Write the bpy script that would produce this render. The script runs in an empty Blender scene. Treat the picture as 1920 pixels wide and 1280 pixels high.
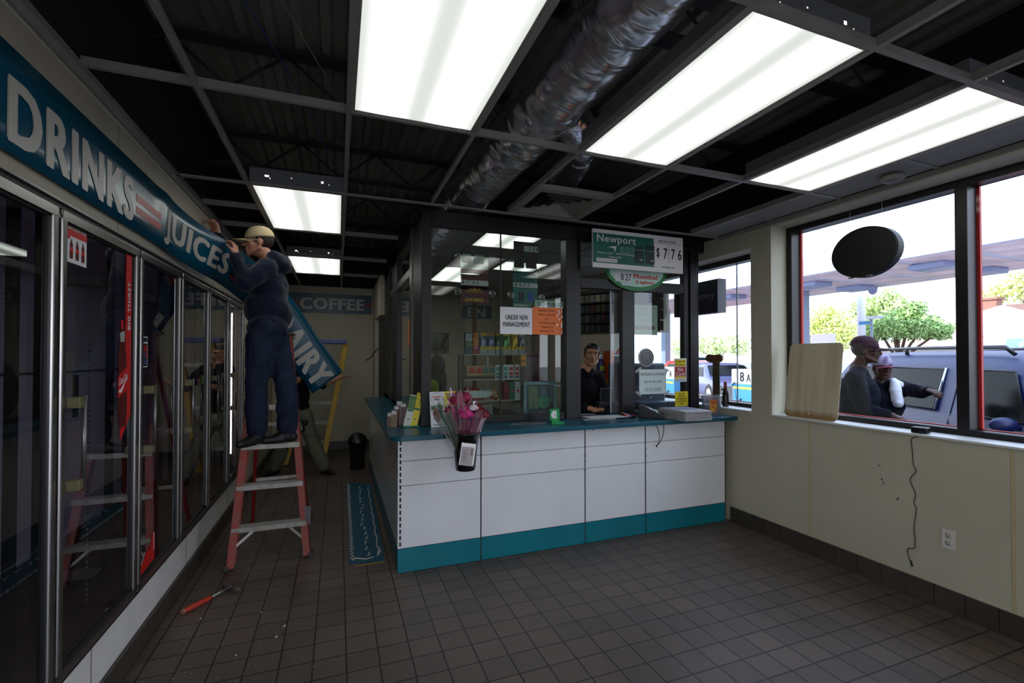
import bpy, bmesh, math, random
from mathutils import Vector, Matrix, noise
random.seed(7)
SC = bpy.context.scene
COL = SC.collection
PI = math.pi
V = Vector

# ------------------------------------------------------------------ materials
def lin(c):
    return tuple(((x / 255.0) / 12.92 if x <= 10.31 else (((x / 255.0) + 0.055) / 1.055) ** 2.4) for x in c)
MATS = {}
def mat(name, rgb=(128, 128, 128), rough=0.5, metal=0.0, vary=0.0, scale=8.0, bump=0.0, bscale=60.0, spec=0.5, emit=0.0, rgb2=None, sheen=0.0, coat=0.0, alpha=1.0):
    """Principled material; vary mixes in a darker or a second colour through noise, bump roughens the surface."""
    if name in MATS: return MATS[name]
    m = bpy.data.materials.new(name); m.use_nodes = True
    nt = m.node_tree; b = nt.nodes['Principled BSDF']
    c = lin(rgb)
    b.inputs['Base Color'].default_value = (*c, 1)
    b.inputs['Roughness'].default_value = rough
    b.inputs['Metallic'].default_value = metal
    b.inputs['Specular IOR Level'].default_value = spec
    b.inputs['Coat Weight'].default_value = coat
    b.inputs['Sheen Weight'].default_value = sheen
    b.inputs['Alpha'].default_value = alpha
    if emit:
        b.inputs['Emission Color'].default_value = (*c, 1); b.inputs['Emission Strength'].default_value = emit
    if vary or bump:
        tc = nt.nodes.new('ShaderNodeTexCoord')
        if vary:
            n = nt.nodes.new('ShaderNodeTexNoise'); n.inputs['Scale'].default_value = scale; n.inputs['Detail'].default_value = 6
            nt.links.new(tc.outputs['Object'], n.inputs['Vector'])
            r = nt.nodes.new('ShaderNodeValToRGB')
            c2 = lin(rgb2) if rgb2 else tuple(x * (1 - vary) for x in c)
            r.color_ramp.elements[0].position = 0.35; r.color_ramp.elements[0].color = (*c2, 1)
            r.color_ramp.elements[1].position = 0.65; r.color_ramp.elements[1].color = (*c, 1)
            nt.links.new(n.outputs['Fac'], r.inputs['Fac']); nt.links.new(r.outputs['Color'], b.inputs['Base Color'])
        if bump:
            n2 = nt.nodes.new('ShaderNodeTexNoise'); n2.inputs['Scale'].default_value = bscale; n2.inputs['Detail'].default_value = 4
            nt.links.new(tc.outputs['Object'], n2.inputs['Vector'])
            bp = nt.nodes.new('ShaderNodeBump'); bp.inputs['Strength'].default_value = bump; bp.inputs['Distance'].default_value = 0.01
            nt.links.new(n2.outputs['Fac'], bp.inputs['Height']); nt.links.new(bp.outputs['Normal'], b.inputs['Normal'])
    MATS[name] = m
    return m

def glass(name, tint=(235, 245, 242), refl=1.0, rough=0.0, dirt=0.0, ior=1.5):
    """Thin sheet glass: clear transmission plus a Fresnel reflection and, if dirty, a little diffuse film."""
    if name in MATS: return MATS[name]
    m = bpy.data.materials.new(name); m.use_nodes = True
    nt = m.node_tree; nt.nodes.remove(nt.nodes['Principled BSDF'])
    out = nt.nodes['Material Output']
    tr = nt.nodes.new('ShaderNodeBsdfTransparent'); tr.inputs['Color'].default_value = (*lin(tint), 1)
    gl = nt.nodes.new('ShaderNodeBsdfGlossy'); gl.inputs['Roughness'].default_value = rough; gl.inputs['Color'].default_value = (1, 1, 1, 1)
    ge = nt.nodes.new('ShaderNodeNewGeometry'); dt = nt.nodes.new('ShaderNodeVectorMath'); dt.operation = 'DOT_PRODUCT'
    nt.links.new(ge.outputs['Normal'], dt.inputs[0]); nt.links.new(ge.outputs['Incoming'], dt.inputs[1])
    def mth(op, a, b_=None, clamp=False):
        n = nt.nodes.new('ShaderNodeMath'); n.operation = op; n.use_clamp = clamp
        for i, q in enumerate((a, b_)):
            if q is None: continue
            if isinstance(q, (int, float)): n.inputs[i].default_value = q
            else: nt.links.new(q, n.inputs[i])
        return n
    f0 = ((ior-1)/(ior+1))**2                                  # Schlick's reflectance, the same from both sides
    k5 = mth('POWER', mth('SUBTRACT', 1.0, mth('ABSOLUTE', dt.outputs['Value']).outputs[0]).outputs[0], 5.0)
    fr = mth('ADD', mth('MULTIPLY', k5.outputs[0], 1-f0).outputs[0], f0)
    mu = mth('MULTIPLY', fr.outputs[0], refl*1.7, True)
    mx = nt.nodes.new('ShaderNodeMixShader')
    nt.links.new(mu.outputs[0], mx.inputs[0]); nt.links.new(tr.outputs[0], mx.inputs[1]); nt.links.new(gl.outputs[0], mx.inputs[2])
    last = mx
    if dirt:
        df = nt.nodes.new('ShaderNodeBsdfDiffuse'); df.inputs['Color'].default_value = (.6, .6, .6, 1)
        tc = nt.nodes.new('ShaderNodeTexCoord'); n = nt.nodes.new('ShaderNodeTexNoise'); n.inputs['Scale'].default_value = 2.5; n.inputs['Detail'].default_value = 8
        nt.links.new(tc.outputs['Object'], n.inputs['Vector'])
        m2 = nt.nodes.new('ShaderNodeMath'); m2.operation = 'MULTIPLY'; m2.inputs[1].default_value = dirt
        nt.links.new(n.outputs['Fac'], m2.inputs[0])
        mx2 = nt.nodes.new('ShaderNodeMixShader')
        nt.links.new(m2.outputs[0], mx2.inputs[0]); nt.links.new(mx.outputs[0], mx2.inputs[1]); nt.links.new(df.outputs[0], mx2.inputs[2]); last = mx2
    nt.links.new(last.outputs[0], out.inputs['Surface'])
    MATS[name] = m
    return m

# ------------------------------------------------------------------ mesh building
class MB:
    """Collects simple solids; every face may carry a material slot."""
    def __init__(s): s.v = []; s.f = []; s.m = []; s.sm = []
    def add(s, vs, fs, mi=0, smooth=False):
        o = len(s.v); s.v += [tuple(x) for x in vs]
        for f in fs: s.f.append([i + o for i in f]); s.m.append(mi); s.sm.append(smooth)
        return s
    def box(s, x0, y0, z0, x1, y1, z1, mi=0, M=None):
        x0, x1 = min(x0, x1), max(x0, x1); y0, y1 = min(y0, y1), max(y0, y1); z0, z1 = min(z0, z1), max(z0, z1)
        vs = [V(p) for p in ((x0,y0,z0),(x1,y0,z0),(x1,y1,z0),(x0,y1,z0),(x0,y0,z1),(x1,y0,z1),(x1,y1,z1),(x0,y1,z1))]
        if M: vs = [M @ p for p in vs]
        return s.add(vs, [(0,3,2,1),(4,5,6,7),(0,1,5,4),(1,2,6,5),(2,3,7,6),(3,0,4,7)], mi)
    def quad(s, a, b, c, d, mi=0): return s.add([a,b,c,d], [(0,1,2,3)], mi)
    def tube(s, pts, r, n=8, mi=0, caps=True, flat=None, smooth=True):
        """Round (or flat: (w, h)) bar along a polyline; r may be a list."""
        pts = [V(p) for p in pts]; k = len(pts); rs = r if isinstance(r, (list, tuple)) else [r] * k
        vs = []; up = None
        for i, p in enumerate(pts):
            d = (pts[min(i+1, k-1)] - pts[max(i-1, 0)])
            if d.length < 1e-9: d = V((0,0,1))
            d.normalize()
            if up is None:
                up = V((0,0,1)) if abs(d.z) < 0.9 else V((0,1,0))
            a = d.cross(up)
            if a.length < 1e-6: a = d.cross(V((1,0,0)))
            a.normalize(); b = a.cross(d).normalized(); up = b
            for j in range(n):
                t = 2*PI*j/n
                vs.append(p + (a*math.cos(t) + b*math.sin(t)) * rs[i])
        fs = []
        for i in range(k-1):
            for j in range(n):
                j2 = (j+1) % n
                fs.append((i*n+j, i*n+j2, (i+1)*n+j2, (i+1)*n+j))
        s.add(vs, [f[::-1] for f in fs], mi, smooth)
        if caps:
            o = len(s.v) - k*n
            s.f.append([o+j for j in range(n)]); s.m.append(mi); s.sm.append(False)
            s.f.append([o+(k-1)*n+j for j in range(n)][::-1]); s.m.append(mi); s.sm.append(False)
        return s
    def bar(s, a, b, w, h, up=(0,0,1), mi=0):
        """Rectangular bar from a to b, w across, h along up."""
        a, b, up = V(a), V(b), V(up); d = (b-a).normalized()
        x = d.cross(up).normalized(); z = x.cross(d).normalized()
        vs = []
        for p in (a, b):
            for sx, sz in ((-1,-1),(1,-1),(1,1),(-1,1)): vs.append(p + x*(sx*w/2) + z*(sz*h/2))
        return s.add(vs, [(0,1,2,3),(7,6,5,4),(0,4,5,1),(1,5,6,2),(2,6,7,3),(3,7,4,0)], mi)
    def lathe(s, prof, n=32, c=(0,0,0), M=None, mi=0, smooth=True, a0=0, a1=2*PI):
        """prof: (r, z) pairs turned about z."""
        c = V(c); vs = []; full = abs(a1-a0-2*PI) < 1e-6; nn = n if full else n+1
        for r, z in prof:
            for j in range(nn):
                t = a0+(a1-a0)*j/n; p = V((r*math.cos(t), r*math.sin(t), z))
                vs.append((M @ p if M else p) + c)
        fs = []
        for i in range(len(prof)-1):
            for j in range(n):
                j2 = (j+1) % nn
                fs.append((i*nn+j, i*nn+j2, (i+1)*nn+j2, (i+1)*nn+j))
        return s.add(vs, fs, mi, smooth)
    def prism(s, poly, a, b, axis='z', mi=0, M=None):
        """Extrude a 2D outline between a and b along an axis."""
        n = len(poly)
        def P(u, w, t):
            p = V((u, w, t)) if axis == 'z' else (V((t, u, w)) if axis == 'x' else V((u, t, w)))
            return M @ p if M else p
        vs = [P(u, w, a) for u, w in poly] + [P(u, w, b) for u, w in poly]
        fs = [list(range(n))[::-1], [n+i for i in range(n)]] + [(i, (i+1) % n, n+(i+1) % n, n+i) for i in range(n)]
        return s.add(vs, fs, mi)
    def ell(s, c, r, M=None, n=12, mi=0):
        c = V(c); vs = []; fs = []; m = n//2
        for i in range(m+1):
            ph = PI*i/m
            for j in range(n):
                t = 2*PI*j/n; p = V((r[0]*math.sin(ph)*math.cos(t), r[1]*math.sin(ph)*math.sin(t), r[2]*math.cos(ph)))
                vs.append((M @ p if M else p) + c)
        for i in range(m):
            for j in range(n):
                fs.append((i*n+j, (i+1)*n+j, (i+1)*n+(j+1) % n, i*n+(j+1) % n))
        return s.add(vs, fs, mi, True)
    def mesh(s, name):
        me = bpy.data.meshes.new(name); me.from_pydata(s.v, [], s.f)
        me.polygons.foreach_set('material_index', s.m); me.polygons.foreach_set('use_smooth', s.sm)
        me.update(); return me
    def build(s, name, mats, parent=None, bevel=0, fix=True):
        me = s.mesh(name)
        if fix:
            bm = bmesh.new(); bm.from_mesh(me); bmesh.ops.remove_doubles(bm, verts=bm.verts, dist=1e-6)
            bmesh.ops.recalc_face_normals(bm, faces=bm.faces); bm.to_mesh(me); bm.free()
        return link(name, me, mats, parent, bevel)

def link(name, me, mats, parent=None, bevel=0):
    o = bpy.data.objects.new(name, me); COL.objects.link(o)
    for m in (mats if isinstance(mats, (list, tuple)) else [mats]): me.materials.append(m)
    if parent is not None: attach(o, parent)
    if bevel:
        b = o.modifiers.new('Bevel', 'BEVEL'); b.width = bevel; b.segments = 2; b.limit_method = 'ANGLE'
    return o
def attach(o, parent):
    """Parent o, keeping its world place (meshes are written in world coordinates)."""
    o.parent = parent; o.matrix_parent_inverse = world(parent).inverted()
def world(o):
    m = o.matrix_basis.copy()
    if o.parent: m = world(o.parent) @ o.matrix_parent_inverse @ m
    return m
def tag(o, label=None, cat=None, group=None, kind=None):
    if label: o['label'] = label
    if cat: o['category'] = cat
    if group: o['group'] = group
    if kind: o['kind'] = kind
    return o
def thing(name, label, cat, loc=(0,0,0), group=None, rz=0):
    o = bpy.data.objects.new(name, None); COL.objects.link(o); o.location = loc; o.rotation_euler = (0,0,rz)
    o.empty_display_size = 0.1
    return tag(o, label, cat, group)
def struct(o): o['kind'] = 'structure'; return o
def copy_tree(o, parent=None):
    c = o.copy(); COL.objects.link(c)
    if parent: c.parent = parent; c.matrix_parent_inverse = o.matrix_parent_inverse.copy()
    for ch in [x for x in bpy.data.objects if x.parent == o]: copy_tree(ch, c)
    return c

# lettering: a flat FONT curve turned into a mesh and fitted to a box
def text_mesh(s, bold=0.0, shear=0.0, space=1.0, res=3, lines=1.0, align='CENTER'):
    cu = bpy.data.curves.new('text', 'FONT'); cu.body = s; cu.offset = bold; cu.shear = shear; cu.space_character = space
    cu.space_line = lines; cu.resolution_u = res; cu.align_x = align
    o = bpy.data.objects.new('text', cu); COL.objects.link(o)
    dg = bpy.context.evaluated_depsgraph_get(); dg.update()
    me = bpy.data.meshes.new_from_object(o.evaluated_get(dg))
    bpy.data.objects.remove(o); bpy.data.curves.remove(cu)
    return me
def fit(me, w, h):
    xs = [v.co.x for v in me.vertices]; ys = [v.co.y for v in me.vertices]
    x0, x1, y0, y1 = min(xs), max(xs), min(ys), max(ys)
    for v in me.vertices:
        v.co.x = (v.co.x-x0)/(x1-x0)*w; v.co.y = (v.co.y-y0)/(y1-y0)*h
def put_text(name, s, m, parent, o, ux, uz, w, h, bold=0.0, shear=0.0, space=1.0, lines=1.0, align='CENTER', mapf=None, cut=None):
    """Text in a w x h box whose lower left corner is o, reading along ux with uz up."""
    me = text_mesh(s, 0.0, shear, space, lines=lines, align=align)
    if bold > .004:                                            # heavier strokes: the letters overprinted a little apart
        n0 = len(me.vertices); co = [tuple(v.co) for v in me.vertices]; fs = [list(p.vertices) for p in me.polygons]; vs = []; ff = []
        for k, (dx, dy) in enumerate(((0, 0), (1, 0), (-1, 0), (.7, .7), (-.7, .7), (.7, -.7), (-.7, -.7))):
            vs += [(x+dx*bold, y+dy*bold*.6, k*.00013) for x, y, z in co]; ff += [[i+k*n0 for i in f] for f in fs]
        me = bpy.data.meshes.new(name); me.from_pydata(vs, [], ff); me.update()
    if mapf:
        bm = bmesh.new(); bm.from_mesh(me); bmesh.ops.triangulate(bm, faces=bm.faces)
        bmesh.ops.subdivide_edges(bm, edges=[e for e in bm.edges if e.calc_length() > .15], cuts=2)
        bm.to_mesh(me); bm.free()
    fit(me, w, h)
    o, ux, uz = V(o), V(ux).normalized(), V(uz).normalized(); nn = ux.cross(uz)
    for v in me.vertices:
        v.co = mapf(v.co.x, v.co.y, v.co.z) if mapf else o + ux*v.co.x + uz*v.co.y + nn*v.co.z
    me.name = name
    return link(name, me, m, parent)

# ------------------------------------------------------------------ common materials
M_tee = mat('grey_painted_tee', (150, 146, 140), .5, vary=.15)
M_black = mat('black_plastic', (18, 18, 19), .45)
M_dark = mat('dark_anodised_frame', (27, 24, 25), .42, metal=.1, vary=.2, scale=4)
M_alu = mat('brushed_aluminium', (190, 188, 186), .28, metal=1.0, vary=.15, scale=3)
M_alud = mat('dull_aluminium', (165, 163, 160), .4, metal=.85, vary=.2, scale=9)
M_white = mat('white_paper', (225, 224, 226), .8)
def paper(name, rgb, thru=.45):
    """Thin sheet that lets part of the light behind it through."""
    if name in MATS: return MATS[name]
    m = mat(name, rgb, .8); nt = m.node_tree; p = nt.nodes['Principled BSDF']; out = nt.nodes['Material Output']
    t = nt.nodes.new('ShaderNodeBsdfTranslucent'); t.inputs['Color'].default_value = (*lin(rgb), 1)
    x = nt.nodes.new('ShaderNodeMixShader'); x.inputs[0].default_value = thru
    nt.links.new(p.outputs[0], x.inputs[1]); nt.links.new(t.outputs[0], x.inputs[2]); nt.links.new(x.outputs[0], out.inputs['Surface'])
    return m
M_print = mat('black_print', (14, 14, 15), .8)
M_teal = mat('teal_panel', (0, 82, 104), .35, vary=.12, scale=2)
M_wall = mat('cream_painted_wall', (196, 190, 168), .75, vary=.1, scale=1.6, bump=.15, bscale=140)
M_void = mat('unpainted_dark_wall', (46, 43, 40), .9, vary=.2, scale=1)
M_fascia = mat('cream_enamel_panel', (164, 156, 138), .5, vary=.08, scale=2)

CEIL = 2.683
GX = [-.568 + .61*i for i in range(0, 7)]          # lines of the suspended grid, 2 ft apart
WL, WR, YB, YF = -.96, 3.43, 8.5, -1.9             # store walls

# ------------------------------------------------------------------ floor: 6 inch quarry tile with dark grout
def floor_material():
    m = bpy.data.materials.new('quarry_tile'); m.use_nodes = True; nt = m.node_tree; b = nt.nodes['Principled BSDF']
    tc = nt.nodes.new('ShaderNodeTexCoord'); mp = nt.nodes.new('ShaderNodeMapping')
    mp.inputs['Location'].default_value = (-.823+.1553*20, -2.172+.1553*30, 0)
    br = nt.nodes.new('ShaderNodeTexBrick'); br.offset = 0; br.squash = 1
    br.inputs['Scale'].default_value = 1; br.inputs['Brick Width'].default_value = .1553; br.inputs['Row Height'].default_value = .1553
    br.inputs['Mortar Size'].default_value = .0042; br.inputs['Mortar Smooth'].default_value = .25; br.inputs['Bias'].default_value = 0
    br.inputs['Color1'].default_value = (*lin((104, 89, 79)), 1); br.inputs['Color2'].default_value = (*lin((90, 79, 72)), 1)
    br.inputs['Mortar'].default_value = (*lin((34, 30, 28)), 1)
    nt.links.new(tc.outputs['Object'], mp.inputs['Vector']); nt.links.new(mp.outputs[0], br.inputs['Vector'])
    n = nt.nodes.new('ShaderNodeTexNoise'); n.inputs['Scale'].default_value = 1.7; n.inputs['Detail'].default_value = 8
    nt.links.new(tc.outputs['Object'], n.inputs['Vector'])
    mr = nt.nodes.new('ShaderNodeMapRange'); mr.inputs['From Min'].default_value = .3; mr.inputs['From Max'].default_value = .7; mr.inputs['To Min'].default_value = .72; mr.inputs['To Max'].default_value = 1.1
    nt.links.new(n.outputs['Fac'], mr.inputs[0])
    mx = nt.nodes.new('ShaderNodeMix'); mx.data_type = 'RGBA'; mx.blend_type = 'MULTIPLY'; mx.inputs[0].default_value = 1
    nt.links.new(br.outputs['Color'], mx.inputs[6]); nt.links.new(mr.outputs[0], mx.inputs[7]); nt.links.new(mx.outputs[2], b.inputs['Base Color'])
    mr2 = nt.nodes.new('ShaderNodeMapRange'); mr2.inputs['To Min'].default_value = .34; mr2.inputs['To Max'].default_value = .6
    nt.links.new(n.outputs['Fac'], mr2.inputs[0]); nt.links.new(mr2.outputs[0], b.inputs['Roughness'])
    bp = nt.nodes.new('ShaderNodeBump'); bp.inputs['Strength'].default_value = .6; bp.inputs['Distance'].default_value = .002; bp.invert = True
    nt.links.new(br.outputs['Fac'], bp.inputs['Height']); nt.links.new(bp.outputs[0], b.inputs['Normal'])
    return m
M_floor = floor_material()
struct(MB().box(-1.9, YF-.1, -.12, 3.72, 8.7, 0).build('floor', M_floor))

# ------------------------------------------------------------------ walls
SX = 3.61                                                     # inner face of the window frames
def wall_right():
    b = MB(); x0, x1 = WR, 3.73
    z1 = 3.6
    w1 = (-1.1, 3.006, 1.027, 2.64); w2 = (3.222, 5.56, 1.035, 2.50)
    b.box(x0, YF-.1, -.12, x1, 8.7, 1.027)
    b.box(x0, YF-.1, 2.64, x1, 8.7, CEIL); b.box(x0, YF-.1, CEIL, x1, 8.7, z1, 1)
    b.box(x0, YF-.1, 1.027, x1, w1[0], 2.64)
    b.box(x0, w1[1], 1.027, x1, w2[0], 2.64)
    b.box(x0, w2[1], 1.027, x1, 8.7, 2.64)
    b.box(x0, w2[0], 2.50, x1, w2[1], 2.64); b.box(x0, w2[0], 1.027, x1, w2[1], 1.035)
    o = b.build('wall_right', [M_wall, M_void], fix=False)
    return struct(o)
wall_right()
struct(MB().box(-1.9, YB, 0, 3.43, YB+.12, CEIL).box(-1.9, YB, CEIL, 3.43, YB+.12, 3.6, 1).build('wall_back', [M_wall, M_void], fix=False))
# wall above and beside the cooler run
b = MB(); b.box(-1.9, YF-.1, 2.615, WL-.01, YB, CEIL); b.box(-1.9, YF-.1, CEIL, WL-.01, YB, 3.6, 1); b.box(-1.9, 5.90, 0, WL-.005, YB, 2.615); b.box(-1.9, YF-.1, 0, WL-.005, 1.40, 2.615); b.box(-1.95, YF, 0, -1.88, YB, 2.62)
struct(b.build('wall_left', [M_wall, M_void], fix=False))
# wall behind the viewer; its opening is added to bring daylight onto the counter
b = MB(); fx0, fx1, fz0, fz1 = -.80, 1.35, .10, 2.45
b.box(-1.9, YF-.12, 0, fx0, YF, 3.6); b.box(fx1, YF-.12, 0, 3.43, YF, 3.6); b.box(fx0, YF-.12, 0, fx1, YF, fz0); b.box(fx0, YF-.12, fz1, fx1, YF, 3.6)
struct(b.build('wall_front', M_wall, fix=False))
b = MB(); b.box(fx0, YF-.09, fz0, fx1, YF-.03, fz0+.05); b.box(fx0, YF-.09, fz1-.05, fx1, YF-.03, fz1)
for x in (fx0, .25, fx1-.05): b.box(x, YF-.09, fz0+.05, x+.05, YF-.03, fz1-.05)
struct(b.build('added_daylight_window', M_dark))  # frame of the added opening, out of view
# short return wall and doorway at the end of the booth passage
b = MB(); b.box(.55, 7.95, 0, .67, YB, 2.683); b.box(.55, 7.0, 2.12, .67, 7.95, 2.683)
struct(b.build('wall_passage', M_wall, fix=False))
M_base = mat('dark_quarry_base', (74, 66, 58), .4, vary=.25, scale=3)
def base_tiles(name, x, y0, y1, side, h=.132):
    b = MB(); n = int((y1-y0)/.1553)
    for i in range(n+1):
        a = y0+i*.1553; c = min(a+.1513, y1)
        if c-a < .01: continue
        b.box(x, a, .004, x+side*.014, c, h)
        b.box(x, a, 0, x+side*.026, c, .012)
    b.box(x, y0, 0, x+side*.008, y1, h-.003, 1)
    return struct(b.build(name, [M_base, mat('grout', (70, 66, 62), .9)], fix=False))
base_tiles('baseboard_right', WR, YF, 3.46, -1)
base_tiles('baseboard_left', WL+.005, YF, YB, 1, .115)
b = MB()
for i in range(10): b.box(-.96+i*.1553, YB-.014, .004, -.96+i*.1553+.151, YB, .132)
b.box(-.96, YB-.006, 0, .6, YB, .128)
struct(b.build('baseboard_back', M_base, fix=False))
# wall seams (vertical batten joints) on the right wall
M_seam = mat('yellowed_caulk', (190, 174, 134), .7)
b = MB()
for y in (2.661, 1.455, .2): b.box(WR-.003, y-.008, .14, WR+.01, y+.008, 1.022)
struct(b.build('trim_1', M_seam))
# dark bottom lines of the wall: scuffs are left to the material
# ------------------------------------------------------------------ windows
M_glass = glass('window_glass', (240, 246, 250), .35, dirt=.004)
M_red = mat('red_painted_trim', (196, 36, 28), .5)
M_sill = mat('white_sill', (214, 212, 208), .45)
def window(name, y0, y1, z0, z1, mull, fw=.05):
    f = MB(); xa, xb = SX, SX+.10
    f.box(xa, y0, z0, xb, y1, z0+fw); f.box(xa, y0, z1-fw, xb, y1, z1)
    f.box(xa, y0, z0+fw, xb, y0+fw, z1-fw); f.box(xa, y1-fw, z0+fw, xb, y1, z1-fw)
    for m in mull: f.box(xa, m-.033, z0+fw, xb, m+.033, z1-fw)
    root = f.build(name, M_dark, bevel=.003); struct(root)
    r = MB()
    for a in [y0+fw] + [m+.033 for m in mull]: r.box(xb, a-.012, z0+fw-.02, xb+.02, a+.012, z1-fw)
    for a in [y1-fw] + [m-.033 for m in mull]: r.box(xb, a-.016, z0+fw-.02, xb+.02, a+.016, z1-fw)
    r.box(xb, y0+fw, z0+fw-.015, xb+.02, y1-fw, z0+fw+.006)
    r.build('outer_trim', M_red, root)
    e = [y0+fw] + sorted(mull) + [y1-fw]
    for i in range(len(e)-1):
        g = MB(); g.quad((SX+.05, e[i], z0+fw), (SX+.05, e[i+1], z0+fw), (SX+.05, e[i+1], z1-fw), (SX+.05, e[i], z1-fw))
        g.build('pane', M_glass, root, fix=False)
    return root
w1 = window('window_1', -1.1, 3.006, 1.027, 2.64, [1.763, .56, -.35])
w2 = window('window_2', 3.222, 5.56, 1.035, 2.50, [])
MB().box(SX+.046, 3.60, 1.085, SX+.054, 3.612, 2.45).build('butt_joint', mat('silicone', (150, 158, 160), .4), w2)
for (nm, a, c, z) in (('trim_2', -1.1, 3.006, 1.027), ('trim_3', 3.222, 5.56, 1.035)):
    struct(MB().box(WR-.012, a, z-.002, SX, c, z+.014).build(nm, M_sill, bevel=.004))

# ------------------------------------------------------------------ open roof above the grid
def deck():
    b = MB(); z = 3.42; x = -1.9
    while x < 3.7:                                             # ribs run away from the front wall
        for (a, c, za, zb) in ((0, .05, 0, 0), (.05, .065, 0, .04), (.065, .135, .04, .04), (.135, .15, .04, 0)):
            b.quad((x+a, YF-.1, z+za), (x+c, YF-.1, z+zb), (x+c, 8.7, z+zb), (x+a, 8.7, z+za))
        x += .15
    b.box(-2.1, YF-.3, 3.55, 4.1, 8.9, 3.65)
    return struct(b.build('ceiling', mat('dark_roof_deck', (150, 150, 142), .55, metal=.2, vary=.3, scale=1.5), fix=False))
deck()
M_joist = mat('dark_primer_steel', (58, 54, 52), .6, vary=.2)
for i, y in enumerate((-.6, .62, 1.95, 3.25, 4.55, 5.85, 7.2)):
    b = MB(); zt, zb = 3.40, 3.11
    b.box(-1.88, y-.05, zt-.02, 3.43, y+.05, zt); b.box(-1.88, y-.05, zb, 3.43, y+.05, zb+.02)
    x = -1.85; k = 0
    while x < 3.1:
        b.tube([(x, y, zt-.02 if k % 2 else zb+.02), (x+.31, y, zb+.02 if k % 2 else zt-.02)], .009, 6); x += .31; k += 1
    tag(b.build('roof_joist', M_joist, fix=False), 'dark open-web steel roof joist crossing above the ceiling grid', 'roof joist', 'open-web roof joists above the ceiling grid')
# suspended T-bar grid
def grid():
    b = MB(); zt = CEIL
    def bar(x0, y0, x1, y1):
        if abs(x1-x0) < 1e-6:
            b.box(x0-.012, y0, zt, x0+.012, y1, zt+.004); b.box(x0-.0015, y0, zt+.004, x0+.0015, y1, zt+.045)
        else:
            b.box(x0, y0-.012, zt-.0006, x1, y0+.012, zt+.0034); b.box(x0, y0-.0015, zt+.0034, x1, y0+.0015, zt+.04)
    for i, x in enumerate(GX):
        bar(x, YF, x, YB if i < 2 else 3.608)
    for y in (-1.272, -.052, 1.168, 2.388): bar(-.955, y, 3.42, y)
    for y in (.558, 1.778, 2.998): bar(GX[6], y, 3.42, y)
    bar(GX[3], 2.998, GX[4], 2.998)
    for y in (4.828, 6.048, 7.268): bar(-.955, y, .55, y)
    for y in (4.218,): bar(-.955, y, GX[0], y)
    # perimeter angles and the wide tee over the counter
    b.box(-.99, 3.585, zt-.004, 3.42, 3.63, zt+.004)
    return struct(b.build('trim_4', M_tee, fix=False))
grid()
b = MB(); b.box(WL-.01, YF, CEIL-.045, WL+.004, YB, CEIL+.0); b.box(WL, YF, CEIL-.004, WL+.022, YB, CEIL)
b.box(WR-.004, YF, CEIL-.03, WR, 3.6, CEIL+.0); b.box(WR-.022, YF, CEIL-.004, WR, 3.6, CEIL); b.box(-.95, YB-.022, CEIL-.004, .55, YB, CEIL)
struct(b.build('trim_5', M_tee, fix=False))
# tiles left in the strip beside the right wall and at the end of the aisle
M_tile = mat('grey_acoustic_tile', (150, 148, 144), .9, vary=.12, scale=30, bump=.3, bscale=300)
tile = MB().box(0, 0, 0, .30, .585, .016).mesh('ceiling_tile'); tile.materials.append(M_tile)
for k, y in enumerate((-1.26, -.65, -.04, .57, 1.18, 1.79, 2.40, 3.01)):
    o = bpy.data.objects.new('ceiling_tile', tile); COL.objects.link(o); o.location = (GX[6]+.014, y, CEIL+.006)
    tag(o, 'grey acoustic tile in the narrow ceiling strip along the window wall', 'ceiling tile', 'ceiling tiles in the strip along the windows')
# smoke detector on the strip
b = MB(); b.lathe([(0, 0), (.045, 0), (.062, -.012), (.068, -.03), (.05, -.045), (.02, -.05), (0, -.05)], 24)
o = b.build('smoke_detector', mat('aged_white_plastic', (120, 118, 112), .5)); o.location = (3.27, 1.95, CEIL+.004)
tag(o, 'small round detector on the ceiling strip above the window', 'smoke detector')
# ------------------------------------------------------------------ fluorescent troffers
def lens_material():
    m = bpy.data.materials.new('lit_prismatic_lens'); m.use_nodes = True; nt = m.node_tree
    nt.nodes.remove(nt.nodes['Principled BSDF']); out = nt.nodes['Material Output']
    tc = nt.nodes.new('ShaderNodeTexCoord'); sp = nt.nodes.new('ShaderNodeSeparateXYZ'); nt.links.new(tc.outputs['Object'], sp.inputs[0])
    def M(op, a, bb=None):
        n = nt.nodes.new('ShaderNodeMath'); n.operation = op
        for i, q in enumerate((a, bb)):
            if q is None: continue
            if isinstance(q, (int, float)): n.inputs[i].default_value = q
            else: nt.links.new(q, n.inputs[i])
        return n.outputs[0]
    band = M('COSINE', M('MULTIPLY', sp.outputs['X'], 4*PI/.586))          # two tubes behind the lens
    peak = M('POWER', M('ADD', M('MULTIPLY', band, -.5), .5), 1.5)          # 0 between the tubes, 1 below a tube
    base = M('ADD', M('MULTIPLY', peak, 2.6), LENS_BASE)
    v = nt.nodes.new('ShaderNodeTexVoronoi'); v.feature = 'F1'; v.distance = 'CHEBYCHEV'; v.inputs['Scale'].default_value = 110; v.inputs['Randomness'].default_value = 0
    nt.links.new(tc.outputs['Object'], v.inputs['Vector'])
    pr = M('ADD', M('MULTIPLY', v.outputs['Distance'], -.25), 1.06)
    e = nt.nodes.new('ShaderNodeEmission'); e.inputs['Color'].default_value = (.97, 1, .955, 1)
    nt.links.new(M('MULTIPLY', base, pr), e.inputs['Strength']); nt.links.new(e.outputs[0], out.inputs['Surface'])
    return m
LENS_BASE = .80
M_lens = lens_material()
M_spill = mat('tube_light_through_slot', (255, 255, 250), .5, emit=1.5)
M_body = mat('troffer_body', (120, 120, 122), .5, metal=.3)
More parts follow.
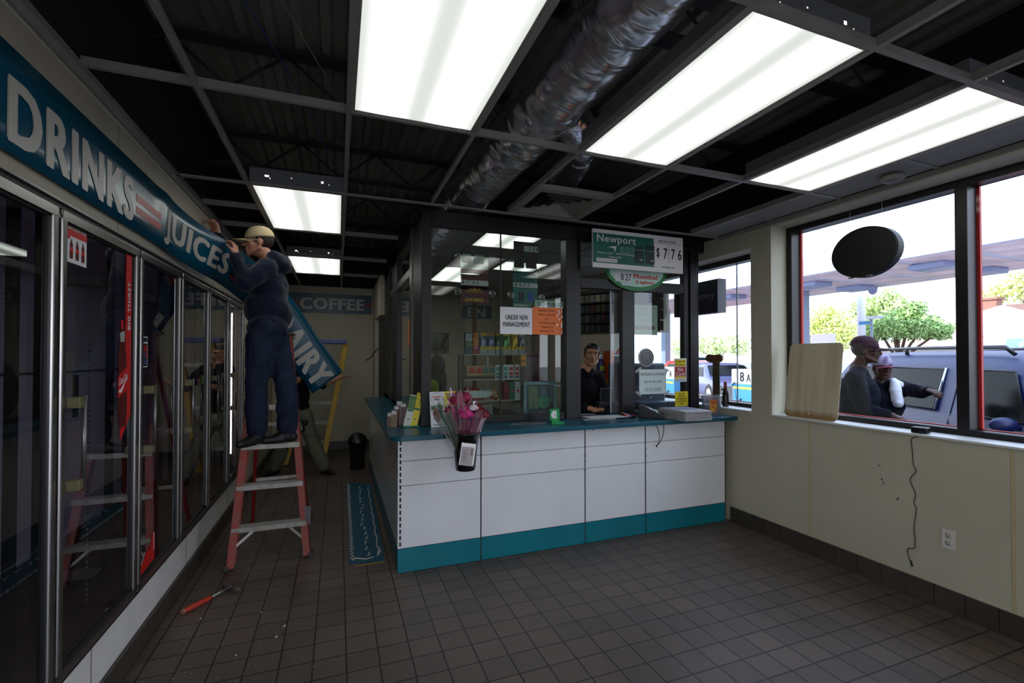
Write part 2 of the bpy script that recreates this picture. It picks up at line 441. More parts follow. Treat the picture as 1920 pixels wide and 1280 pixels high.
def troffer(length, nm='fluorescent_light'):
    t = thing(nm, 'x', 'ceiling light')
    f = MB(); w = .586; l = length
    f.box(0, 0, .0045, w, .014, .02); f.box(0, l-.014, .0045, w, l, .02); f.box(0, .014, .0045, .014, l-.014, .02); f.box(w-.014, .014, .0045, w, l-.014, .02)
    f.build('frame', M_tee, t, fix=False)
    g = MB(); g.quad((.014, .014, .008), (.014, l-.014, .008), (w-.014, l-.014, .008), (w-.014, .014, .008)); g.build('diffuser', M_lens, t, fix=False)
    h = MB()                                                    # housing, open below
    h.quad((0, 0, .02), (0, 0, .12), (w, 0, .12), (w, 0, .02)); h.quad((0, l, .02), (w, l, .02), (w, l, .12), (0, l, .12))
    h.quad((0, 0, .02), (0, l, .02), (0, l, .12), (0, 0, .12)); h.quad((w, 0, .02), (w, 0, .12), (w, l, .12), (w, l, .02)); h.quad((0, 0, .12), (0, l, .12), (w, l, .12), (w, 0, .12))
    hs = h.build('housing', M_body, t, fix=False)
    for (a, c, zz, hh) in ((.09, .115, .062, .012), (.12, .124, .05, .008), (.25, .256, .07, .005), (.44, .455, .062, .014), (.49, .494, .055, .005)):
        q = MB(); q.quad((a, -.0008, zz), (c, -.0008, zz), (c, -.0008, zz+hh), (a, -.0008, zz+hh)); q.build('lit_slot', M_spill, hs, fix=False)
    return t
L4 = troffer(1.196); L2 = troffer(.586)
u4, u2 = [True], [True]
def light(i, y, long, label, group=None):
    src, fl = (L4, u4) if long else (L2, u2)
    t = src if fl[0] else copy_tree(src); fl[0] = False
    t.location = (GX[i]+.012, y+.012, CEIL-.001); t['label'] = label
    t['group'] = 'fluorescent panels in the ceiling grid'
light(1, 1.168, 1, 'large lit fluorescent panel left of the silver duct')
light(3, 1.168, 1, 'large lit fluorescent panel between the silver duct and the far right panel')
light(5, 1.168, 1, 'lit fluorescent panel nearest the big shop window')
light(0, 3.608, 1, 'lit fluorescent panel above the man in the tan cap')
light(0, 6.048, 1, 'farthest lit fluorescent panel, near the back wall of the aisle')
light(1, -1.272, 1, 'lit fluorescent panel of the row overhead, behind the viewer on the left')
light(3, -1.272, 1, 'lit fluorescent panel of the row overhead, behind the viewer on the right')
light(3, 4.218, 0, 'small square lit panel just behind the booth front glass')
light(4, 5.438, 0, 'small square lit panel deeper in the booth, right of the glass joint')
light(3, 6.048, 1, 'lit panel at the back of the booth, seen low on the left of the glass')

# booth ceiling of plain tiles around its lights
b = MB()
xs = [.66] + GX[3:6] + [3.0, 3.42]; ys = [3.86, 4.218, 4.828, 5.438, 6.048, 7.268, YB]
lit = {(1, 1), (2, 3), (1, 4)}
M_tile2 = mat('booth_ceiling_tile', (176, 178, 170), .9, vary=.06, scale=20)
for i in range(len(xs)-1):
    for j in range(len(ys)-1):
        if (i, j) in lit: continue
        b.box(xs[i]+.005, ys[j]+.005, CEIL+.005, xs[i+1]-.005, ys[j+1]-.005, CEIL+.02)
struct(b.build('ceiling_booth', M_tile2, fix=False))
b = MB()
for x in xs[1:]: b.box(x-.011, 3.86, CEIL, x+.011, YB, CEIL+.005)
for y in ys: b.box(.66, y-.011, CEIL-.0006, 3.42, y+.011, CEIL+.0044)
struct(b.build('trim_6', M_tee, fix=False))

# ------------------------------------------------------------------ duct, branch, diffuser, cables
def foil():
    m = bpy.data.materials.new('crinkled_foil'); m.use_nodes = True; nt = m.node_tree; p = nt.nodes['Principled BSDF']
    p.inputs['Metallic'].default_value = .92; p.inputs['Roughness'].default_value = .24; p.inputs['Base Color'].default_value = (*lin((226, 226, 232)), 1)
    tc = nt.nodes.new('ShaderNodeTexCoord'); mp = nt.nodes.new('ShaderNodeMapping'); mp.inputs['Scale'].default_value = (4, 11, 4)
    n = nt.nodes.new('ShaderNodeTexNoise'); n.noise_type = 'RIDGED_MULTIFRACTAL'; n.inputs['Scale'].default_value = 1.6; n.inputs['Detail'].default_value = 5; n.inputs['Roughness'].default_value = .5; n.inputs['Distortion'].default_value = .5
    nt.links.new(tc.outputs['Object'], mp.inputs[0]); nt.links.new(mp.outputs[0], n.inputs['Vector'])
    bp = nt.nodes.new('ShaderNodeBump'); bp.inputs['Strength'].default_value = 1; bp.inputs['Distance'].default_value = .012
    nt.links.new(n.outputs['Fac'], bp.inputs['Height']); nt.links.new(bp.outputs[0], p.inputs['Normal'])
    return m
M_foil = foil()
def flex(path, r, name, n=36, step=.03, amp=.008):
    pts = [V(p) for p in path]; out = []; rs = []
    for i in range(len(pts)-1):
        k = max(1, int((pts[i+1]-pts[i]).length/step))
        for j in range(k): out.append(pts[i].lerp(pts[i+1], j/k))
    out.append(pts[-1])
    for i, p in enumerate(out): rs.append(r*(1+.018*math.sin(i*1.3)+.05*noise.noise(V((i*.22, r, 0)))))
    b = MB(); b.tube(out, rs, n)
    for i, v in enumerate(b.v): 
        q = V(v); d = noise.noise(q*9)*amp; b.v[i] = (q.x+d, q.y+d, q.z+d*1.4)
    return b
def bez(a, b_, c, d, n=12):
    a, b_, c, d = V(a), V(b_), V(c), V(d)
    return [a*(1-t)**3+b_*3*t*(1-t)**2+c*3*t*t*(1-t)+d*t**3 for t in [i/n for i in range(n+1)]]
tag(flex([(1.045, -1.85, 2.915), (1.045, 2.6, 2.905), (1.01, 4.4, 2.91)], .178, 'duct').build('air_duct', M_foil, fix=False), 'large foil-wrapped round duct running above the grid towards the booth', 'air duct')
tag(flex(bez((1.16, 2.45, 2.93), (1.42, 2.6, 2.94), (1.60, 2.85, 3.02), (1.567, 3.26, 2.86), 14), .12, 'b').build('branch_duct', M_foil, fix=False), 'short crinkled foil branch duct bending down to the square vent', 'air duct')
t = thing('air_diffuser', 'square louvred ceiling vent in front of the booth', 'vent', (1.567, 3.303, CEIL))
fr = MB(); h = .298
def ring(b, r0, z0, r1, z1, th=.004):
    for k in range(4):
        M = Matrix.Rotation(k*PI/2, 4, 'Z')
        pts = [M @ V(p) + V((1.567, 3.303, 0)) for p in ((-r0, -r0, z0), (r0, -r0, z0), (r1, -r1, z1), (-r1, -r1, z1))]
        b.quad(*pts); b.quad(*[p+V((0, 0, th)) for p in pts][::-1])
ring(fr, .298, CEIL+.001, .25, CEIL+.001); fr.build('frame', mat('vent_white', (150, 146, 136), .5), t, fix=False)
for r in (.245, .185, .125, .065):
    lv = MB(); ring(lv, r, CEIL+.002, r-.034, CEIL+.03); lv.build('louvre', mat('vent_white'), t, fix=False)
mb = MB(); mb.box(1.567-.29, 3.303-.29, CEIL+.04, 1.567+.29, 3.303+.29, CEIL+.05); mb.build('backing', M_black, t)
for nm, pts, rgb, lab in (('data_cable', [(-.66, .8, 3.0), (-.42, 1.9, 2.95), (-.24, 2.5, 2.90), (-.13, 3.0, 2.88), (.02, 3.9, 2.85), (.04, 4.4, 2.83)], (40, 70, 140), 'thin blue cable sagging above the ceiling grid'),
                     ('lamp_wire', [(-.5, .9, 3.0), (-.28, 1.8, 2.9), (-.1, 2.25, 2.83), (.0, 2.42, 2.75)], (130, 126, 116), 'thin pale wire sagging above the ceiling grid')):
    tag(MB().tube(pts, .003, 6).build(nm, mat(nm, rgb, .5)), lab, 'cable')

# ------------------------------------------------------------------ cooler run
CX0 = WL
D = [(1.465, 2.182), (2.208, 2.926), (2.952, 3.622), (3.65, 4.330), (4.358, 5.045), (5.073, 5.776)]
cool = thing('display_cooler', 'long run of six glass-door reach-in coolers along the left wall', 'cooler', (WL, 3.6, 0))
M_coolin = mat('cooler_liner', (206, 192, 214), .5, vary=.2, scale=1.5)
M_cdark = mat('cooler_dark', (30, 29, 30), .5)
b = MB(); b.box(-1.80, 1.40, .02, -1.74, 5.85, 2.12); b.box(-1.74, 1.40, .02, -1.0, 1.44, 2.12); b.box(-1.74, 5.80, .02, -1.0, 5.85, 2.12); b.box(-1.74, 1.44, 2.10, -1.0, 5.80, 2.12)
b.build('cabinet', M_coolin, cool, fix=False)
b = MB(); b.box(-1.74, 1.44, .02, -1.0, 5.80, .30); b.build('cooler_floor', M_cdark, cool)
b = MB(); b.box(-.995, 1.40, .112, WL, 5.90, .303); 
for y in (2.55, 3.9, 5.2): b.box(WL, y-.002, .114, WL+.001, y+.002, .30, 1)
b.build('base_panel', [mat('white_base_panel', (238, 232, 226), .5, vary=.12, scale=5), M_cdark], cool, fix=False)
b = MB(); b.box(-.99, 1.40, .303, -.958, 5.90, .35); b.box(-.99, 1.40, 2.068, -.955, 5.90, 2.098)
for (a, c), (a2, c2) in zip(D, D[1:]): b.box(-.99, c-.004, .35, -.955, a2+.004, 2.068)
b.box(-.99, 5.776, .35, -.955, 5.90, 2.068); b.box(-.99, 1.40, .35, -.955, 1.465, 2.068)
b.build('surround', M_cdark, cool, fix=False)
b = MB(); b.box(-.955, 1.40, 2.098, -.945, 5.90, 2.106); b.build('top_rail', M_alud, cool)
b = MB(); b.box(-1.0, YF, 2.106, WL, 5.90, 2.615)
b.build('fascia_panel', M_fascia, cool)
b = MB()
for y in (.9, 2.76, 4.6): b.box(WL, y-.0015, 2.106, WL+.0008, y+.0015, 2.615)
b.build('panel_joint', mat('joint_line', (88, 82, 72), .8), cool)
M_cglass = glass('cooler_glass', (214, 214, 218), 1.1)
M_tan = mat('tan_handle_mount', (100, 94, 62), .55)
for k, (a, c) in enumerate(D):
    z0, z1 = .352, 2.067; w = .034
    door = MB(); x0, x1 = -.955, -.925
    door.box(x0, a, z0, x1, c, z0+w); door.box(x0, a, z1-w, x1, c, z1); door.box(x0, a, z0+w, x1, a+w, z1-w); door.box(x0, c-w, z0+w, x1, c, z1-w)
    d = door.build('door', M_alu, cool, bevel=.006)
    g = MB(); i = w; j = .014; xg0, xg1 = -.957, -.934
    g.box(xg0, a+i, z0+i, xg1, c-i, z0+i+j); g.box(xg0, a+i, z1-i-j, xg1, c-i, z1-i); g.box(xg0, a+i, z0+i, xg1, a+i+j, z1-i); g.box(xg0, c-i-j, z0+i, xg1, c-i, z1-i)
    g.build('gasket', M_black, d, fix=False)
    p = MB(); p.quad((-.942, a+w, z0+w), (-.942, c-w, z0+w), (-.942, c-w, z1-w), (-.942, a+w, z1-w)); p.build('glass_pane', M_cglass, d, fix=False)
    hy = a+.03
    hb = MB(); hb.tube([(-.886, hy+.04, 1.03), (-.886, hy+.04, 1.385)], .008, 10)
    hd = hb.build('handle', mat('handle_steel', (120, 118, 118), .35, metal=.8), d)
    for z in (1.055, 1.36): MB().box(-.925, hy+.002, z-.02, -.884, hy+.042, z+.02).build('handle_mount', M_tan, d, bevel=.004)
# slotted posts, shelf brackets, the lit strip in the last bay
b = MB()
for (a, c) in D:
    for yy in (c-.06,):
        b.box(-1.03, yy-.02, .34, -1.01, yy+.02, 2.05)
b.build('mullion_post', M_cdark, cool, fix=False)
b = MB(); 
for (a, c) in D[1:5]:
    for q in range(64): b.box(-1.08, c-.12, .40+q*.025, -1.074, c-.113, .412+q*.025)
b.build('slotted_track', mat('track_grey', (140, 138, 142), .4, metal=.5), cool, fix=False)
b = MB()
for (a, c) in D[:5]:
    b.box(-1.2, c-.18, 1.86, -1.04, c-.05, 1.90); b.box(-1.2, c-.16, .52, -1.04, c-.07, .535)
    b.tube([(-1.2, c-.2, 1.92), (-1.15, c-.22, 1.98), (-1.15, c-.2, 2.05)], .008, 6)
b.build('shelf_bracket', mat('bracket_grey', (96, 94, 98), .5), cool, fix=False)
b = MB(); b.tube([(-1.73, 1.5, 1.42), (-1.73, 2.3, 1.40), (-1.73, 3.3, 1.43), (-1.73, 5.7, 1.42)], .008, 6); b.box(-1.74, 2.6, 1.1, -1.73, 2.66, 1.4); b.box(-1.74, 4.3, 1.1, -1.73, 4.36, 1.4)
b.build('wiring', M_cdark, cool, fix=False)
M_led = mat('lit_led_strip', (255, 240, 246), .5, emit=12)
b = MB()
for q in range(150):
    z = .55+q*.0095; b.box(-1.010, 5.585, z, -1.0, 5.597, z+.006); 
    if q % 1 == 0 and not (62 < q < 66 or 92 < q < 96): b.box(-1.010, 5.44, z, -1.006, 5.448, z+.005)
b.box(-1.010, 5.597, .55, -1.0, 5.604, 1.975)
b.build('light_strip', M_led, cool, fix=False)
b = MB(); b.box(-1.03, 5.42, .5, -1.011, 5.62, 2.02); b.build('strip_channel', M_cdark, cool)

# stickers on the cooler doors
M_redp = mat('red_print', (204, 20, 24), .5); M_bott = mat('cola_brown_print', (92, 16, 14), .4)
XD = -.9405
st = thing('door_poster', 'red and white poster with three cola bottles, at the top of the second cooler door', 'poster', (XD, 2.28, 1.97))
b = MB(); y0, y1, za, zb = 2.262, 2.415, 1.885, 2.035
b.box(XD, y0, za, XD+.0015, y1, zb); b.build('sheet', M_white, st)
b = MB(); b.box(XD+.0015, y0, 1.985, XD+.002, y1, zb)
b.lathe([(0, .0025), (.012, .0025)], 16, (XD, y0+.014, 1.982), Matrix.Rotation(PI/2, 3, 'Y')); b.build('red_band', M_redp, st, fix=False)
put_text('lettering', 'PERFECT LINE-UP OF MORE', M_white, st, (XD+.0024, y0+.008, 2.008), (0, 1, 0), (0, 0, 1), .137, .011, .01)
for k in range(3):
    cy = y0+.035+k*.044; bb = MB()
    bb.prism([(cy-.011, 1.90), (cy+.011, 1.90), (cy+.013, 1.925), (cy+.009, 1.94), (cy+.012, 1.952), (cy+.004, 1.966), (cy+.004, 1.974), (cy-.004, 1.974), (cy-.004, 1.966), (cy-.012, 1.952), (cy-.009, 1.94), (cy-.013, 1.925)], XD+.0017, XD+.0024, 'x', 0)
    bb.box(XD+.0024, cy-.0115, 1.927, XD+.0028, cy+.0115, 1.942, 1)
    bb.build('printed_bottle', [M_bott, M_redp], st, fix=False)
st = thing('door_strip_sign', 'tall red cola advertising strip with a bottle and white writing on the second cooler door', 'sign', (XD, 2.8, 1.6))
b = MB(); b.prism([(2.805, 2.03), (2.868, 2.03), (2.868, 1.25), (2.76, 1.14), (2.745, 1.30), (2.80, 1.36)], XD, XD+.0012, 'x'); b.build('strip', M_redp, st)
put_text('lettering', 'BIG THIRST', M_white, st, (XD+.0018, 2.852, 1.66), (0, 0, 1), (0, -1, 0), .23, .03, .03, space=1.15)
b = MB(); bx = 2.762
prof = [(.013, 1.685), (.013, 1.665), (.016, 1.63), (.022, 1.60), (.036, 1.56), (.045, 1.52), (.04, 1.47), (.035, 1.43), (.042, 1.38), (.046, 1.32), (.042, 1.24), (.03, 1.20)]
lean = lambda z: bx+.02*(1.68-z)/.5
b.prism([(lean(z)-r, z) for r, z in prof] + [(lean(z)+r, z) for r, z in prof[::-1]], XD+.0013, XD+.0022, 'x')
b.build('printed_bottle', M_bott, st)
b = MB(); b.prism([(2.735, 1.64), (2.79, 1.652), (2.785, 1.60), (2.742, 1.60)], XD+.0023, XD+.0027, 'x'); b.build('bottle_neck_label', mat('grey_print', (170, 176, 170), .5), st)
MB().box(XD+.0023, 2.748, 1.66, XD+.0028, 2.772, 1.70).build('bottle_cap', M_redp, st); b = MB(); b.prism([(2.722, 1.44), (2.826, 1.485), (2.826, 1.375), (2.722, 1.34)], XD+.0023, XD+.0028, 'x'); b.build('red_label', M_redp, st)
put_text('logo_lettering', 'Coca-Cola', M_white, st, (XD+.0031, 2.727, 1.395), (0, 1, .28), (0, 0, 1), .098, .035, .02, shear=.35)
b = MB(); b.prism([(2.727, 1.375), (2.75, 1.38), (2.79, 1.41), (2.822, 1.43), (2.79, 1.40), (2.76, 1.366), (2.735, 1.362)], XD+.0029, XD+.0032, 'x'); b.build('wave_mark', M_white, st)
st = thing('energy_drink_sticker', 'small dark sticker of drink bottles on the third cooler door', 'sticker', (XD, 3.05, 1.55))
b = MB(); b.box(XD, 3.0, 1.475, XD+.001, 3.085, 1.635); b.build('border', M_white, st)
b = MB(); b.box(XD+.001, 3.005, 1.48, XD+.0014, 3.08, 1.60); b.box(XD+.001, 3.005, 1.607, XD+.0014, 3.08, 1.63); b.build('print', M_print, st)
b = MB()
for yy in (3.012, 3.035, 3.058):
    for zz in (1.49, 1.525, 1.56): b.box(XD+.0014, yy, zz, XD+.0018, yy+.014, zz+.028, 0 if (yy*100+zz*10) % 2 > .8 else 1)
b.build('printed_bottle', [M_redp, mat('blue_print', (60, 80, 130), .5)], st, fix=False)
b = MB(); b.lathe([(0, .001), (.038, .001)], 24, (XD, 4.19, 1.36), Matrix.Rotation(PI/2, 3, 'Y')); tag(b.build('round_sticker', mat('green_print', (90, 130, 40), .5), fix=False), 'round yellow-green sticker on the fourth cooler door', 'sticker')
st = thing('price_label', 'torn red label near the bottom of the third cooler door', 'label', (XD, 3.1, .46))
b = MB(); b.prism([(3.01, .40), (3.22, .42), (3.22, .56), (3.19, .56), (3.16, .50), (3.09, .49), (3.02, .44)], XD, XD+.001, 'x'); b.build('sheet', M_redp, st)
b = MB(); b.box(XD+.001, 3.205, .47, XD+.0014, 3.212, .56); b.prism([(3.02, .455), (3.08, .505), (3.08, .50), (3.02, .447)], XD+.001, XD+.0014, 'x'); b.build('white_print', M_white, st)

# ------------------------------------------------------------------ the long banner being taken down
TOP = [(-.948, .6, 2.492), (-.948, 1.5, 2.492), (-.948, 2.4, 2.492), (-.948, 3.05, 2.490), (-.940, 3.35, 2.476), (-.900, 3.65, 2.440), (-.835, 3.92, 2.408), (-.752, 4.16, 2.378), (-.655, 4.40, 2.318), (-.52, 4.56, 2.20), (-.377, 4.65, 2.04), (-.153, 4.71, 1.683), (.043, 4.75, 1.389)]
BOT = [(-.948, .6, 2.157), (-.948, 1.5, 2.157), (-.948, 2.4, 2.157), (-.948, 3.05, 2.157), (-.945, 3.33, 2.150), (-.925, 3.62, 2.130), (-.895, 3.90, 2.110), (-.86, 4.15, 2.095), (-.80, 4.42, 2.045), (-.715, 4.58, 1.955), (-.612, 4.66, 1.84), (-.399, 4.72, 1.485), (-.214, 4.76, 1.193)]
def crom(P, n=10):
    P = [V(p) for p in P]; out = []
    for i in range(len(P)-1):
        a, b_, c, d = P[max(i-1, 0)], P[i], P[i+1], P[min(i+2, len(P)-1)]
        for j in range(n):
            t = j/n; out.append(.5*((2*b_)+(c-a)*t+(2*a-5*b_+4*c-d)*t*t+(3*b_-a-3*c+d)*t**3))
    out.append(P[-1]); return out
TT, BB = crom(TOP), crom(BOT)
cl = [0]
for i in range(1, len(TT)): cl.append(cl[-1] + ((TT[i]+BB[i])/2-(TT[i-1]+BB[i-1])/2).length)
BL = cl[-1]
def on_banner(s, h, lift=.0035):
    """s: metres along the strip, h: 0 bottom .. 1 top."""
    s = min(max(s, 0), BL-1e-4)
    lo = max(i for i in range(len(cl)) if cl[i] <= s); hi = min(lo+1, len(cl)-1)
    t = (s-cl[lo])/max(cl[hi]-cl[lo], 1e-9)
    a = TT[lo].lerp(TT[hi], t); c = BB[lo].lerp(BB[hi], t)
    n = ((TT[hi]+BB[hi])-(TT[lo]+BB[lo])).cross(a-c).normalized()
    bul = .012*math.exp(-((s-2.72)/.08)**2) if True else 0
    return c.lerp(a, h) + n*(lift+bul)
ban = thing('banner_sign', 'long blue-green DRINKS and JUICES banner peeled off the wall above the coolers', 'banner', (WL, 2.5, 2.16))
vs = []; fs = []; N = 220
for i in range(N+1):
    for q in range(5):
        vs.append(on_banner(BL*i/N, q/4, 0))
for i in range(N+1):
    for q in range(5): vs.append(on_banner(BL*i/N, q/4, .0025))
K = (N+1)*5
for i in range(N):
    for q in range(4):
        a = i*5+q; fs.append((a, a+1, a+6, a+5)); fs.append((K+a, K+a+5, K+a+6, K+a+1))
    for q in (0, 4):
        a = i*5+q; fs.append((a, a+5, K+a+5, K+a))
for i in (0, N):
    for q in range(4):
        a = i*5+q; fs.append((a, a+1, K+a+1, K+a))
b = MB(); b.add(vs, fs, 0, True); b.build('panel', mat('glossy_blue_green_banner', (0, 74, 100), .25, vary=.1, scale=1.5), ban)
M_let = mat('off_white_lettering', (184, 180, 172), .4); M_stripe = mat('red_stripe', (176, 34, 36), .4)
HT = .335
def ban_text(s, s0, s1, h0=.105, h1=.73, bold=.055):
    put_text('lettering', s, M_let, ban, (0,0,0), (1,0,0), (0,0,1), s1-s0, 1, bold, mapf=lambda x, y, z: on_banner(s0+x, h0+(h1-h0)*y, .0035+z*2), space=1.12)
def ban_stripes(s0, s1):
    for h in (.28, .46):
        b = MB()
        for i in range(8):
            a, c = s0+(s1-s0)*i/8, s0+(s1-s0)*(i+1)/8
            b.quad(on_banner(a, h), on_banner(c, h), on_banner(c, h+.11), on_banner(a, h+.11))
        b.build('red_stripe', M_stripe, ban, fix=False)
ban_stripes(.95, 1.26)
ban_text('DRINKS', 1.325, 2.30); ban_stripes(2.33, 2.66); ban_text('JUICES', 2.70, 3.66, .10, .76); ban_stripes(3.72, 4.02)
print('banner length', BL)
ban_text('DAIRY', BL-.76, BL-.02, .12, .76)

# COFFEE board on the back wall
cf = thing('coffee_sign', 'blue-green COFFEE board on the far back wall', 'sign', (0, YB, 2.24))
b = MB(); b.box(-.78, YB-.012, 2.248, .53, YB-.001, 2.565); b.build('board', mat('blue_green_board', (0, 66, 92), .35), cf)
put_text('lettering', 'COFFEE', M_let, cf, (-.58, YB-.014, 2.305), (1,0,0), (0,0,1), .99, .19, .05, space=1.12)
b = MB(); b.box(.435, YB-.0145, 2.36, .53, YB-.0125, 2.39); b.box(.435, YB-.0145, 2.41, .53, YB-.0125, 2.44); b.box(-.70, YB-.0145, 2.36, -.60, YB-.0125, 2.39); b.box(-.70, YB-.0145, 2.41, -.60, YB-.0125, 2.44); b.build('red_stripe', M_stripe, cf, fix=False)
ens = thing('booth_wall_sign', 'blue-green board reading EN on the back wall inside the booth', 'sign', (2.37, YB, 2.24))
b = MB(); b.box(2.10, YB-.012, 2.23, 2.66, YB-.001, 2.47); b.build('board', mat('blue_green_board'), ens)
put_text('lettering', 'EN', M_let, ens, (2.20, YB-.014, 2.26), (1,0,0), (0,0,1), .34, .17, .04)
# ------------------------------------------------------------------ counter
CF = 3.475; CT = .98
M_lam = mat('white_laminate', (236, 236, 240), .32, vary=.07, scale=2.2)
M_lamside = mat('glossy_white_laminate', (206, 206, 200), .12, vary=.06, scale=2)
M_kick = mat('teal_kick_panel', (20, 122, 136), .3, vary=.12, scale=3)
M_slot = mat('dark_slot', (14, 14, 14), .7)
M_upr = mat('upright_metal', (168, 166, 162), .4, metal=.4)
units = [(.425, 1.001, 'leftmost'), (1.011, 1.887, 'second'), (1.897, 2.478, 'third'), (2.490, 3.366, 'rightmost')]
where = ['white counter front section at the corner, behind the hanging flower bucket', 'wide white counter front section below the green card holder', 'narrow white counter front section with chipped top edge, third from the corner', 'wide white counter front section against the window wall, below the newspapers']
for k, (a, c, w) in enumerate(units):
    t = thing('counter_unit', where[k], 'counter', ((a+c)/2, CF+.2, 0), 'white front sections of the sales counter')
    for (z0, z1) in ((.790, .944), (.615, .786), (.174, .611)):
        MB().box(a, CF, z0, c, CF+.018, z1).build('front_panel', M_lam, t, bevel=.0015)
    MB().box(a, CF-.002, .004, c, CF+.018, .170).build('kick_panel', M_kick, t)
    b = MB(); b.box(a+.01, CF+.02, .0, c-.01, CF+.42, .944); b.build('carcass', M_slot, t)
    u = MB(); u.box(c, CF+.003, 0, c+.010, CF+.03, .944, 0)
    z = .03
    while z < .92:
        u.box(c+.001, CF-.0005, z, c+.009, CF+.004, z+.034, 1); z += .045
    u.build('slotted_upright', [M_slot, mat('upright_dark', (60, 58, 56), .5)] if k != 9 else M_upr, t, fix=False)
for (x, z) in ((1.006, .70), (1.892, .72), (1.892, .675), (1.889, .61), (2.484, .735), (2.484, .668), (2.484, .615)):
    b = MB(); b.lathe([(0, -.010), (.008, -.009), (.010, -.004), (.010, 0)], 14, (x, CF, z), Matrix.Rotation(-PI/2, 3, 'X')); 
    tag(b.build('lock_knob', M_alud, fix=False), 'small round metal stud on the joints of the white counter front', 'knob', 'studs on the counter joints')
# corner upright with its slots
b = MB(); b.box(.398, CF, .174, .425, CF+.03, .944); z = .19
while z < .93: b.box(.409, CF-.001, z, .4205, CF+.002, z+.030, 1); z += .0445
b.box(.398, CF-.002, .004, .425, CF+.02, .17, 2)
tag(b.build('corner_upright', [M_lam, M_slot, M_kick], fix=False), 'slotted white corner upright where the counter front meets its side', 'upright')
yy = [3.51, 4.60, 5.70, 6.78]
sides = ['glossy white side section of the counter nearest its front corner', 'glossy white side section in the middle of the counter flank', 'glossy white side section of the counter flank nearest the back wall']
for k in range(3):
    a, c = yy[k]+.004, yy[k+1]-.004
    t = thing('counter_unit', sides[k], 'counter', (.5, (a+c)/2, 0), 'white side sections of the sales counter')
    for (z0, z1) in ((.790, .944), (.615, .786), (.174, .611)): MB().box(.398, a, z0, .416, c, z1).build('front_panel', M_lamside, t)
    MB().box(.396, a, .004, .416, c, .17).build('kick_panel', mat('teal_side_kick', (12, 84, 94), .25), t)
    MB().box(.418, max(a, 3.94), 0, .85, c, .944).build('carcass', M_slot, t)
# worktop: L shape with a rounded corner
pts = [(3.43, 3.378), (.43, 3.372)]
for i in range(9):
    t_ = -PI/2-PI/2*i/8; pts.append((.43+.095*math.cos(t_), 3.467+.095*math.sin(t_)))
pts += [(.335, 6.82), (.98, 6.82), (.98, 4.30), (3.43, 4.30)]
b = MB(); b.prism(pts[::-1], .945, CT, 'z')
tag(b.build('countertop', mat('teal_worktop', (10, 84, 104), .3, vary=.15, scale=3), bevel=.004), 'long L-shaped dark teal countertop with a rounded corner', 'countertop')
# chipped paint under the top edge (a stain with its own shape)
b = MB()
for i in range(26):
    x = 2.10+random.gauss(0, .07); z = .937-abs(random.gauss(0, .004)); s = random.uniform(.003, .012)
    b.prism([(x-s, z-.002), (x+s*.5, z-.003-s*.2), (x+s, z+.001), (x, z+.003)], CF-.0012, CF-.0002, 'y')
tag(b.build('chipped_paint', mat('chip_brown', (80, 60, 44), .9), fix=False), 'brown chips in the white panel just under the countertop', 'chipped paint', kind='stuff')

# ------------------------------------------------------------------ booth glazing
G0, G1 = 3.80, 3.862
bth = thing('booth_glazing', 'dark framed glass enclosure of the cashier booth standing on the counter', 'glass partition', (2.0, 3.83, CT))
def fbox(nm, x0, z0, x1, z1, y0=G0, y1=G1): return MB().box(x0, y0, z0, x1, y1, z1).build(nm, M_dark, bth, bevel=.004)
fbox('corner_post', .61, CT, .69, 2.683, G0, 4.26)
fbox('header', .69, 2.575, 3.43, 2.70); fbox('sill_rail', .69, CT, 1.873, 1.042)
fbox('mullion', 1.873, CT, 1.985, 2.575, G0-.02, G1+.03); fbox('mullion', 1.985, CT, 2.028, 2.575)
fbox('transom', 2.028, 2.150, 3.173, 2.246); fbox('mullion', 2.465, CT, 2.600, 2.150)
fbox('sill_rail', 2.60, CT, 3.173, 1.02); fbox('jamb', 3.173, CT, 3.235, 2.575); fbox('jamb', 3.24, CT, 3.345, 2.575, G0-.015, G1+.02)
M_bg = glass('booth_glass', (232, 240, 235), 1.0, dirt=.02)
def pane(x0, z0, x1, z1, y=3.835, m=None):
    MB().quad((x0, y, z0), (x1, y, z0), (x1, y, z1), (x0, y, z1)).build('glass_pane', m or M_bg, bth, fix=False)
pane(.69, 1.042, 1.280, 2.575); pane(1.284, 1.042, 1.873, 2.575, 3.84); pane(2.028, 2.246, 3.173, 2.575); pane(2.60, 1.02, 3.173, 2.150)
MB().box(1.277, 3.828, 1.042, 1.286, 3.848, 2.575).build('butt_joint', mat('dark_joint', (30, 30, 30), .4), bth)
pane(2.385, 1.0, 2.47, 2.148, 3.875, glass('scratched_plexi', (215, 222, 232), 2.2, rough=.12, dirt=.22))
MB().box(2.380, 3.87, 1.0, 2.386, 3.882, 2.148).build('pane_edge', mat('plexi_edge', (200, 210, 225), .2), bth)
# flank of the booth
def sbox(nm, y0, z0, y1, z1, x0=.61, x1=.67, m=None): return MB().box(x0, y0, z0, x1, y1, z1).build(nm, m or M_dark, bth, bevel=.004)
sbox('post', 4.26, CT, 4.40, 2.683, .60, .67, mat('worn_metal_post', (120, 118, 112), .3, metal=.9))
sbox('sill_rail', 4.40, CT, 7.2, 1.03); sbox('header', 4.26, 2.60, 7.9, 2.70)
sbox('transom', 4.40, 2.26, 6.1, 2.335, .60, .67, mat('worn_metal_post')); sbox('post', 5.50, CT, 6.0, 2.683); sbox('post', 6.35, CT, 7.0, 2.683); 
for (a, c) in ((4.40, 5.50), (6.0, 6.35)):
    for (z0, z1) in ((1.03, 2.26), (2.335, 2.60)):
        MB().quad((.64, a, z0), (.64, c, z0), (.64, c, z1), (.64, a, z1)).build('glass_pane', M_bg, bth, fix=False)
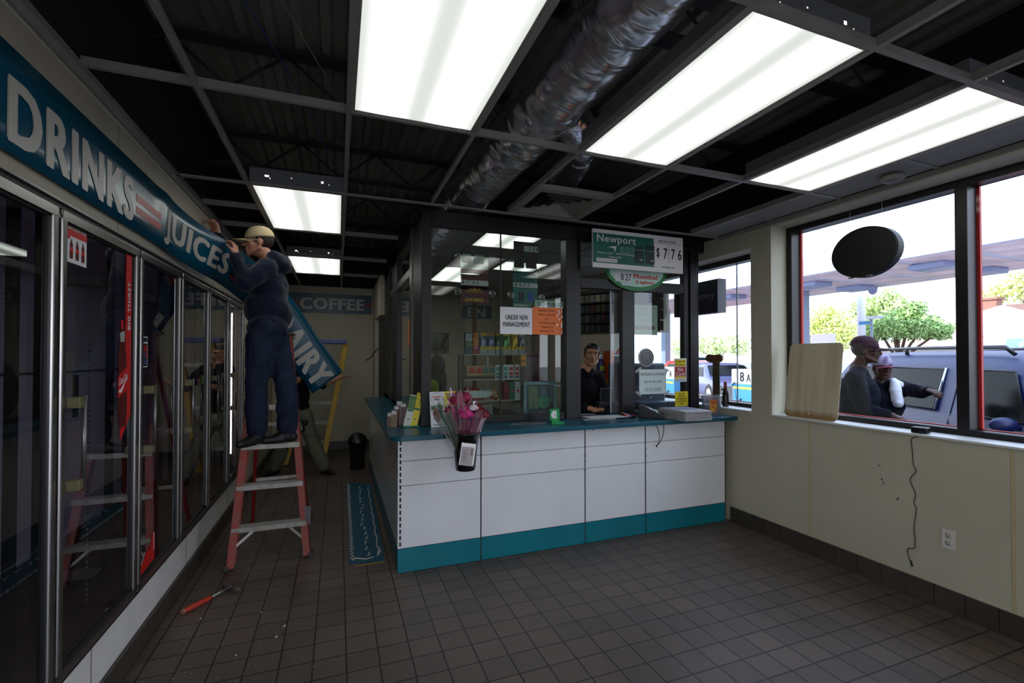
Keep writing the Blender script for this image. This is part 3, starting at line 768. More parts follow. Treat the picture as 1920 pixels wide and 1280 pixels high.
MB().box(.60, 7.02, 0, .66, 7.9, 2.1).build('booth_door', mat('dark_door', (34, 32, 32), .5), None)
d_ = bpy.data.objects['booth_door']; d_.name = 'door_1'; struct(d_)
b = MB(); b.tube([(.55, 7.3, 1.65), (.50, 7.25, 1.60), (.44, 7.2, 1.52), (.37, 7.1, 1.48)], .008, 8); b.tube([(.58, 7.3, 1.67), (.61, 7.3, 1.67)], .012, 8)
b.build('door_handle', M_black, d_)
struct(MB().box(.66, YB-.001, 0, 3.43, YB+.0, 2.683).build('wall_booth', mat('booth_wall', (176, 172, 150), .8)))

# ------------------------------------------------------------------ papers and stickers on the booth glass
M_pap = paper('backlit_white_paper', (252, 250, 252), .1)
YG = 3.826
def sheet(name, label, cat, x0, z0, x1, z1, m, y=YG-.002, thick=.001, root=None, tilt=0):
    r = root or thing(name, label, cat, ((x0+x1)/2, y, z0))
    MB().box(x0, y, z0, x1, y+thick, z1).build('sheet', m, r)
    return r
def txt(r, s, x, z, w, h, m=None, y=YG-.0035, bold=.02,  shear=0, lines=1.0, nm='lettering', align='CENTER', space=1.0):
    return put_text(nm, s, m or M_print, r, (x, y, z), (1,0,0), (0,0,1), w, h, bold*.6, shear, space*1.1, lines, align)
r = sheet('notice_paper', 'white UNDER NEW MANAGEMENT sheet taped to the booth glass', 'notice', 1.273, 1.722, 1.567, 1.953, M_pap)
txt(r, 'UNDER NEW', 1.322, 1.845, .205, .042, bold=.045); txt(r, 'MANAGEMENT', 1.298, 1.786, .245, .042, bold=.045)
M_orange = paper('orange_paper', (255, 140, 84), .1)
r = sheet('notice_paper', 'bright orange sheet about showing ID beside the white management notice', 'notice', 1.570, 1.724, 1.855, 1.962, M_orange)
for i, (s, w) in enumerate((('EVERYONE', .15), ('MUST SHOW', .155), ('I.D.', .04), ('TO PURCHASE', .165), ('TOBACCO', .12), ('PRODUCTS', .125))):
    txt(r, s, 1.705-w/2, 1.925-i*.036, w, .017, mat('brown_print', (110, 34, 18), .7), bold=.02)
b = MB(); random.seed(3)
for i in range(14): 
    z = 1.735+random.random()*.22; x = 1.838+random.random()*.01 if i < 9 else 1.80+random.random()*.03
    b.prism([(x, z), (x+.008, z+.002), (x+.012, z+.022), (x+.003, z+.018)], YG-.004, YG-.0035, 'y')
b.build('clear_tape', glass('tape', (245, 245, 245), 3, rough=.15, dirt=.8), r, fix=False)
r = sheet('notice_paper', 'pale green NO PUBLIC sheet showing above the orange notice', 'notice', 1.598, 1.964, 1.872, 2.025, mat('pale_green_paper', (176, 196, 186), .8), y=YG+.016)
txt(r, 'NO PUBLIC', 1.628, 1.975, .225, .034, y=YG+.0145, bold=.01)
r = thing('notice_paper', 'orange sheet taped to the flank of the booth beside the dark post', 'notice', (.63, 4.5, 1.6)); MB().box(.632, 4.44, 1.635, .636, 4.73, 1.875).build('sheet', M_orange, r)
r = sheet('notice_paper', 'white REGISTER CONTAINS $50.00 OR LESS sheet on the right booth window', 'notice', 2.665, 1.172, 2.977, 1.408, paper('register_paper', (222, 234, 232), .1))
txt(r, 'REGISTER CONTAINS', 2.683, 1.350, .275, .024, bold=.005); txt(r, '$50.00 OR LESS', 2.720, 1.278, .20, .022, bold=.005); txt(r, 'AT ALL TIMES', 2.730, 1.208, .185, .022, bold=.005)
MB().box(2.732, YG-.0035, 1.200, 2.912, YG-.003, 1.2025).build('underline', M_print, r)
b = MB()
for (x, z, s) in ((2.655, 1.405, 1), (2.982, 1.405, -1), (2.655, 1.18, -1), (2.982, 1.18, 1)): b.bar((x-.03, YG-.004, z-.02*s), (x+.03, YG-.004, z+.02*s), .001, .022, (0,0,1))
b.build('clear_tape', glass('tape'), r, fix=False)
M_yel = mat('yellow_card', (240, 214, 40), .5)
r = sheet('age_sticker', 'white We Card sticker with yellow and red fields on the right booth jamb', 'sticker', 3.048, 1.285, 3.198, 1.515, M_white, y=G0-.006)
yy_ = G0-.0075
MB().box(3.060, yy_, 1.437, 3.186, G0-.006, 1.503).build('yellow_field', M_yel, r); MB().box(3.060, yy_, 1.322, 3.186, G0-.006, 1.432).build('red_field', mat('sticker_red', (190, 30, 40), .5), r); MB().box(3.063, yy_-.0004, 1.322, 3.183, G0-.006, 1.338).build('yellow_bar', M_yel, r)
txt(r, 'Under 18', 3.072, 1.475, .10, .02, y=yy_-.001, bold=.03); txt(r, 'No Tobacco', 3.066, 1.446, .112, .019, y=yy_-.001, bold=.03)
txt(r, 'We', 3.082, 1.385, .07, .038, M_white, y=yy_-.001, bold=.05); txt(r, 'Card', 3.070, 1.344, .10, .036, M_white, y=yy_-.001, bold=.05); txt(r, 'Under 18 No way', 3.064, 1.296, .118, .012, y=yy_-.001, bold=.02)
r = sheet('warning_sticker', 'yellow BUYING TOBACCO FOR MINORS card below the We Card sticker', 'sticker', 3.058, 1.045, 3.214, 1.19, M_yel, y=G0-.006)
for i, (s, w) in enumerate((('BUYING', .07), ('TOBACCO', .08), ('FOR MINORS', .125), ('COULD COST', .12), ('YOU.', .045))): txt(r, s, 3.136-w/2, 1.160-i*.024, w, .015, y=yy_-.0005, bold=.035)
MB().box(3.06, G0-.007, 1.022, 3.212, G0-.0055, 1.043).build('purple_strip', mat('violet_strip', (120, 110, 170), .4), r)
# speaking grille
r = thing('speaking_grille', 'round silver speaking grille with black rings in the right booth window', 'grille', (2.742, YG, 1.523))
Mx = Matrix.Rotation(PI/2, 3, 'X')
MB().lathe([(0, .004), (.082, .004), (.088, 0), (.088, -.01), (0, -.01)], 40, (2.742, 3.815, 1.523), Mx).build('disc', mat('grille_silver', (190, 190, 192), .4, metal=.2), r, fix=True)
for k, ra in enumerate((.068, .05, .032, .014)):
    MB().lathe([(ra+.006, .0052), (ra-.004, .0052)], 40, (2.742, 3.815, 1.523), Mx).build('slot_ring', M_print, r, fix=False)
# faded notice taped behind the glass
r = sheet('notice_paper', 'faded green handwritten notice behind the upper part of the right booth window', 'notice', 2.612, 1.74, 2.90, 2.03, mat('faded_paper', (170, 190, 176), .8), y=YG+.03)
for i in range(3): txt(r, 'WE DO NOT ACCEPT', 2.63, 1.985-i*.062, .24, .018, mat('faint_print', (130, 150, 140), .8), y=YG+.028, bold=0)
b = MB()
for k in range(4): b.box(2.64+k*.06, YG+.0275, 1.79, 2.69+k*.06, YG+.0285, 1.83)
b.build('stamp_block', mat('dull_olive', (112, 112, 80), .8), r, fix=False)

# price-card strips with suction cups inside the left glass
M_clear = glass('clear_acrylic', (228, 234, 232), 1.6, dirt=.05)
def card(r, x0, z0, x1, z1, rgb, nm='card', y=YG+.028): return MB().box(x0, y, z0, x1, y+.002, z1).build(nm, mat('card_%d_%d_%d' % rgb, rgb, .5), r)
def cups(r, pts):
    for (x, z) in pts:
        b = MB(); b.lathe([(0, .010), (.006, .012), (.01, .006), (.022, .003), (.028, 0), (.03, .001), (.03, -.001)], 20, (x, YG+.012, z), Matrix.Rotation(-PI/2, 3, 'X')); b.build('suction_cup', glass('cup_rubber', (232, 236, 234), 2.2, rough=.1, dirt=.12), r, fix=False)
yc = YG+.0265
r = thing('price_strip', 'left clear price strip with 7.05 and maverick cards held by suction cups', 'price card strip', (1.06, YG+.03, 1.98))
MB().box(.938, YG+.031, 1.975, 1.18, YG+.034, 2.40).build('backing', M_clear, r)
card(r, .942, 2.09, 1.178, 2.255 -.04, (86, 20, 24)); card(r, .942, 1.985+.045, 1.178, 2.118, (84, 22, 26)); card(r, .942, 1.980, 1.178, 2.026, (96, 20, 22)); card(r, .942, 2.125, 1.178, 2.168, (188, 198, 192), y=YG+.027)
card(r, .95, 2.31, 1.03, 2.385, (150, 160, 150)); card(r, 1.05, 2.31, 1.14, 2.385, (130, 144, 138)); card(r, .942, 2.222, 1.178, 2.262, (120, 70, 66))
txt(r, '$ 7 . 0 5', .952, 2.133, .14, .026, y=YG+.026, bold=.03); txt(r, 'MAVERICK', .985, 2.062, .14, .024, mat('gold_print', (190, 150, 40), .5), y=YG+.0265, bold=.02); txt(r, 'LOW PRICE', .978, 1.99, .155, .026, mat('yellow_print', (226, 206, 40), .5), y=YG+.0265, bold=.03)
b = MB(); b.prism([(1.0, 2.105), (1.05, 2.09), (1.06, 2.112), (1.07, 2.09), (1.12, 2.105), (1.09, 2.088), (1.06, 2.082), (1.03, 2.088)], yc-.0005, yc, 'y'); b.build('wing_mark', mat('gold_print'), r)
cups(r, ((.915, 2.35), (1.205, 2.35), (.912, 2.065), (1.21, 2.06)))
r = thing('price_strip', 'right clear price strip with 729 and 8.27 cards held by suction cups', 'price card strip', (1.53, YG+.03, 1.95))
MB().box(1.398, YG+.031, 1.95, 1.63, YG+.034, 2.50).build('backing', M_clear, r)
card(r, 1.405, 2.43, 1.64, 2.53, (52, 30, 30)); card(r, 1.50, 2.445, 1.635, 2.495, (186, 198, 192), y=YG+.0265); card(r, 1.41, 2.45, 1.48, 2.485, (80, 56, 52), y=YG+.0265)
card(r, 1.408, 2.30, 1.50, 2.385, (44, 28, 30)); card(r, 1.52, 2.30, 1.62, 2.39, (46, 26, 28)); card(r, 1.40, 2.175, 1.625, 2.255, (24, 90, 84)); card(r, 1.40, 2.13, 1.63, 2.172, (188, 200, 196)); card(r, 1.40, 2.0, 1.63, 2.125, (40, 110, 100)); card(r, 1.45, 2.01, 1.50, 2.09, (30, 36, 40), y=YG+.0265); card(r, 1.535, 2.01, 1.585, 2.1, (48, 70, 150), y=YG+.0265); card(r, 1.40, 1.952, 1.56, 1.995, (60, 120, 104))
txt(r, '7 2 9', 1.545, 2.452, .085, .034, y=YG+.0255, bold=.05); txt(r, '$ 8 2 7', 1.415, 2.138, .14, .026, y=YG+.0265, bold=.03); txt(r, 'Newport', 1.412, 1.962, .12, .026, M_white, y=YG+.0265, bold=.02)
cups(r, ((1.378, 2.335), (1.665, 2.32), (1.375, 2.06), (1.665, 2.05)))

# ------------------------------------------------------------------ hanging tobacco price sign and oval sign
YN = 3.63
r = thing('hanging_price_sign', 'wide green and white Newport sign with $7.76 hanging above the transaction window', 'sign', (2.54, YN, 2.31))
x0, x1, zb, zt = 2.055, 3.024, 2.310, 2.648; xs_ = 2.690
MB().box(x0, YN, zb, x1, YN+.02, zt).build('panel', mat('sign_board', (240, 236, 234), .5), r, bevel=.003)
MB().box(x0+.004, YN-.003, zb+.042, xs_, YN, zt-.035).build('green_field', mat('sign_green', (0, 104, 88), .4, vary=.2, scale=5), r)
MB().box(xs_+.01, YN-.003, zb+.045, x1-.004, YN, zt-.035).build('price_field', mat('price_white', (246, 240, 240), .5), r)
yt = YN-.0045
txt(r, 'Newport', x0+.04, 2.518, .40, .085, M_white, y=yt, bold=.035); txt(r, 'SMOOTH', x0+.27, 2.482, .17, .028, mat('soft_green_print', (130, 176, 160), .5), y=yt, bold=.01); txt(r, 'SELECT', x0+.27, 2.448, .155, .028, mat('soft_green_print'), y=yt, bold=.01)
txt(r, 'Flavorful!  Refreshing!', x0+.045, 2.430, .38, .020, M_white, y=yt, bold=.01, shear=.2); txt(r, 'Smooth!', x0+.16, 2.402, .13, .020, M_white, y=yt, bold=.01, shear=.2)
b = MB(); b.prism([(x0+.14, 2.488), (x0+.185, 2.505), (x0+.24, 2.508), (x0+.222, 2.455), (x0+.212, 2.487), (x0+.17, 2.494)], yt-.0005, yt, 'y'); b.build('swoosh_mark', M_white, r)
MB().box(x0+.035, yt, 2.362, x0+.245, YN-.003, 2.394).build('notice_field', M_white, r); txt(r, 'SURGEON GENERAL WARNING', x0+.045, 2.372, .185, .012, mat('pink_print', (200, 110, 110), .6), y=yt-.001, bold=0)
for (px_, pz) in ((x0+.43, 2.375), (x0+.55, 2.375)):
    MB().box(px_, yt-.001, pz, px_+.09, YN-.003, pz+.15+(.02 if px_ > x0+.5 else 0)).build('printed_pack', mat('pack_dark', (8, 40, 36), .4), r)
    MB().box(px_, yt-.0016, pz+.115, px_+.09, YN-.004, pz+.12).build('pack_line', mat('soft_green_print'), r)
    MB().prism([(px_+.045, pz+.03), (px_+.08, pz+.04), (px_+.07, pz+.02), (px_+.06, pz+.028)], yt-.002, yt-.001, 'y').build('pack_mark', M_white, r)
txt(r, 'SPECIAL OFFER', xs_+.05, 2.585, .20, .020, y=yt, bold=.04)
for i, (ch, xx) in enumerate((('$', .03), ('7', .108), ('7', .195), ('6', .272))): txt(r, ch, xs_+xx, 2.435, .042 if ch != '$' else .033, .098, y=yt, bold=.03)
MB().box(xs_+.165, yt, 2.40, xs_+.168, YN-.003, 2.56).build('divider', M_tee, r); MB().box(xs_+.01, yt, 2.575, x1-.004, YN-.003, 2.5775).build('divider', M_tee, r)
txt(r, 'W/ MENTHOL', xs_+.09, 2.352, .15, .013, y=yt, bold=.03)
b = MB()
for x in (2.16, 2.92): b.tube([(x, YN+.01, zt), (x, YN+.01, 2.70)], .002, 5)
b.build('hanger', M_print, r, fix=False)
r = thing('oval_price_sign', 'rounded green sign reading 8 27 below the hanging Newport sign', 'sign', (2.61, 3.79, 2.165))
def half_oval(cx, cz, rx, rz): return [(cx+rx*math.cos(t), cz+rz*math.sin(t)) for t in [PI+PI*i/24 for i in range(25)]]
yo = 3.775
MB().prism(half_oval(2.61, 2.335, .335, .19), yo, yo+.012, 'y').build('panel', mat('oval_green', (0, 120, 50), .4), r)
MB().prism(half_oval(2.61, 2.335, .30, .150), yo-.001, yo, 'y').build('inner_field', mat('oval_pale', (190, 222, 208), .5), r)
MB().box(2.37, yo-.0025, 2.226, 2.55, yo-.001, 2.315).build('price_field', M_white, r)
for ch, xx in (('8', 2.43), ('2', 2.478), ('7', 2.515)): txt(r, ch, xx, 2.238, .03, .062, y=yo-.004, bold=.02)
txt(r, 'Menthol', 2.57, 2.262, .27, .045, mat('oval_red', (206, 52, 44), .5), y=yo-.003, bold=.07); txt(r, 'Lights', 2.60, 2.21, .20, .036, mat('oval_red'), y=yo-.003, bold=.07)
MB().box(2.44, yo-.0025, 2.192, 2.55, yo-.001, 2.208).build('white_strip', M_white, r)

# ------------------------------------------------------------------ Lottery box by the corner window
r = thing('lottery_sign', 'dark Lottery sign box hung in the corner window', 'sign', (3.5, 3.9, 1.96))
MB().box(3.47, 3.66, 1.965, 3.56, 4.32, 2.30).build('case', mat('lottery_case', (44, 46, 56), .5), r, bevel=.004)
MB().box(3.463, 3.655, 1.965, 3.57, 3.66, 2.30).build('side_band', mat('lottery_band', (92, 94, 100), .5), r)
put_text('lettering', 'Lottery', mat('lottery_letters', (150, 152, 158), .5), r, (3.4615, 4.00, 2.10), (0,-1,0), (0,0,1), .30, .075, .0)
b = MB(); b.tube([(3.5, 3.8, 2.30), (3.5, 3.8, 2.49)], .002, 5); b.tube([(3.5, 4.2, 2.30), (3.5, 4.2, 2.49)], .002, 5); b.build('hanger', M_print, r, fix=False)
# ------------------------------------------------------------------ booth interior
def pack(name, label, cat, x0, z0, w, h, y0, d, body, bands=(), group=None, words=None, wm=None):
    """Small printed carton: body plus flat printed fields (fx0, fz0, fx1, fz1, rgb) in fractions of its face."""
    b = MB(); b.box(x0, y0, z0, x0+w, y0+d, z0+h); ms = [mat('p_%d_%d_%d' % body, body, .4)]
    if not bands and not words:
        o = b.build(name, ms); return tag(o, label, cat, group)
    t = thing(name, label, cat, (x0+w/2, y0+d/2, z0), group)
    b.build('carton', ms, t)
    for k, (a, c, e, f, rgb) in enumerate(bands):
        MB().box(x0+a*w, y0-.0008-.0003*k, z0+c*h, x0+e*w, y0, z0+f*h).build('printed_field', mat('p_%d_%d_%d' % rgb, rgb, .4), t)
    if words: put_text('lettering', words[0], wm or M_print, t, (x0+words[1]*w, y0-.004, z0+words[2]*h), (1,0,0), (0,0,1), words[3]*w, words[4]*h, .02)
    return t
DY = 4.30
sh = thing('display_shelf', 'clear three-tier shelf of tobacco goods standing inside the booth', 'shelf', (1.36, DY, CT))
for (x0, x1, z) in ((1.085, 1.70, 1.553), (1.085, 1.635, 1.318), (1.075, 1.635, 1.118)):
    MB().box(x0, DY-.01, z-.006, x1, DY+.22, z).build('shelf_board', mat('white_shelf', (190, 196, 190), .4), sh)
for x in (1.075, 1.636): MB().box(x, DY-.01, CT, x+.005, DY+.22, 1.55).build('side_panel', glass('shelf_acrylic', (214, 226, 220), 1.6, dirt=.06), sh)
MB().box(1.36, DY+.2, CT, 1.38, DY+.215, 1.55).build('back_strut', M_alud, sh)
X0 = lambda u: 1.092+(u-872)*.00526
z = 1.5535
pack('tobacco_pack', 'tall blue and white carton at the left end of the top shelf in the booth', 'pack', X0(872), z, .068, .20, DY, .05, (34, 40, 48), ((.08, .6, .95, .96, (150, 170, 170)), (.08, .05, .95, .35, (60, 80, 100)), (.2, .38, .9, .55, (90, 110, 60))))
b = thing('snack_canister', 'red and orange rounded pouch beside the blue carton on the top booth shelf', 'pouch', (X0(892), DY+.03, z))
MB().lathe([(0, 0), (.032, 0), (.034, .06), (.034, .13), (.028, .18), (.022, .195), (0, .2)], 20, (X0(892), DY+.035, z)).build('pouch', mat('pouch_red', (170, 60, 24), .25, vary=.5, scale=30, rgb2=(220, 150, 50)), b, fix=False)
MB().box(X0(886.5), DY-.004, z+.002, X0(897.5), DY, z+.075).build('label', mat('p_red_lab', (150, 24, 20), .5), b); put_text('lettering', '2 FOR', M_white, b, (X0(888), DY-.006, z+.05), (1,0,0), (0,0,1), .04, .014, .02)
def foil_pack(u, w, rgb, top, words, label):
    t = thing('cigarillo_pouch', label, 'pouch', (X0(u)+w/2, DY+.02, z), 'foil pouches on the top booth shelf')
    x = X0(u); vs = []; n = 8
    for i in range(n+1):
        f = i/n; hh = .205; bulge = .018*math.sin(PI*f)
        for q in range(7):
            g = q/6; vs.append((x+w*g, DY+.02-bulge*math.sin(PI*g)-.002*math.sin(g*40+f*9), z+hh*f))
    bb = MB(); fs = [(i*7+q, i*7+q+1, i*7+q+8, i*7+q+7) for i in range(n) for q in range(6)]
    bb.add(vs, fs, 0, True); bb.add([(p[0], DY+.04, p[2]) for p in vs], [f[::-1] for f in fs], 0)
    bb.build('pouch', mat('foil_%d_%d_%d' % rgb, rgb, .2, metal=.6, vary=.4, scale=60), t, fix=False)
    MB().box(x+.004, DY-.003, z+.172, x+w-.004, DY+.0, z+.200).build('top_band', mat('p_%d_%d_%d' % top, top, .4), t)
    MB().box(x+.001, DY-.004, z+.002, x+w-.001, DY-.001, z+.072).build('carton_front', mat('carton_grey', (150, 158, 160), .5), t)
    MB().box(x+.001, DY-.0045, z+.044, x+w-.001, DY-.004, z+.072).build('price_band', mat('p_yel', (226, 200, 40), .5), t)
    if words: put_text('lettering', words, M_print, t, (x+w*.2, DY-.006, z+.05), (1,0,0), (0,0,1), w*.62, .015, .03)
foil_pack(899, .072, (120, 132, 160), (210, 180, 40), '3 FOR', 'silver-blue foil pouches with a yellow top band beside the red pouch')
foil_pack(913.5, .070, (110, 124, 156), (200, 120, 50), '1.29', 'silver-blue foil pouches with an orange top band on the top booth shelf')
foil_pack(928, .062, (60, 100, 76), (190, 180, 50), '', 'dark green foil pouches left of the glass joint, top booth shelf')
foil_pack(942, .080, (90, 140, 90), (214, 204, 60), '99c', 'bright green foil pouches right of the glass joint on the top booth shelf')
foil_pack(959, .068, (196, 160, 50), (220, 200, 60), '3 FOR', 'gold foil pouches on the top booth shelf')
foil_pack(973, .060, (96, 104, 108), (190, 196, 170), '.99', 'nearly empty clear carton at the right end of the top booth shelf')
tan = (176, 150, 104)
row2 = [(875, 15, tan, (176, 50, 34), 'tan carton with a red emblem, far left of the middle booth shelf'), (889, 14, tan, (180, 44, 36), 'tan carton with a red emblem, second from the left on the middle booth shelf'), (902, 13, (140, 130, 96), (44, 92, 80), 'tan carton with a green emblem, third from the left on the middle booth shelf'), (914.5, 12.5, (150, 136, 100), (40, 96, 84), 'tan carton with a green emblem beside the white cartons, middle booth shelf')]
for (u, w, body, em, lab) in row2:
    pack('cigar_carton', lab, 'carton', X0(u), 1.3185, w*.0052, .125, DY, .09, body, ((.3, .45, .95, .9, em), (.02, .0, .98, .28, (60, 30, 26)), (.08, .5, .3, .6, (40, 40, 40))))
for (u, c, lab) in ((928, (50, 130, 104), 'white and green carton left of the glass joint, middle booth shelf'), (943, (60, 140, 120), 'white carton with a green field right of the glass joint on the middle booth shelf'), (953, (150, 36, 50), 'white carton with a dark red field, second from the right on the middle booth shelf'), (964.5, (140, 34, 48), 'white carton with a dark red field, far right of the middle booth shelf')):
    pack('cigar_carton', lab, 'carton', X0(u), 1.3185, .050, .135, DY, .09, (200, 206, 204), ((.12, .25, .88, .85, c), (.12, .05, .88, .22, (50, 60, 70)), (.2, .5, .8, .58, (210, 210, 210))))
t = thing('candy_box', 'open white box of red sweets on the lower booth shelf', 'box', (1.22, DY+.05, 1.118))
b = MB(); b.prism([(1.082, 1.118), (1.40, 1.118), (1.40, 1.20), (1.25, 1.205), (1.20, 1.215), (1.075, 1.215)], DY, DY+.004, 'y'); b.box(1.082, DY+.12, 1.118, 1.40, DY+.124, 1.21); b.box(1.082, DY+.004, 1.118, 1.40, DY+.12, 1.122); b.box(1.078, DY, 1.118, 1.082, DY+.124, 1.215); b.box(1.40, DY, 1.118, 1.404, DY+.124, 1.19)
b.build('carton', mat('pale_card', (196, 210, 204), .6), t, fix=False)
MB().box(1.082, DY-.001, 1.119, 1.40, DY, 1.148).build('printed_band', mat('maroon_print', (110, 30, 24), .5), t)
put_text('lettering', 'Snackers', mat('pale_card'), t, (1.28, DY-.003, 1.125), (1,0,0), (0,0,1), .09, .018, .0)
random.seed(11)
def heap(name, label, n, f, r, m, root=None):
    b = MB()
    for i in range(n):
        c = f(); b.ell(c, (r*random.uniform(.8, 1.3), r*random.uniform(.7, 1), r*random.uniform(.6, .9)), Matrix.Rotation(random.uniform(0, 3), 3, random.choice('XYZ')), 8)
    return tag(b.build(name, m, root, fix=False), label, 'sweets', kind='stuff')
heap('wrapped_sweets', 'red wrapped sweets heaped in the open white box', 60, lambda: (random.uniform(1.10, 1.24), random.uniform(DY+.02, DY+.11), random.uniform(1.19, 1.235)), .014, mat('red_wrapper', (150, 20, 20), .25))
heap('wrapped_sweets', 'red and gold wrapped sweets at the right end of the open white box', 40, lambda: (random.uniform(1.34, 1.425), random.uniform(DY-.03, DY+.09), random.uniform(1.14, 1.20)), .014, mat('red_gold_wrapper', (170, 34, 26), .25, vary=.6, scale=50, rgb2=(200, 150, 60)))
for (x, wd, c, lab) in ((1.468, .052, (120, 26, 34), 'red small carton on the lower booth shelf'), (1.525, .056, (40, 110, 84), 'green small carton on the lower booth shelf'), (1.585, .048, (204, 208, 206), 'white small carton with a red seal on the lower booth shelf')):
    pack('cigar_carton', lab, 'carton', x, 1.1185, wd, .17, DY, .08, c, ((.05, .7, .95, .72, (20, 20, 20)), (.05, .35, .95, .37, (20, 20, 20)), (.3, .42, .8, .58, (170, 60, 60))))
# clutter under the shelf
pack('clear_box', 'pale box under the lowest booth shelf', 'box', 1.19, CT, .16, .10, DY-.02, .1, (150, 162, 158), ((.05, .1, .95, .9, (120, 134, 130)),))
b = MB(); b.tube(bez((1.41, 4.27, CT+.001), (1.40, 4.27, 1.03), (1.45, 4.27, 1.05), (1.42, 4.27, 1.09)), .004, 6); b.tube(bez((1.43, 4.27, CT+.001), (1.46, 4.27, 1.02), (1.40, 4.27, 1.05), (1.45, 4.27, 1.07)), .004, 6); tag(b.build('twist_tie', mat('lime_green', (150, 170, 40), .5), fix=False), 'yellow-green curled ribbon under the booth shelf', 'ribbon')
# framed lottery board leaning inside the glass
t = thing('framed_board', 'teal framed scratch-card board leaning inside the booth glass', 'framed board', (1.76, 3.99, CT))
b = MB(); x0, x1, z0, z1, w = 1.545, 1.868, .985, 1.305, .028
b.box(x0, 3.97, z0, x1, 3.99, z0+w); b.box(x0, 3.97, z1-w, x1, 3.99, z1); b.box(x0, 3.97, z0+w, x0+w, 3.99, z1-w); b.box(x1-w, 3.97, z0+w, x1, 3.99, z1-w); b.build('frame', mat('pale_teal_frame', (90, 128, 132), .4), t, fix=False)
MB().box(x0+w, 3.98, z0+w, x1-w, 3.988, z1-w).build('backboard', mat('dark_teal_board', (20, 50, 54), .5), t)
MB().box(x0+w+.02, 3.977, 1.06, x0+w+.115, 3.98, 1.265).build('ticket_column', mat('olive_print', (104, 124, 100), .5, vary=.5, scale=40), t)
MB().lathe([(0, 0), (.062, 0)], 28, (1.745, 3.9795, 1.12), Mx).build('green_disc', mat('tick_green', (50, 130, 100), .5), t, fix=False)
MB().box(1.70, 3.977, 1.17, 1.79, 3.98, 1.262).build('blue_panel', mat('tick_teal', (40, 104, 116), .5), t); put_text('lettering', 'NEW\nGAME', mat('pink_letter', (190, 90, 140), .5), t, (1.715, 3.9755, 1.20), (1,0,0), (0,0,1), .055, .04, .03)
MB().box(1.80, 3.977, 1.12, 1.835, 3.98, 1.265).build('side_column', mat('side_print', (84, 110, 112), .5, vary=.4, scale=40), t)
MB().box(x0+w+.005, 3.977, 1.015, x1-w-.005, 3.98, 1.05).build('strip_print', mat('strip_print', (70, 84, 96), .5, vary=.7, scale=60), t)
# red register display with a yellow label
t = thing('register_screen', 'dark red machine with a yellow label behind the booth glass', 'machine', (1.85, 4.85, 1.1))
MB().box(1.72, 4.75, 1.20, 2.05, 5.0, 1.56).build('casing', mat('dark_red_plastic', (60, 14, 18), .35), t, bevel=.03)
MB().box(1.73, 4.744, 1.43, 1.87, 4.75, 1.545).build('label', mat('amber_label', (220, 160, 40), .5), t); put_text('lettering', 'NEW ITEMS', M_print, t, (1.74, 4.742, 1.475), (1,0,0), (0,0,1), .12, .02, .01)
MB().box(1.80, 4.80, CT, 1.95, 4.95, 1.20).build('stand', M_black, t)
t = MB().box(1.60, 4.7, 0, 3.05, 5.2, CT).build('back_counter', mat('back_counter', (70, 66, 60), .5)); tag(t, 'low work counter inside the booth behind the cashier', 'counter')
# slat wall grid and poster on the booth back wall
b = MB()
for k in range(30): b.box(1.40, YB-.02, 1.70+k*.033, 2.15, YB-.012, 1.704+k*.033)
for k in range(14): b.box(1.42+k*.055, YB-.014, 1.69, 1.424+k*.055, YB-.002, 2.68)
tag(b.build('wire_grid_panel', mat('grid_wire', (96, 96, 88), .5), fix=False), 'fine wire grid panel on the booth back wall', 'grid panel')
t = thing('dark_poster', 'dark poster with a leaping figure on the booth back wall', 'poster', (1.65, YB, 1.58))
MB().box(1.50, YB-.026, 1.575, 1.86, YB-.021, 1.96).build('sheet', mat('poster_dark', (58, 60, 58), .6, vary=.6, scale=6, rgb2=(120, 124, 116)), t)
b = MB(); b.tube([(1.84, YB-.03, 1.92), (1.78, YB-.03, 1.82), (1.75, YB-.03, 1.74), (1.79, YB-.03, 1.65), (1.77, YB-.03, 1.60)], [.012, .03, .022, .012, .01], 8); b.tube([(1.75, YB-.03, 1.75), (1.70, YB-.03, 1.68), (1.66, YB-.03, 1.70)], [.02, .012, .008], 8); b.build('printed_figure', M_print, t, fix=False)
put_text('lettering', 'SHOW', M_print, t, (1.53, YB-.028, 1.62), (1,0,0), (0,0,1), .20, .06, .03)
# coats / bags heap at the left inside the booth
t = thing('hanging_bag', 'dark shopping bag with a green corner inside the booth at the left', 'bag', (1.15, 6.0, .9))
b = MB(); b.ell((1.12, 6.0, 1.2), (.17, .14, .30), None, 16); b.ell((1.16, 5.95, 1.42), (.10, .1, .14), None, 14); b.build('bag', mat('charcoal_fabric', (36, 38, 34), .8, bump=.6, bscale=20), t, fix=False)
b = MB(); b.tube(bez((1.13, 5.9, 1.5), (1.10, 5.9, 1.60), (1.2, 5.9, 1.66), (1.24, 5.9, 1.74)), .008, 6); b.tube(bez((1.14, 5.9, 1.5), (1.12, 5.9, 1.62), (1.16, 5.9, 1.7), (1.11, 5.9, 1.75)), .006, 6); b.build('strap', M_black, t, fix=False)
b = MB(); b.ell((1.07, 5.85, 1.14), (.09, .05, .12), None, 12); b.build('green_patch', mat('lime_patch', (110, 130, 30), .6), t, fix=False)
tag(MB().box(.90, 5.7, 0, 1.6, 6.4, .90).build('storage_cabinet', mat('pale_cabinet', (150, 148, 134), .6), bevel=.01), 'pale low cabinet inside the booth under the dark bag', 'cabinet')
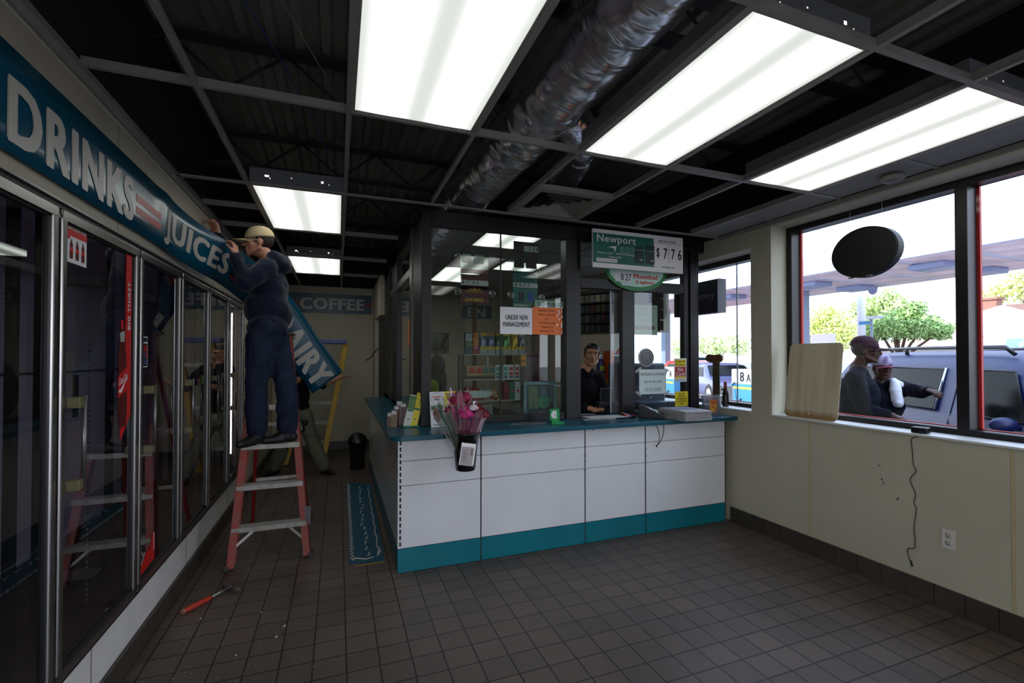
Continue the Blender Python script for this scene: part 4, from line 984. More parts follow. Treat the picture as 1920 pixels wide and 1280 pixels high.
# overhead cigarette rack
A, Bp = V((2.35, 5.35, 0)), V((3.05, 4.35, 0)); dr = (Bp-A).normalized(); nr = V((-dr.y, dr.x, 0))
if nr.y > 0: nr = -nr
rk = thing('cigarette_rack', 'dark overhead rack of cigarette packs hung above the cashier', 'rack', (2.7, 4.9, 1.8))
def rb(s0, s1, d0, d1, z0, z1, nm, m):
    b = MB(); vs = []
    for zz in (z0, z1):
        for (s, d) in ((s0, d0), (s1, d0), (s1, d1), (s0, d1)): vs.append(A+dr*s-nr*d+V((0, 0, zz)))
    b.add(vs, [(0, 3, 2, 1), (4, 5, 6, 7), (0, 1, 5, 4), (1, 2, 6, 5), (2, 3, 7, 6), (3, 0, 4, 7)]); return b.build(nm, m, rk)
LR = (Bp-A).length
rb(-.3, LR+.22, .10, .30, 1.80, 2.26, 'rack_body', mat('rack_black', (24, 22, 22), .4))
for z_ in (1.80, 1.915, 2.03, 2.145): rb(-.3, LR+.22, -.01, .10, z_, z_+.012, 'tray', mat('rack_black'))
rb(-.3, LR+.22, .02, .3, 2.26, 2.30, 'canopy', mat('rack_black'))
cols = [(44, 62, 48), (80, 34, 30), (90, 86, 74), (34, 42, 66), (84, 72, 40), (30, 30, 32), (60, 64, 60)]
pm = {}
random.seed(5)
for ti, z_ in enumerate((1.8125, 1.9275, 2.0425, 2.1575)):
    for k in range(21):
        s = -.29+k*.069; c = cols[0 if ti == 0 and k % 3 else random.randrange(7)]
        if ti == 3: c = random.choice([(190, 180, 150), (120, 110, 80), (150, 150, 140)])
        if c not in pm:
            me = MB().box(0, 0, 0, .058, .02, .086).mesh('cigarette_pack'); me.materials.append(mat('pk_%d_%d_%d' % c, c, .35)); pm[c] = me
        o = bpy.data.objects.new('cigarette_pack', pm[c]); COL.objects.link(o)
        o.location = A+dr*s-nr*.03+V((0, 0, z_)); o.rotation_euler = (0, 0, math.atan2(dr.y, dr.x))
        tag(o, 'small cigarette pack standing in the dark overhead rack above the cashier', 'cigarette pack', 'cigarette packs in the overhead rack')
b = MB()
for s in (0, LR): b.tube([A+dr*s-nr*.2+V((0, 0, 2.29)), A+dr*s-nr*.2+V((0, 0, CEIL))], .01, 6)
b.build('hanger', M_black, rk, fix=False)
# orange snack tower, blue bottle and white shelf at the back of the booth
t = thing('snack_tower', 'orange wire snack tower behind the cashier', 'display rack', (3.22, 5.0, 1.16))
M_or = mat('orange_plastic', (236, 96, 30), .4)
for x in (3.02, 3.30): MB().box(x, 4.9, 1.16, x+.035, 5.08, 1.60).build('side', M_or, t)
for z_ in (1.17, 1.30, 1.43, 1.56): MB().box(3.055, 4.9, z_, 3.30, 5.08, z_+.012).build('tray', mat('grey_tray', (110, 112, 120), .5), t)
for z_ in (1.185, 1.315, 1.445):
    MB().box(3.08, 4.93, z_, 3.16, 5.0, z_+.09).build('dark_goods', mat('dark_goods', (24, 22, 24), .4), t); MB().box(3.18, 4.92, z_, 3.28, 5.0, z_+.075).build('orange_goods', mat('orange_goods', (190, 80, 30), .4), t)
MB().prism([(3.12, 1.572), (3.28, 1.572), (3.27, 1.66), (3.18, 1.655)], 4.94, 4.96, 'y').build('header_card', mat('red_orange_card', (230, 70, 40), .5), t)
t = thing('blue_bottle', 'white and blue bottle with a yellow label behind the cashier', 'bottle', (2.98, 5.05, 1.16))
MB().lathe([(0, 0), (.04, 0), (.045, .1), (.045, .28), (.035, .33), (.03, .36), (0, .365)], 18, (2.96, 5.05, 1.16)).build('body', mat('bottle_blue', (50, 60, 130), .3), t, fix=False)
MB().lathe([(.032, .0), (.036, .05), (0, .055)], 18, (2.96, 5.05, 1.50)).build('cap', M_white, t, fix=False); MB().box(2.925, 4.995, 1.36, 2.99, 5.003, 1.42).build('label', mat('lime_label', (170, 190, 50), .5), t)
tag(MB().box(2.90, 4.85, 1.12, 3.40, 5.2, 1.16).build('wall_shelf', M_white, bevel=.004), 'white shelf below the window inside the booth carrying the orange tower', 'shelf')
tag(MB().box(2.9, 4.88, CT, 3.40, 5.18, 1.12).build('storage_box', mat('olive_box', (84, 84, 60), .7)), 'olive-grey box under the white booth shelf', 'box')
tag(MB().box(2.30, YB-.05, 0, 2.36, YB-.004, 2.6).build('wood_post', mat('brown_wood_post', (120, 84, 50), .6, vary=.3, scale=9)), 'brown wooden upright at the booth back wall', 'post')
t = thing('added_dark_machine', 'dark blue-grey machine added on the booth counter to darken the right booth window', 'machine', (3.1, 4.5, CT))  # dark body added to darken the view through the right booth glass
MB().box(2.86, 4.33, CT, 3.36, 4.72, 1.46).build('casing', mat('dark_blue_grey', (44, 62, 84), .35, vary=.4, scale=5), t, bevel=.02)
MB().box(2.92, 4.322, 1.22, 3.20, 4.33, 1.42).build('screen', mat('dim_screen', (30, 44, 60), .15), t)
MB().box(2.90, 4.15, CT, 3.34, 4.33, 1.06).build('ledge', mat('dark_blue_grey'), t, bevel=.01)
# black register terminal in front of the cashier
t = thing('register_terminal', 'black register terminal at the right of the cashier', 'cash register', (2.48, 4.05, CT))
MB().box(2.33, 4.0, CT, 2.62, 4.27, 1.07).build('drawer', M_black, t, bevel=.01); MB().box(2.40, 4.10, 1.07, 2.58, 4.16, 1.22).build('screen', M_black, t, bevel=.01); MB().box(2.36, 4.02, 1.07, 2.56, 4.09, 1.09).build('keypad', mat('key_grey', (70, 70, 76), .5), t)

# ------------------------------------------------------------------ things on the counter
E_ = .0006
t = thing('brochure_stand', 'white and yellow promotion card with a red car leaning at the booth corner', 'promotion card', (.78, 3.72, CT))
R = Matrix.Translation((.675, 3.725, CT+E_)) @ Matrix.Rotation(math.radians(8), 4, 'Z') @ Matrix.Rotation(math.radians(-9), 4, 'X')
def local(nm, polys, m, th=.0015, d=0.0):
    b = MB()
    for p in polys: b.prism(p, -d-th, -d, 'y', M=R)
    return b.build(nm, m, t, fix=True)
local('white_card', [[(0, 0), (.125, 0), (.118, .275), (.0, .275)]], M_white, .003)
local('yellow_card', [[(.118, .16), (.215, .15), (.215, .275), (.118, .275)]], M_yel, .003)
local('red_car_print', [[(.018, .10), (.03, .135), (.055, .145), (.085, .125), (.105, .10), (.095, .065), (.06, .05), (.03, .06)]], mat('car_red_print', (170, 28, 34), .4, vary=.4, scale=30), .001, .003)
local('green_print', [[(.008, .135), (.112, .135), (.112, .17), (.06, .175), (.008, .165)]], mat('grass_print', (90, 120, 60), .6, vary=.5, scale=60), .0008, .003)
ringp = [[(.055+.047*math.cos(a), .222+.047*math.sin(a)), (.055+.047*math.cos(a+.3), .222+.047*math.sin(a+.3)), (.055+.044*math.cos(a+.3), .222+.044*math.sin(a+.3)), (.055+.044*math.cos(a), .222+.044*math.sin(a))] for a in [i*2*PI/21 for i in range(21)]]
local('ring_print', ringp, mat('ring_grey', (120, 130, 150), .5), .0006, .003)
def rt(s, x, z, w, h, m): put_text('lettering', s, m, t, R @ V((x, -.0048, z)), R.to_3x3() @ V((1, 0, 0)), R.to_3x3() @ V((0, 0, 1)), w, h, .03)
rt('SUMMER', .022, .228, .065, .014, mat('orange_red_print', (226, 80, 40), .5)); rt('WHEELS', .03, .208, .052, .013, M_print); rt('ADVANCE', .135, .226, .06, .012, M_print); rt('TO WIN', .143, .205, .045, .012, M_print)
local('grey_bar', [[(.13, .245), (.20, .245), (.20, .26), (.13, .26)]], mat('bar_grey', (90, 96, 110), .5), .0008, .003); local('small_print', [[(.02, .015), (.10, .015), (.10, .019), (.02, .019)], [(.05, .035), (.068, .035), (.068, .052), (.05, .052)]], M_print, .0008, .003)

t = thing('magazine', 'dark glossy magazine lying flat on the counter below the framed board', 'magazine', (1.5, 3.66, CT))
b = MB(); b.prism([(1.30, 3.635), (1.60, 3.60), (1.66, 3.69), (1.40, 3.735)], CT+E_, CT+.005, 'z'); b.build('cover', mat('magazine_cover', (46, 30, 40), .3, vary=.8, scale=14, rgb2=(150, 140, 150)), t)
t = thing('card_holder', 'small green card holder with a white round emblem on the counter', 'card holder', (1.68, 3.58, CT))
M_gr = mat('card_green', (0, 150, 76), .45)
Rc = Matrix.Translation((1.625, 3.585, CT+E_)) @ Matrix.Rotation(math.radians(-4), 4, 'Z')
b = MB(); b.box(0, 0, 0, .085, .004, .118, 0, Rc); b.box(0, -.045, 0, .10, 0, .003, 0, Rc); b.box(0, -.048, 0, .11, -.044, .016, 0, Rc); b.box(0, -.045, .003, .003, 0, .03, 0, Rc); b.build('holder', M_gr, t, fix=False)
b = MB(); b.lathe([(0, .0), (.033, .0)], 28, Rc @ V((.043, -.0012, .072)), Mx); b.build('round_emblem', M_white, t, fix=False)
b = MB(); b.box(.012, -.043, .004, .108, -.004, .011, 0, Rc); b.build('cards', mat('card_edges', (180, 150, 110), .6, vary=.5, scale=80), t); 
b = MB(); b.box(.034, -.0018, .073, .056, -.0014, .077, 0, Rc); b.box(.028, -.0018, .060, .058, -.0014, .063, 1, Rc); b.build('emblem_print', [mat('emblem_teal', (60, 130, 140), .5), mat('emblem_red', (170, 60, 80), .5)], t, fix=False)

random.seed(8)
for k, (x0, y0, w, d, an, c, lab) in enumerate(((1.99, 3.66, .30, .22, -4, (198, 196, 186), 'cream-edged folder at the bottom of the papers in the transaction window'), (2.0, 3.72, .28, .20, 2, (40, 44, 66), 'dark blue folder lying on the papers in the transaction window'), (2.03, 3.64, .38, .16, -2, (206, 206, 206), 'white leaflet at the front edge of the papers in the transaction window'), (2.03, 3.87, .26, .16, 0, (186, 190, 206), 'pale sheet under the open transaction window'))):
    b = MB(); b.box(0, 0, 0, w, d, .005); o = b.build('paper_folder', mat('fold_%d' % k, c, .5)); o.location = (x0, y0, CT+E_+(.0056*k if k < 3 else 0)); o.rotation_euler = (0, 0, math.radians(an)); tag(o, lab, 'papers', 'papers in the transaction window')
t = thing('pen_tray', 'black tray of coloured pens beside the card terminal', 'pens', (2.47, 3.70, CT))
b = MB(); b.box(2.405, 3.66, CT+E_, 2.53, 3.75, CT+.012); b.build('tray', M_black, t, bevel=.004)
for k, c in enumerate(((180, 40, 50), (210, 210, 215), (50, 60, 140), (30, 30, 30), (200, 60, 70))):
    MB().tube([(2.42+k*.02, 3.64, CT+.016), (2.40+k*.024, 3.74, CT+.042-.004*k)], .006, 8).build('pen', mat('pen_%d' % k, c, .35), t)
t = thing('card_terminal', 'black card terminal with a silver badge leaning beside the newspapers', 'card terminal', (2.62, 3.65, CT))
Rt = Matrix.Translation((2.50, 3.60, CT+E_)) @ Matrix.Rotation(math.radians(-38), 4, 'Z')
b = MB(); b.prism([(0, 0), (.22, 0), (.22, .03), (.16, .055), (.03, .115), (0, .11)], 0, .14, 'y', M=Rt); b.build('body', mat('terminal_black', (22, 24, 30), .3), t, bevel=.006)
b = MB(); n_ = V((.06, 0, .13)).normalized()
for (cx, cz, r_, m_) in ((.095, .0875, .024, mat('badge_white', (214, 216, 218), .35)),):
    Rr = Rt @ Matrix.Translation((cx, .045, cz)) @ Matrix.Rotation(math.atan2(.06, .13), 4, 'Y')
    b.lathe([(0, .003), (r_, .003), (r_+.002, 0)], 24, (0, 0, 0), None); b.v = [tuple(Rr @ V(v)) for v in b.v]; b.build('badge', m_, t, fix=False)
b = MB(); b.prism([(.13, .072), (.155, .0595), (.155, .062), (.13, .0745)], .02, .12, 'y', M=Rt); b.build('teal_bar', mat('terminal_teal', (30, 120, 110), .4), t)
b = MB(); b.tube(bez((2.56, 3.56, CT-.002), (2.57, 3.36, CT-.02), (2.56, 3.36, .80), (2.575, 3.44, .76)), .003, 6); b.tube(bez((2.575, 3.44, .76), (2.60, 3.36, .82), (2.60, 3.36, .95), (2.60, 3.40, CT+.002)), .003, 6); b.ell((2.575, 3.44, .757), (.008, .006, .012), None, 8)
b.build('power_cord', M_print, t, fix=False)
# newspapers
for k in range(13):
    me = None; b = MB(); w, d = .285, .36; n = 10
    prof = []
    z0 = 0
    for i in range(n+1):
        y = d*i/n; prof.append((y, .0058 if i > 0 else .0035))
    vs = []; 
    for (y, h_) in prof:
        sag = -.0015*math.sin(y/d*3)*(k % 3)*0
        vs += [(0, y, sag), (w, y, sag), (w, y, sag+h_), (0, y, sag+h_)]
    fs = []
    for i in range(n): 
        a = i*4; fs += [(a, a+4, a+5, a+1), (a+1, a+5, a+6, a+2), (a+2, a+6, a+7, a+3), (a+3, a+7, a+4, a)]
    fs += [(0, 1, 2, 3), (n*4+3, n*4+2, n*4+1, n*4)]
    b.add(vs, fs); o = b.build('newspaper', [mat('newsprint', (186, 182, 184), .8, vary=.15, scale=120)])
    o.location = (2.735+random.uniform(-.004, .004), 3.265+random.uniform(-.006, .004), CT+E_+k*.0064); o.rotation_euler = (0, 0, math.radians(random.uniform(-1.2, 1.2)))
    if k < 12: tag(o, 'folded newspaper in the stack at the right of the counter', 'newspaper', 'newspapers stacked on the counter')
    else:
        t = thing('newspaper', 'top newspaper of the counter stack, with a printed blue-grey masthead', 'newspaper', o.location, 'newspapers stacked on the counter'); o.name = 'folded_sheets'; attach(o, t)
        MB().box(2.76, 3.40, CT+E_+.0831, 3.0, 3.60, CT+E_+.0841).build('printed_front', mat('news_print', (150, 154, 176), .8, vary=.5, scale=50), t)
# clear tub with sweets
t = thing('plastic_tub', 'clear white plastic tub of sweets with a yellow label near the window', 'tub', (3.30, 3.57, CT))
tc_ = (3.30, 3.57, CT+E_)
b = MB(); b.lathe([(0, 0), (.074, 0), (.078, .006), (.090, .172), (.098, .176), (.098, .186), (.092, .186), (.087, .176), (.075, .008), (0, .006)], 32, tc_); b.build('bucket', glass('cloudy_plastic', (226, 224, 228), 1.4, rough=.2, dirt=.42), t, fix=False)
b = MB(); vs = []; 
b.lathe([(.0815, .035), (.0885, .145)], 10, tc_, None, 0, True, -2.50, -1.75); b.build('label', mat('tub_label_yellow', (226, 178, 50), .5, vary=.5, scale=30, rgb2=(200, 60, 30)), t, fix=False)
b = MB(); b.lathe([(.0845, .105), (.089, .15)], 8, tc_, None, 0, True, -2.42, -1.83); b.build('label_red', mat('tub_label_red', (190, 40, 30), .5), t, fix=False)
heap('loose_sweets', 'reddish sweets at the bottom of the clear tub', 30, lambda: (3.30+random.uniform(-.045, .045), 3.57+random.uniform(-.045, .045), CT+.014+random.random()*.014), .013, mat('sweet_red', (180, 80, 70), .3))
# brochures at the left end of the counter
cols = [(.360, 3.90, .045, .11, (150, 120, 110), 'short pinkish leaflet, leftmost of the counter-corner leaflets'), (.385, 3.86, .045, .13, (170, 150, 130), 'short beige leaflet, second from the left at the counter corner'), (.41, 3.92, .045, .16, (120, 84, 76), 'brown-edged leaflet in the middle of the counter-corner leaflets'), (.435, 3.98, .05, .19, (190, 186, 190), 'white leaflet behind the brown-edged one at the counter corner'), (.465, 3.95, .05, .175, (150, 130, 128), 'greyish leaflet just left of the tall ones at the counter corner')]
for (x, y, w, h, c, lab) in cols:
    t = thing('leaflet', lab, 'leaflet', (x, y, CT), 'leaflets standing at the counter corner')
    Rl = Matrix.Translation((x, y, CT+E_)) @ Matrix.Rotation(math.radians(-35), 4, 'Z') @ Matrix.Rotation(math.radians(-6), 4, 'X')
    MB().box(0, 0, 0, w, .012, h, 0, Rl).build('pages', mat('leaf_%d_%d_%d' % c, c, .6, vary=.3, scale=40), t); MB().box(.002, -.0008, h-.03, w-.002, 0, h-.004, 0, Rl).build('header_print', M_white, t)
for k, (x, y, rgb, lab) in enumerate(((.505, 3.84, (206, 210, 204), 'tall white and green leaflet leaning at the counter corner'), (.555, 3.83, (226, 206, 60), 'tall yellow and green leaflet leaning nearest the booth post'))):
    t = thing('leaflet', lab, 'leaflet', (x, y, CT), 'leaflets standing at the counter corner')
    Rl = Matrix.Translation((x-.03, y-.02, CT+.012)) @ Matrix.Rotation(math.radians(-14), 4, 'Z') @ Matrix.Rotation(math.radians(12), 4, 'Y') @ Matrix.Rotation(math.radians(-10), 4, 'X')
    h = .25+.015*k; w = .055
    MB().box(0, 0, 0, w, .006, h, 0, Rl).build('pages', mat('tall_leaf_%d' % k, rgb, .5), t)
    MB().box(.0, -.001, h*.55, w, 0, h*.97, 0, Rl).build('green_field', mat('leaf_green_%d' % k, (90, 130, 70) if k == 0 else (240, 220, 40), .5, vary=.4, scale=40), t)
    MB().box(.004, -.0016, h*.48, w-.004, -.0008, h*.54, 0, Rl).build('green_band', mat('leaf_band', (30, 110, 70), .5), t)
    MB().box(.020, -.0016, .05, .034, -.0008, .062, 0, Rl).build('small_print', mat('grey_small_print', (120, 124, 120), .6), t)
b = MB(); b.box(.47, 3.78, CT+E_, .60, 3.86, CT+.011); tag(b.build('leaflet_holder', mat('green_holder', (20, 110, 80), .4), bevel=.003), 'low green leaflet holder at the counter corner', 'holder')

# ------------------------------------------------------------------ flower bucket hung on the counter front
bc = V((.832, 3.262, .742))
t = thing('flower_bucket', 'black bucket hooked on the counter front holding wrapped bouquets', 'bucket', bc)
b = MB(); b.lathe([(0, 0), (.066, 0), (.069, .006), (.083, .16), (.094, .245), (.103, .247), (.105, .262), (.098, .262), (.090, .245), (.066, .01), (0, .008)], 40, bc); b.build('pail', mat('glossy_black_plastic', (10, 10, 11), .22), t, fix=False)
b = MB(); b.tube([(.945, 3.28, .985), (.95, 3.34, 1.0), (.95, 3.40, CT+.003), (.95, 3.45, CT+.003)], .003, 6); b.tube([(.935, 3.262, .99), (.942, 3.25, .90), (.939, 3.25, .80)], .0025, 6); b.build('wire_hook', M_print, t, fix=False)
Rg = Matrix.Translation((.765, 3.165, .80)) @ Matrix.Rotation(math.radians(-14), 4, 'Z') @ Matrix.Rotation(math.radians(8), 4, 'Y') @ Matrix.Rotation(math.radians(-6), 4, 'X')
MB().box(0, 0, 0, .085, .001, .125, 0, Rg).build('price_tag', mat('tag_white', (186, 176, 180), .6), t)
b = MB(); b.box(-.004, .002, .0, .094, .003, .15, 0, Rg); b.build('tag_sleeve', glass('sleeve', (200, 200, 204), 1.2, dirt=.03), t, fix=False)
b = MB()
for k in range(6): b.box(.008, -.001, .03+k*.014, .045-.004*(k % 3), -.0003, .032+k*.014, 0, Rg)
for k in range(3): b.box(.064, -.001, .075+k*.015, .08, -.0003, .081+k*.015, 0, Rg)
b.build('tag_print', M_print, t, fix=False)
M_stem = mat('stem_green', (34, 60, 30), .5)
def rose(b, c, r, n=46, seed=0):
    """Ruffled flower head of many small curved petals."""
    rr = random.Random(seed)
    for i in range(n):
        a = i*2.399; f = math.sqrt((i+.5)/n); el = (1-f)*1.35+.1
        d = V((math.cos(a)*math.cos(el), math.sin(a)*math.cos(el), math.sin(el)))
        p = V(c)+d*r*(.55+.45*rr.random()); u = d.cross(V((0, 0, 1))).normalized() if abs(d.z) < .98 else V((1, 0, 0)); w = u.cross(d)
        s = r*rr.uniform(.20, .32)
        q = [p-u*s-w*s*.3, p-u*s*.5+w*s+d*s*.4, p+u*s*.5+w*s*1.1+d*s*.2, p+u*s-w*s*.2+d*s*.3, p-w*s*.8]
        b.add([*q, p+d*s*.25], [(0, 5, 1), (1, 5, 2), (2, 5, 3), (3, 5, 4), (4, 5, 0)], 0, False)
def bouquet(label, base, top, r0, r1, heads, wrap, seed, foilm=None):
    t = thing('wrapped_bouquet', label, 'bouquet', base)
    base, top = V(base), V(top); d = (top-base).normalized(); up = d; u = d.cross(V((0, 1, 0))).normalized(); w = u.cross(d)
    L = (top-base).length; b = MB(); n = 28; m = 12; vs = []; rr = random.Random(seed)
    for i in range(m+1):
        f = i/m; r = r0+(r1-r0)*f**1.3
        for j in range(n):
            a = 2*PI*j/n; k = 1+.16*math.sin(a*5+f*3+seed)*f+.08*math.sin(a*11+seed*2)*f
            ext = (.10*math.sin(a*3+seed)+.07*math.sin(a*7))*L*(f**6)
            vs.append(base+d*(L*f+ext)+(u*math.cos(a)+w*math.sin(a))*r*k)
    fs = [(i*n+j, i*n+(j+1) % n, (i+1)*n+(j+1) % n, (i+1)*n+j) for i in range(m) for j in range(n)]
    b.add(vs, fs, 0, True); b.build('wrapping', wrap, t, fix=False)
    b = MB()
    for (ou, ow, oh, hr, hm) in heads: b.tube([base, base+d*L*.5+u*ou*.4+w*ow*.4, base+d*(L*oh-hr*.5)+u*ou+w*ow], .0035, 6)
    for k in range(10):
        p = base+d*L*rr.uniform(.25, .8)+u*rr.uniform(-.6, .6)*r1*.6; q = p+u*rr.uniform(-.03, .03)+d*.05; s = w*.008
        b.add([p, p+s+(q-p)*.5, q, p-s+(q-p)*.5], [(0, 1, 2, 3)])
    b.build('stems', M_stem, t, fix=False)
    for i, (ou, ow, oh, hr, hm) in enumerate(heads):
        b = MB(); rose(b, base+d*L*oh+u*ou+w*ow, hr, 130, seed*10+i); b.build('flower', hm, t, fix=False)
F_red = mat('flower_dark_red', (120, 8, 16), .6); F_pink = mat('flower_pink', (214, 50, 140), .55); F_mag = mat('flower_magenta', (150, 16, 70), .55); F_white = mat('flower_white', (226, 216, 224), .6); F_pur = mat('flower_purple', (70, 24, 110), .6)
def wrapmat(nm, rgb, a, ro=.15):
    if nm in MATS: return MATS[nm]
    m = glass(nm, rgb, 3.2, rough=ro, dirt=a); return m
W_pink = wrapmat('pink_cellophane', (240, 170, 200), .25); W_clear = wrapmat('clear_cellophane', (214, 226, 214), .12, .08)
for n_ in W_pink.node_tree.nodes:
    if n_.type == 'BSDF_DIFFUSE': n_.inputs['Color'].default_value = (.8, .25, .45, 1)
bouquet('pink-wrapped bouquet with red, white and hot pink flowers at the right of the black bucket', (.842, 3.262, .80), (.885, 3.235, 1.17), .035, .095, [(-.06, -.02, .86, .055, F_red), (-.03, .03, .93, .05, F_red), (.05, -.02, .84, .055, F_pink), (.06, .02, .90, .045, F_pink), (.005, -.01, .98, .036, F_white), (.02, -.05, .80, .026, F_pur), (-.01, .05, .95, .04, F_red), (.0, .02, 1.0, .028, F_pur)], W_pink, 2)
bouquet('pink-wrapped bouquet with dark magenta flowers behind the other in the black bucket', (.835, 3.285, .80), (.80, 3.32, 1.25), .035, .080, [(-.035, -.01, .93, .055, F_mag), (.03, -.02, .90, .05, F_mag), (-.05, .02, .84, .04, F_red), (.035, .02, .97, .032, F_white), (0, .03, .98, .04, F_mag)], W_pink, 5)
bouquet('clear-wrapped stems leaning left out of the black bucket', (.812, 3.262, .82), (.672, 3.19, 1.20), .028, .048, [(-.01, 0, .88, .030, F_mag)], W_clear, 9)
bouquet('clear and silver wrapped stems lying behind the leaning ones in the black bucket', (.805, 3.285, .84), (.640, 3.30, 1.17), .026, .042, [(-.01, 0, .90, .022, F_red)], W_clear, 12)
# ------------------------------------------------------------------ on the window wall
t = thing('oval_window_sign', 'black round-backed sign hanging in the big shop window', 'sign', (3.52, 2.25, 2.1))
b = MB()
def oval(x, ry, rz, n=48): return [(x, 2.262+ry*math.cos(2*PI*i/n), 2.272+rz*math.sin(2*PI*i/n)) for i in range(n)]
n = 48; A_ = oval(3.455, .222, .168); B_ = oval(3.462, .232, .178); C_ = oval(3.52, .232, .178)
b.add(A_+B_+C_, [list(range(n))[::-1]] + [(i, (i+1) % n, n+(i+1) % n, n+i) for i in range(n)] + [(n+i, n+(i+1) % n, 2*n+(i+1) % n, 2*n+i) for i in range(n)] + [[2*n+i for i in range(n)]], 0, False)
b.build('case', mat('matt_black_case', (26, 26, 28), .5), t)
b = MB(); b.box(3.45, 2.20, 2.096, 3.47, 2.235, 2.104); b.box(3.45, 2.33, 2.096, 3.47, 2.36, 2.104); b.build('clip', mat('case_clip', (120, 120, 122), .4), t)
b = MB(); b.tube([(3.49, 2.15, 2.44), (3.49, 2.15, 2.64)], .0012, 5); b.tube([(3.49, 2.37, 2.44), (3.49, 2.37, 2.64)], .0012, 5); b.build('hanging_wire', mat('thin_wire', (200, 200, 205), .4), t)
# stained metal sheet leaning in the window
m = bpy.data.materials.new('stained_sheet'); m.use_nodes = True; nt = m.node_tree; p = nt.nodes['Principled BSDF']; p.inputs['Roughness'].default_value = .6
tc = nt.nodes.new('ShaderNodeTexCoord'); sp = nt.nodes.new('ShaderNodeSeparateXYZ'); nt.links.new(tc.outputs['Object'], sp.inputs[0])
nz = nt.nodes.new('ShaderNodeTexNoise'); nz.inputs['Scale'].default_value = 14; nz.inputs['Detail'].default_value = 6
mp = nt.nodes.new('ShaderNodeMapping'); mp.inputs['Scale'].default_value = (1, 1, .06); nt.links.new(tc.outputs['Object'], mp.inputs[0]); nt.links.new(mp.outputs[0], nz.inputs['Vector'])
g1 = nt.nodes.new('ShaderNodeMapRange'); g1.inputs['From Min'].default_value = .07; g1.inputs['From Max'].default_value = .0; nt.links.new(sp.outputs['Z'], g1.inputs[0])
ma = nt.nodes.new('ShaderNodeMath'); ma.operation = 'MULTIPLY'; nz2 = nt.nodes.new('ShaderNodeTexNoise'); nz2.inputs['Scale'].default_value = 30; nt.links.new(mp.outputs[0], nz2.inputs['Vector']); nt.links.new(g1.outputs[0], ma.inputs[0]); nt.links.new(nz2.outputs['Fac'], ma.inputs[1])
mb_ = nt.nodes.new('ShaderNodeMath'); mb_.operation = 'MULTIPLY_ADD'; mb_.inputs[1].default_value = .55; nt.links.new(nz.outputs['Fac'], mb_.inputs[0]); nt.links.new(ma.outputs[0], mb_.inputs[2])
cr = nt.nodes.new('ShaderNodeValToRGB'); cr.color_ramp.elements[0].position = .22; cr.color_ramp.elements[0].color = (*lin((206, 196, 168)), 1); cr.color_ramp.elements[1].position = .62; cr.color_ramp.elements[1].color = (*lin((150, 118, 74)), 1)
nt.links.new(mb_.outputs[0], cr.inputs[0]); nt.links.new(cr.outputs[0], p.inputs['Base Color'])
def rrect(w, h, r, n=5):
    out = []
    for cx, cy, a0 in ((w-r, r, -PI/2), (w-r, h-r, 0), (r, h-r, PI/2), (r, r, PI)):
        out += [(cx+r*math.cos(a0+PI/2*i/n), cy+r*math.sin(a0+PI/2*i/n)) for i in range(n+1)]
    return out
o = MB().prism(rrect(.455, .60, .04), 0, .004, 'x').build('stained_panel', m)
o.location = (3.465, 2.462, 1.042); o.rotation_euler = (0, math.radians(7.5), 0)
tag(o, 'rust-streaked cream metal panel leaning against the shop window', 'panel')
for z in (.04, .555):
    h = MB(); h.lathe([(0, .0), (.006, .0)], 12, (-.0008, .23, z), Matrix.Rotation(PI/2, 3, 'Y')); q = h.build('bolt_hole', mat('bright_hole', (230, 230, 230), .3), None, fix=False); q.parent = o
# adapter with its cord
t = thing('power_adapter', 'black power adapter on the window sill, its thin cord hanging down the wall', 'power adapter', (3.50, 1.92, 1.042))
Ra = Matrix.Translation((3.50, 1.93, 1.0425)) @ Matrix.Rotation(math.radians(12), 4, 'Z')
MB().box(-.05, -.042, 0, .02, .042, .036, 0, Ra).build('case', mat('adapter_black', (20, 20, 22), .25), t, bevel=.005)
cx = WR-.006
cord = [(3.47, 1.90, 1.05), (3.43, 1.895, 1.052), (cx, 1.90, 1.03), (cx, 1.945, 1.0), (cx, 1.94, .93), (cx, 1.935, .84), (cx, 1.92, .80), (cx, 1.955, .74), (cx, 1.925, .66), (cx, 1.935, .60), (cx, 1.92, .56), (cx, 1.935, .45), (cx, 1.93, .36), (cx, 1.935, .31), (cx, 1.97, .295), (cx, 1.972, .26), (cx, 1.955, .215)]
cp = [V(p) for p in cord]; sm_ = []
for i in range(len(cp)-1):
    a, b_, c, d = cp[max(i-1, 0)], cp[i], cp[i+1], cp[min(i+2, len(cp)-1)]
    for j in range(5):
        s = j/5; sm_.append(.5*((2*b_)+(c-a)*s+(2*a-5*b_+4*c-d)*s*s+(3*b_-a-3*c+d)*s**3))
sm_.append(cp[-1])
MB().tube(sm_, .0022, 6).build('cord', M_print, t); MB().tube([(cx, 1.956, .225), (cx-.001, 1.948, .19)], [.004, .0055], 8).build('plug', M_print, t)
b = MB(); b.tube(bez((3.45, 1.88, 1.05), (3.46, 1.85, 1.07), (3.43, 1.83, 1.06), (3.44, 1.87, 1.05)), .002, 6); b.build('cord_loop', M_print, t, fix=False)
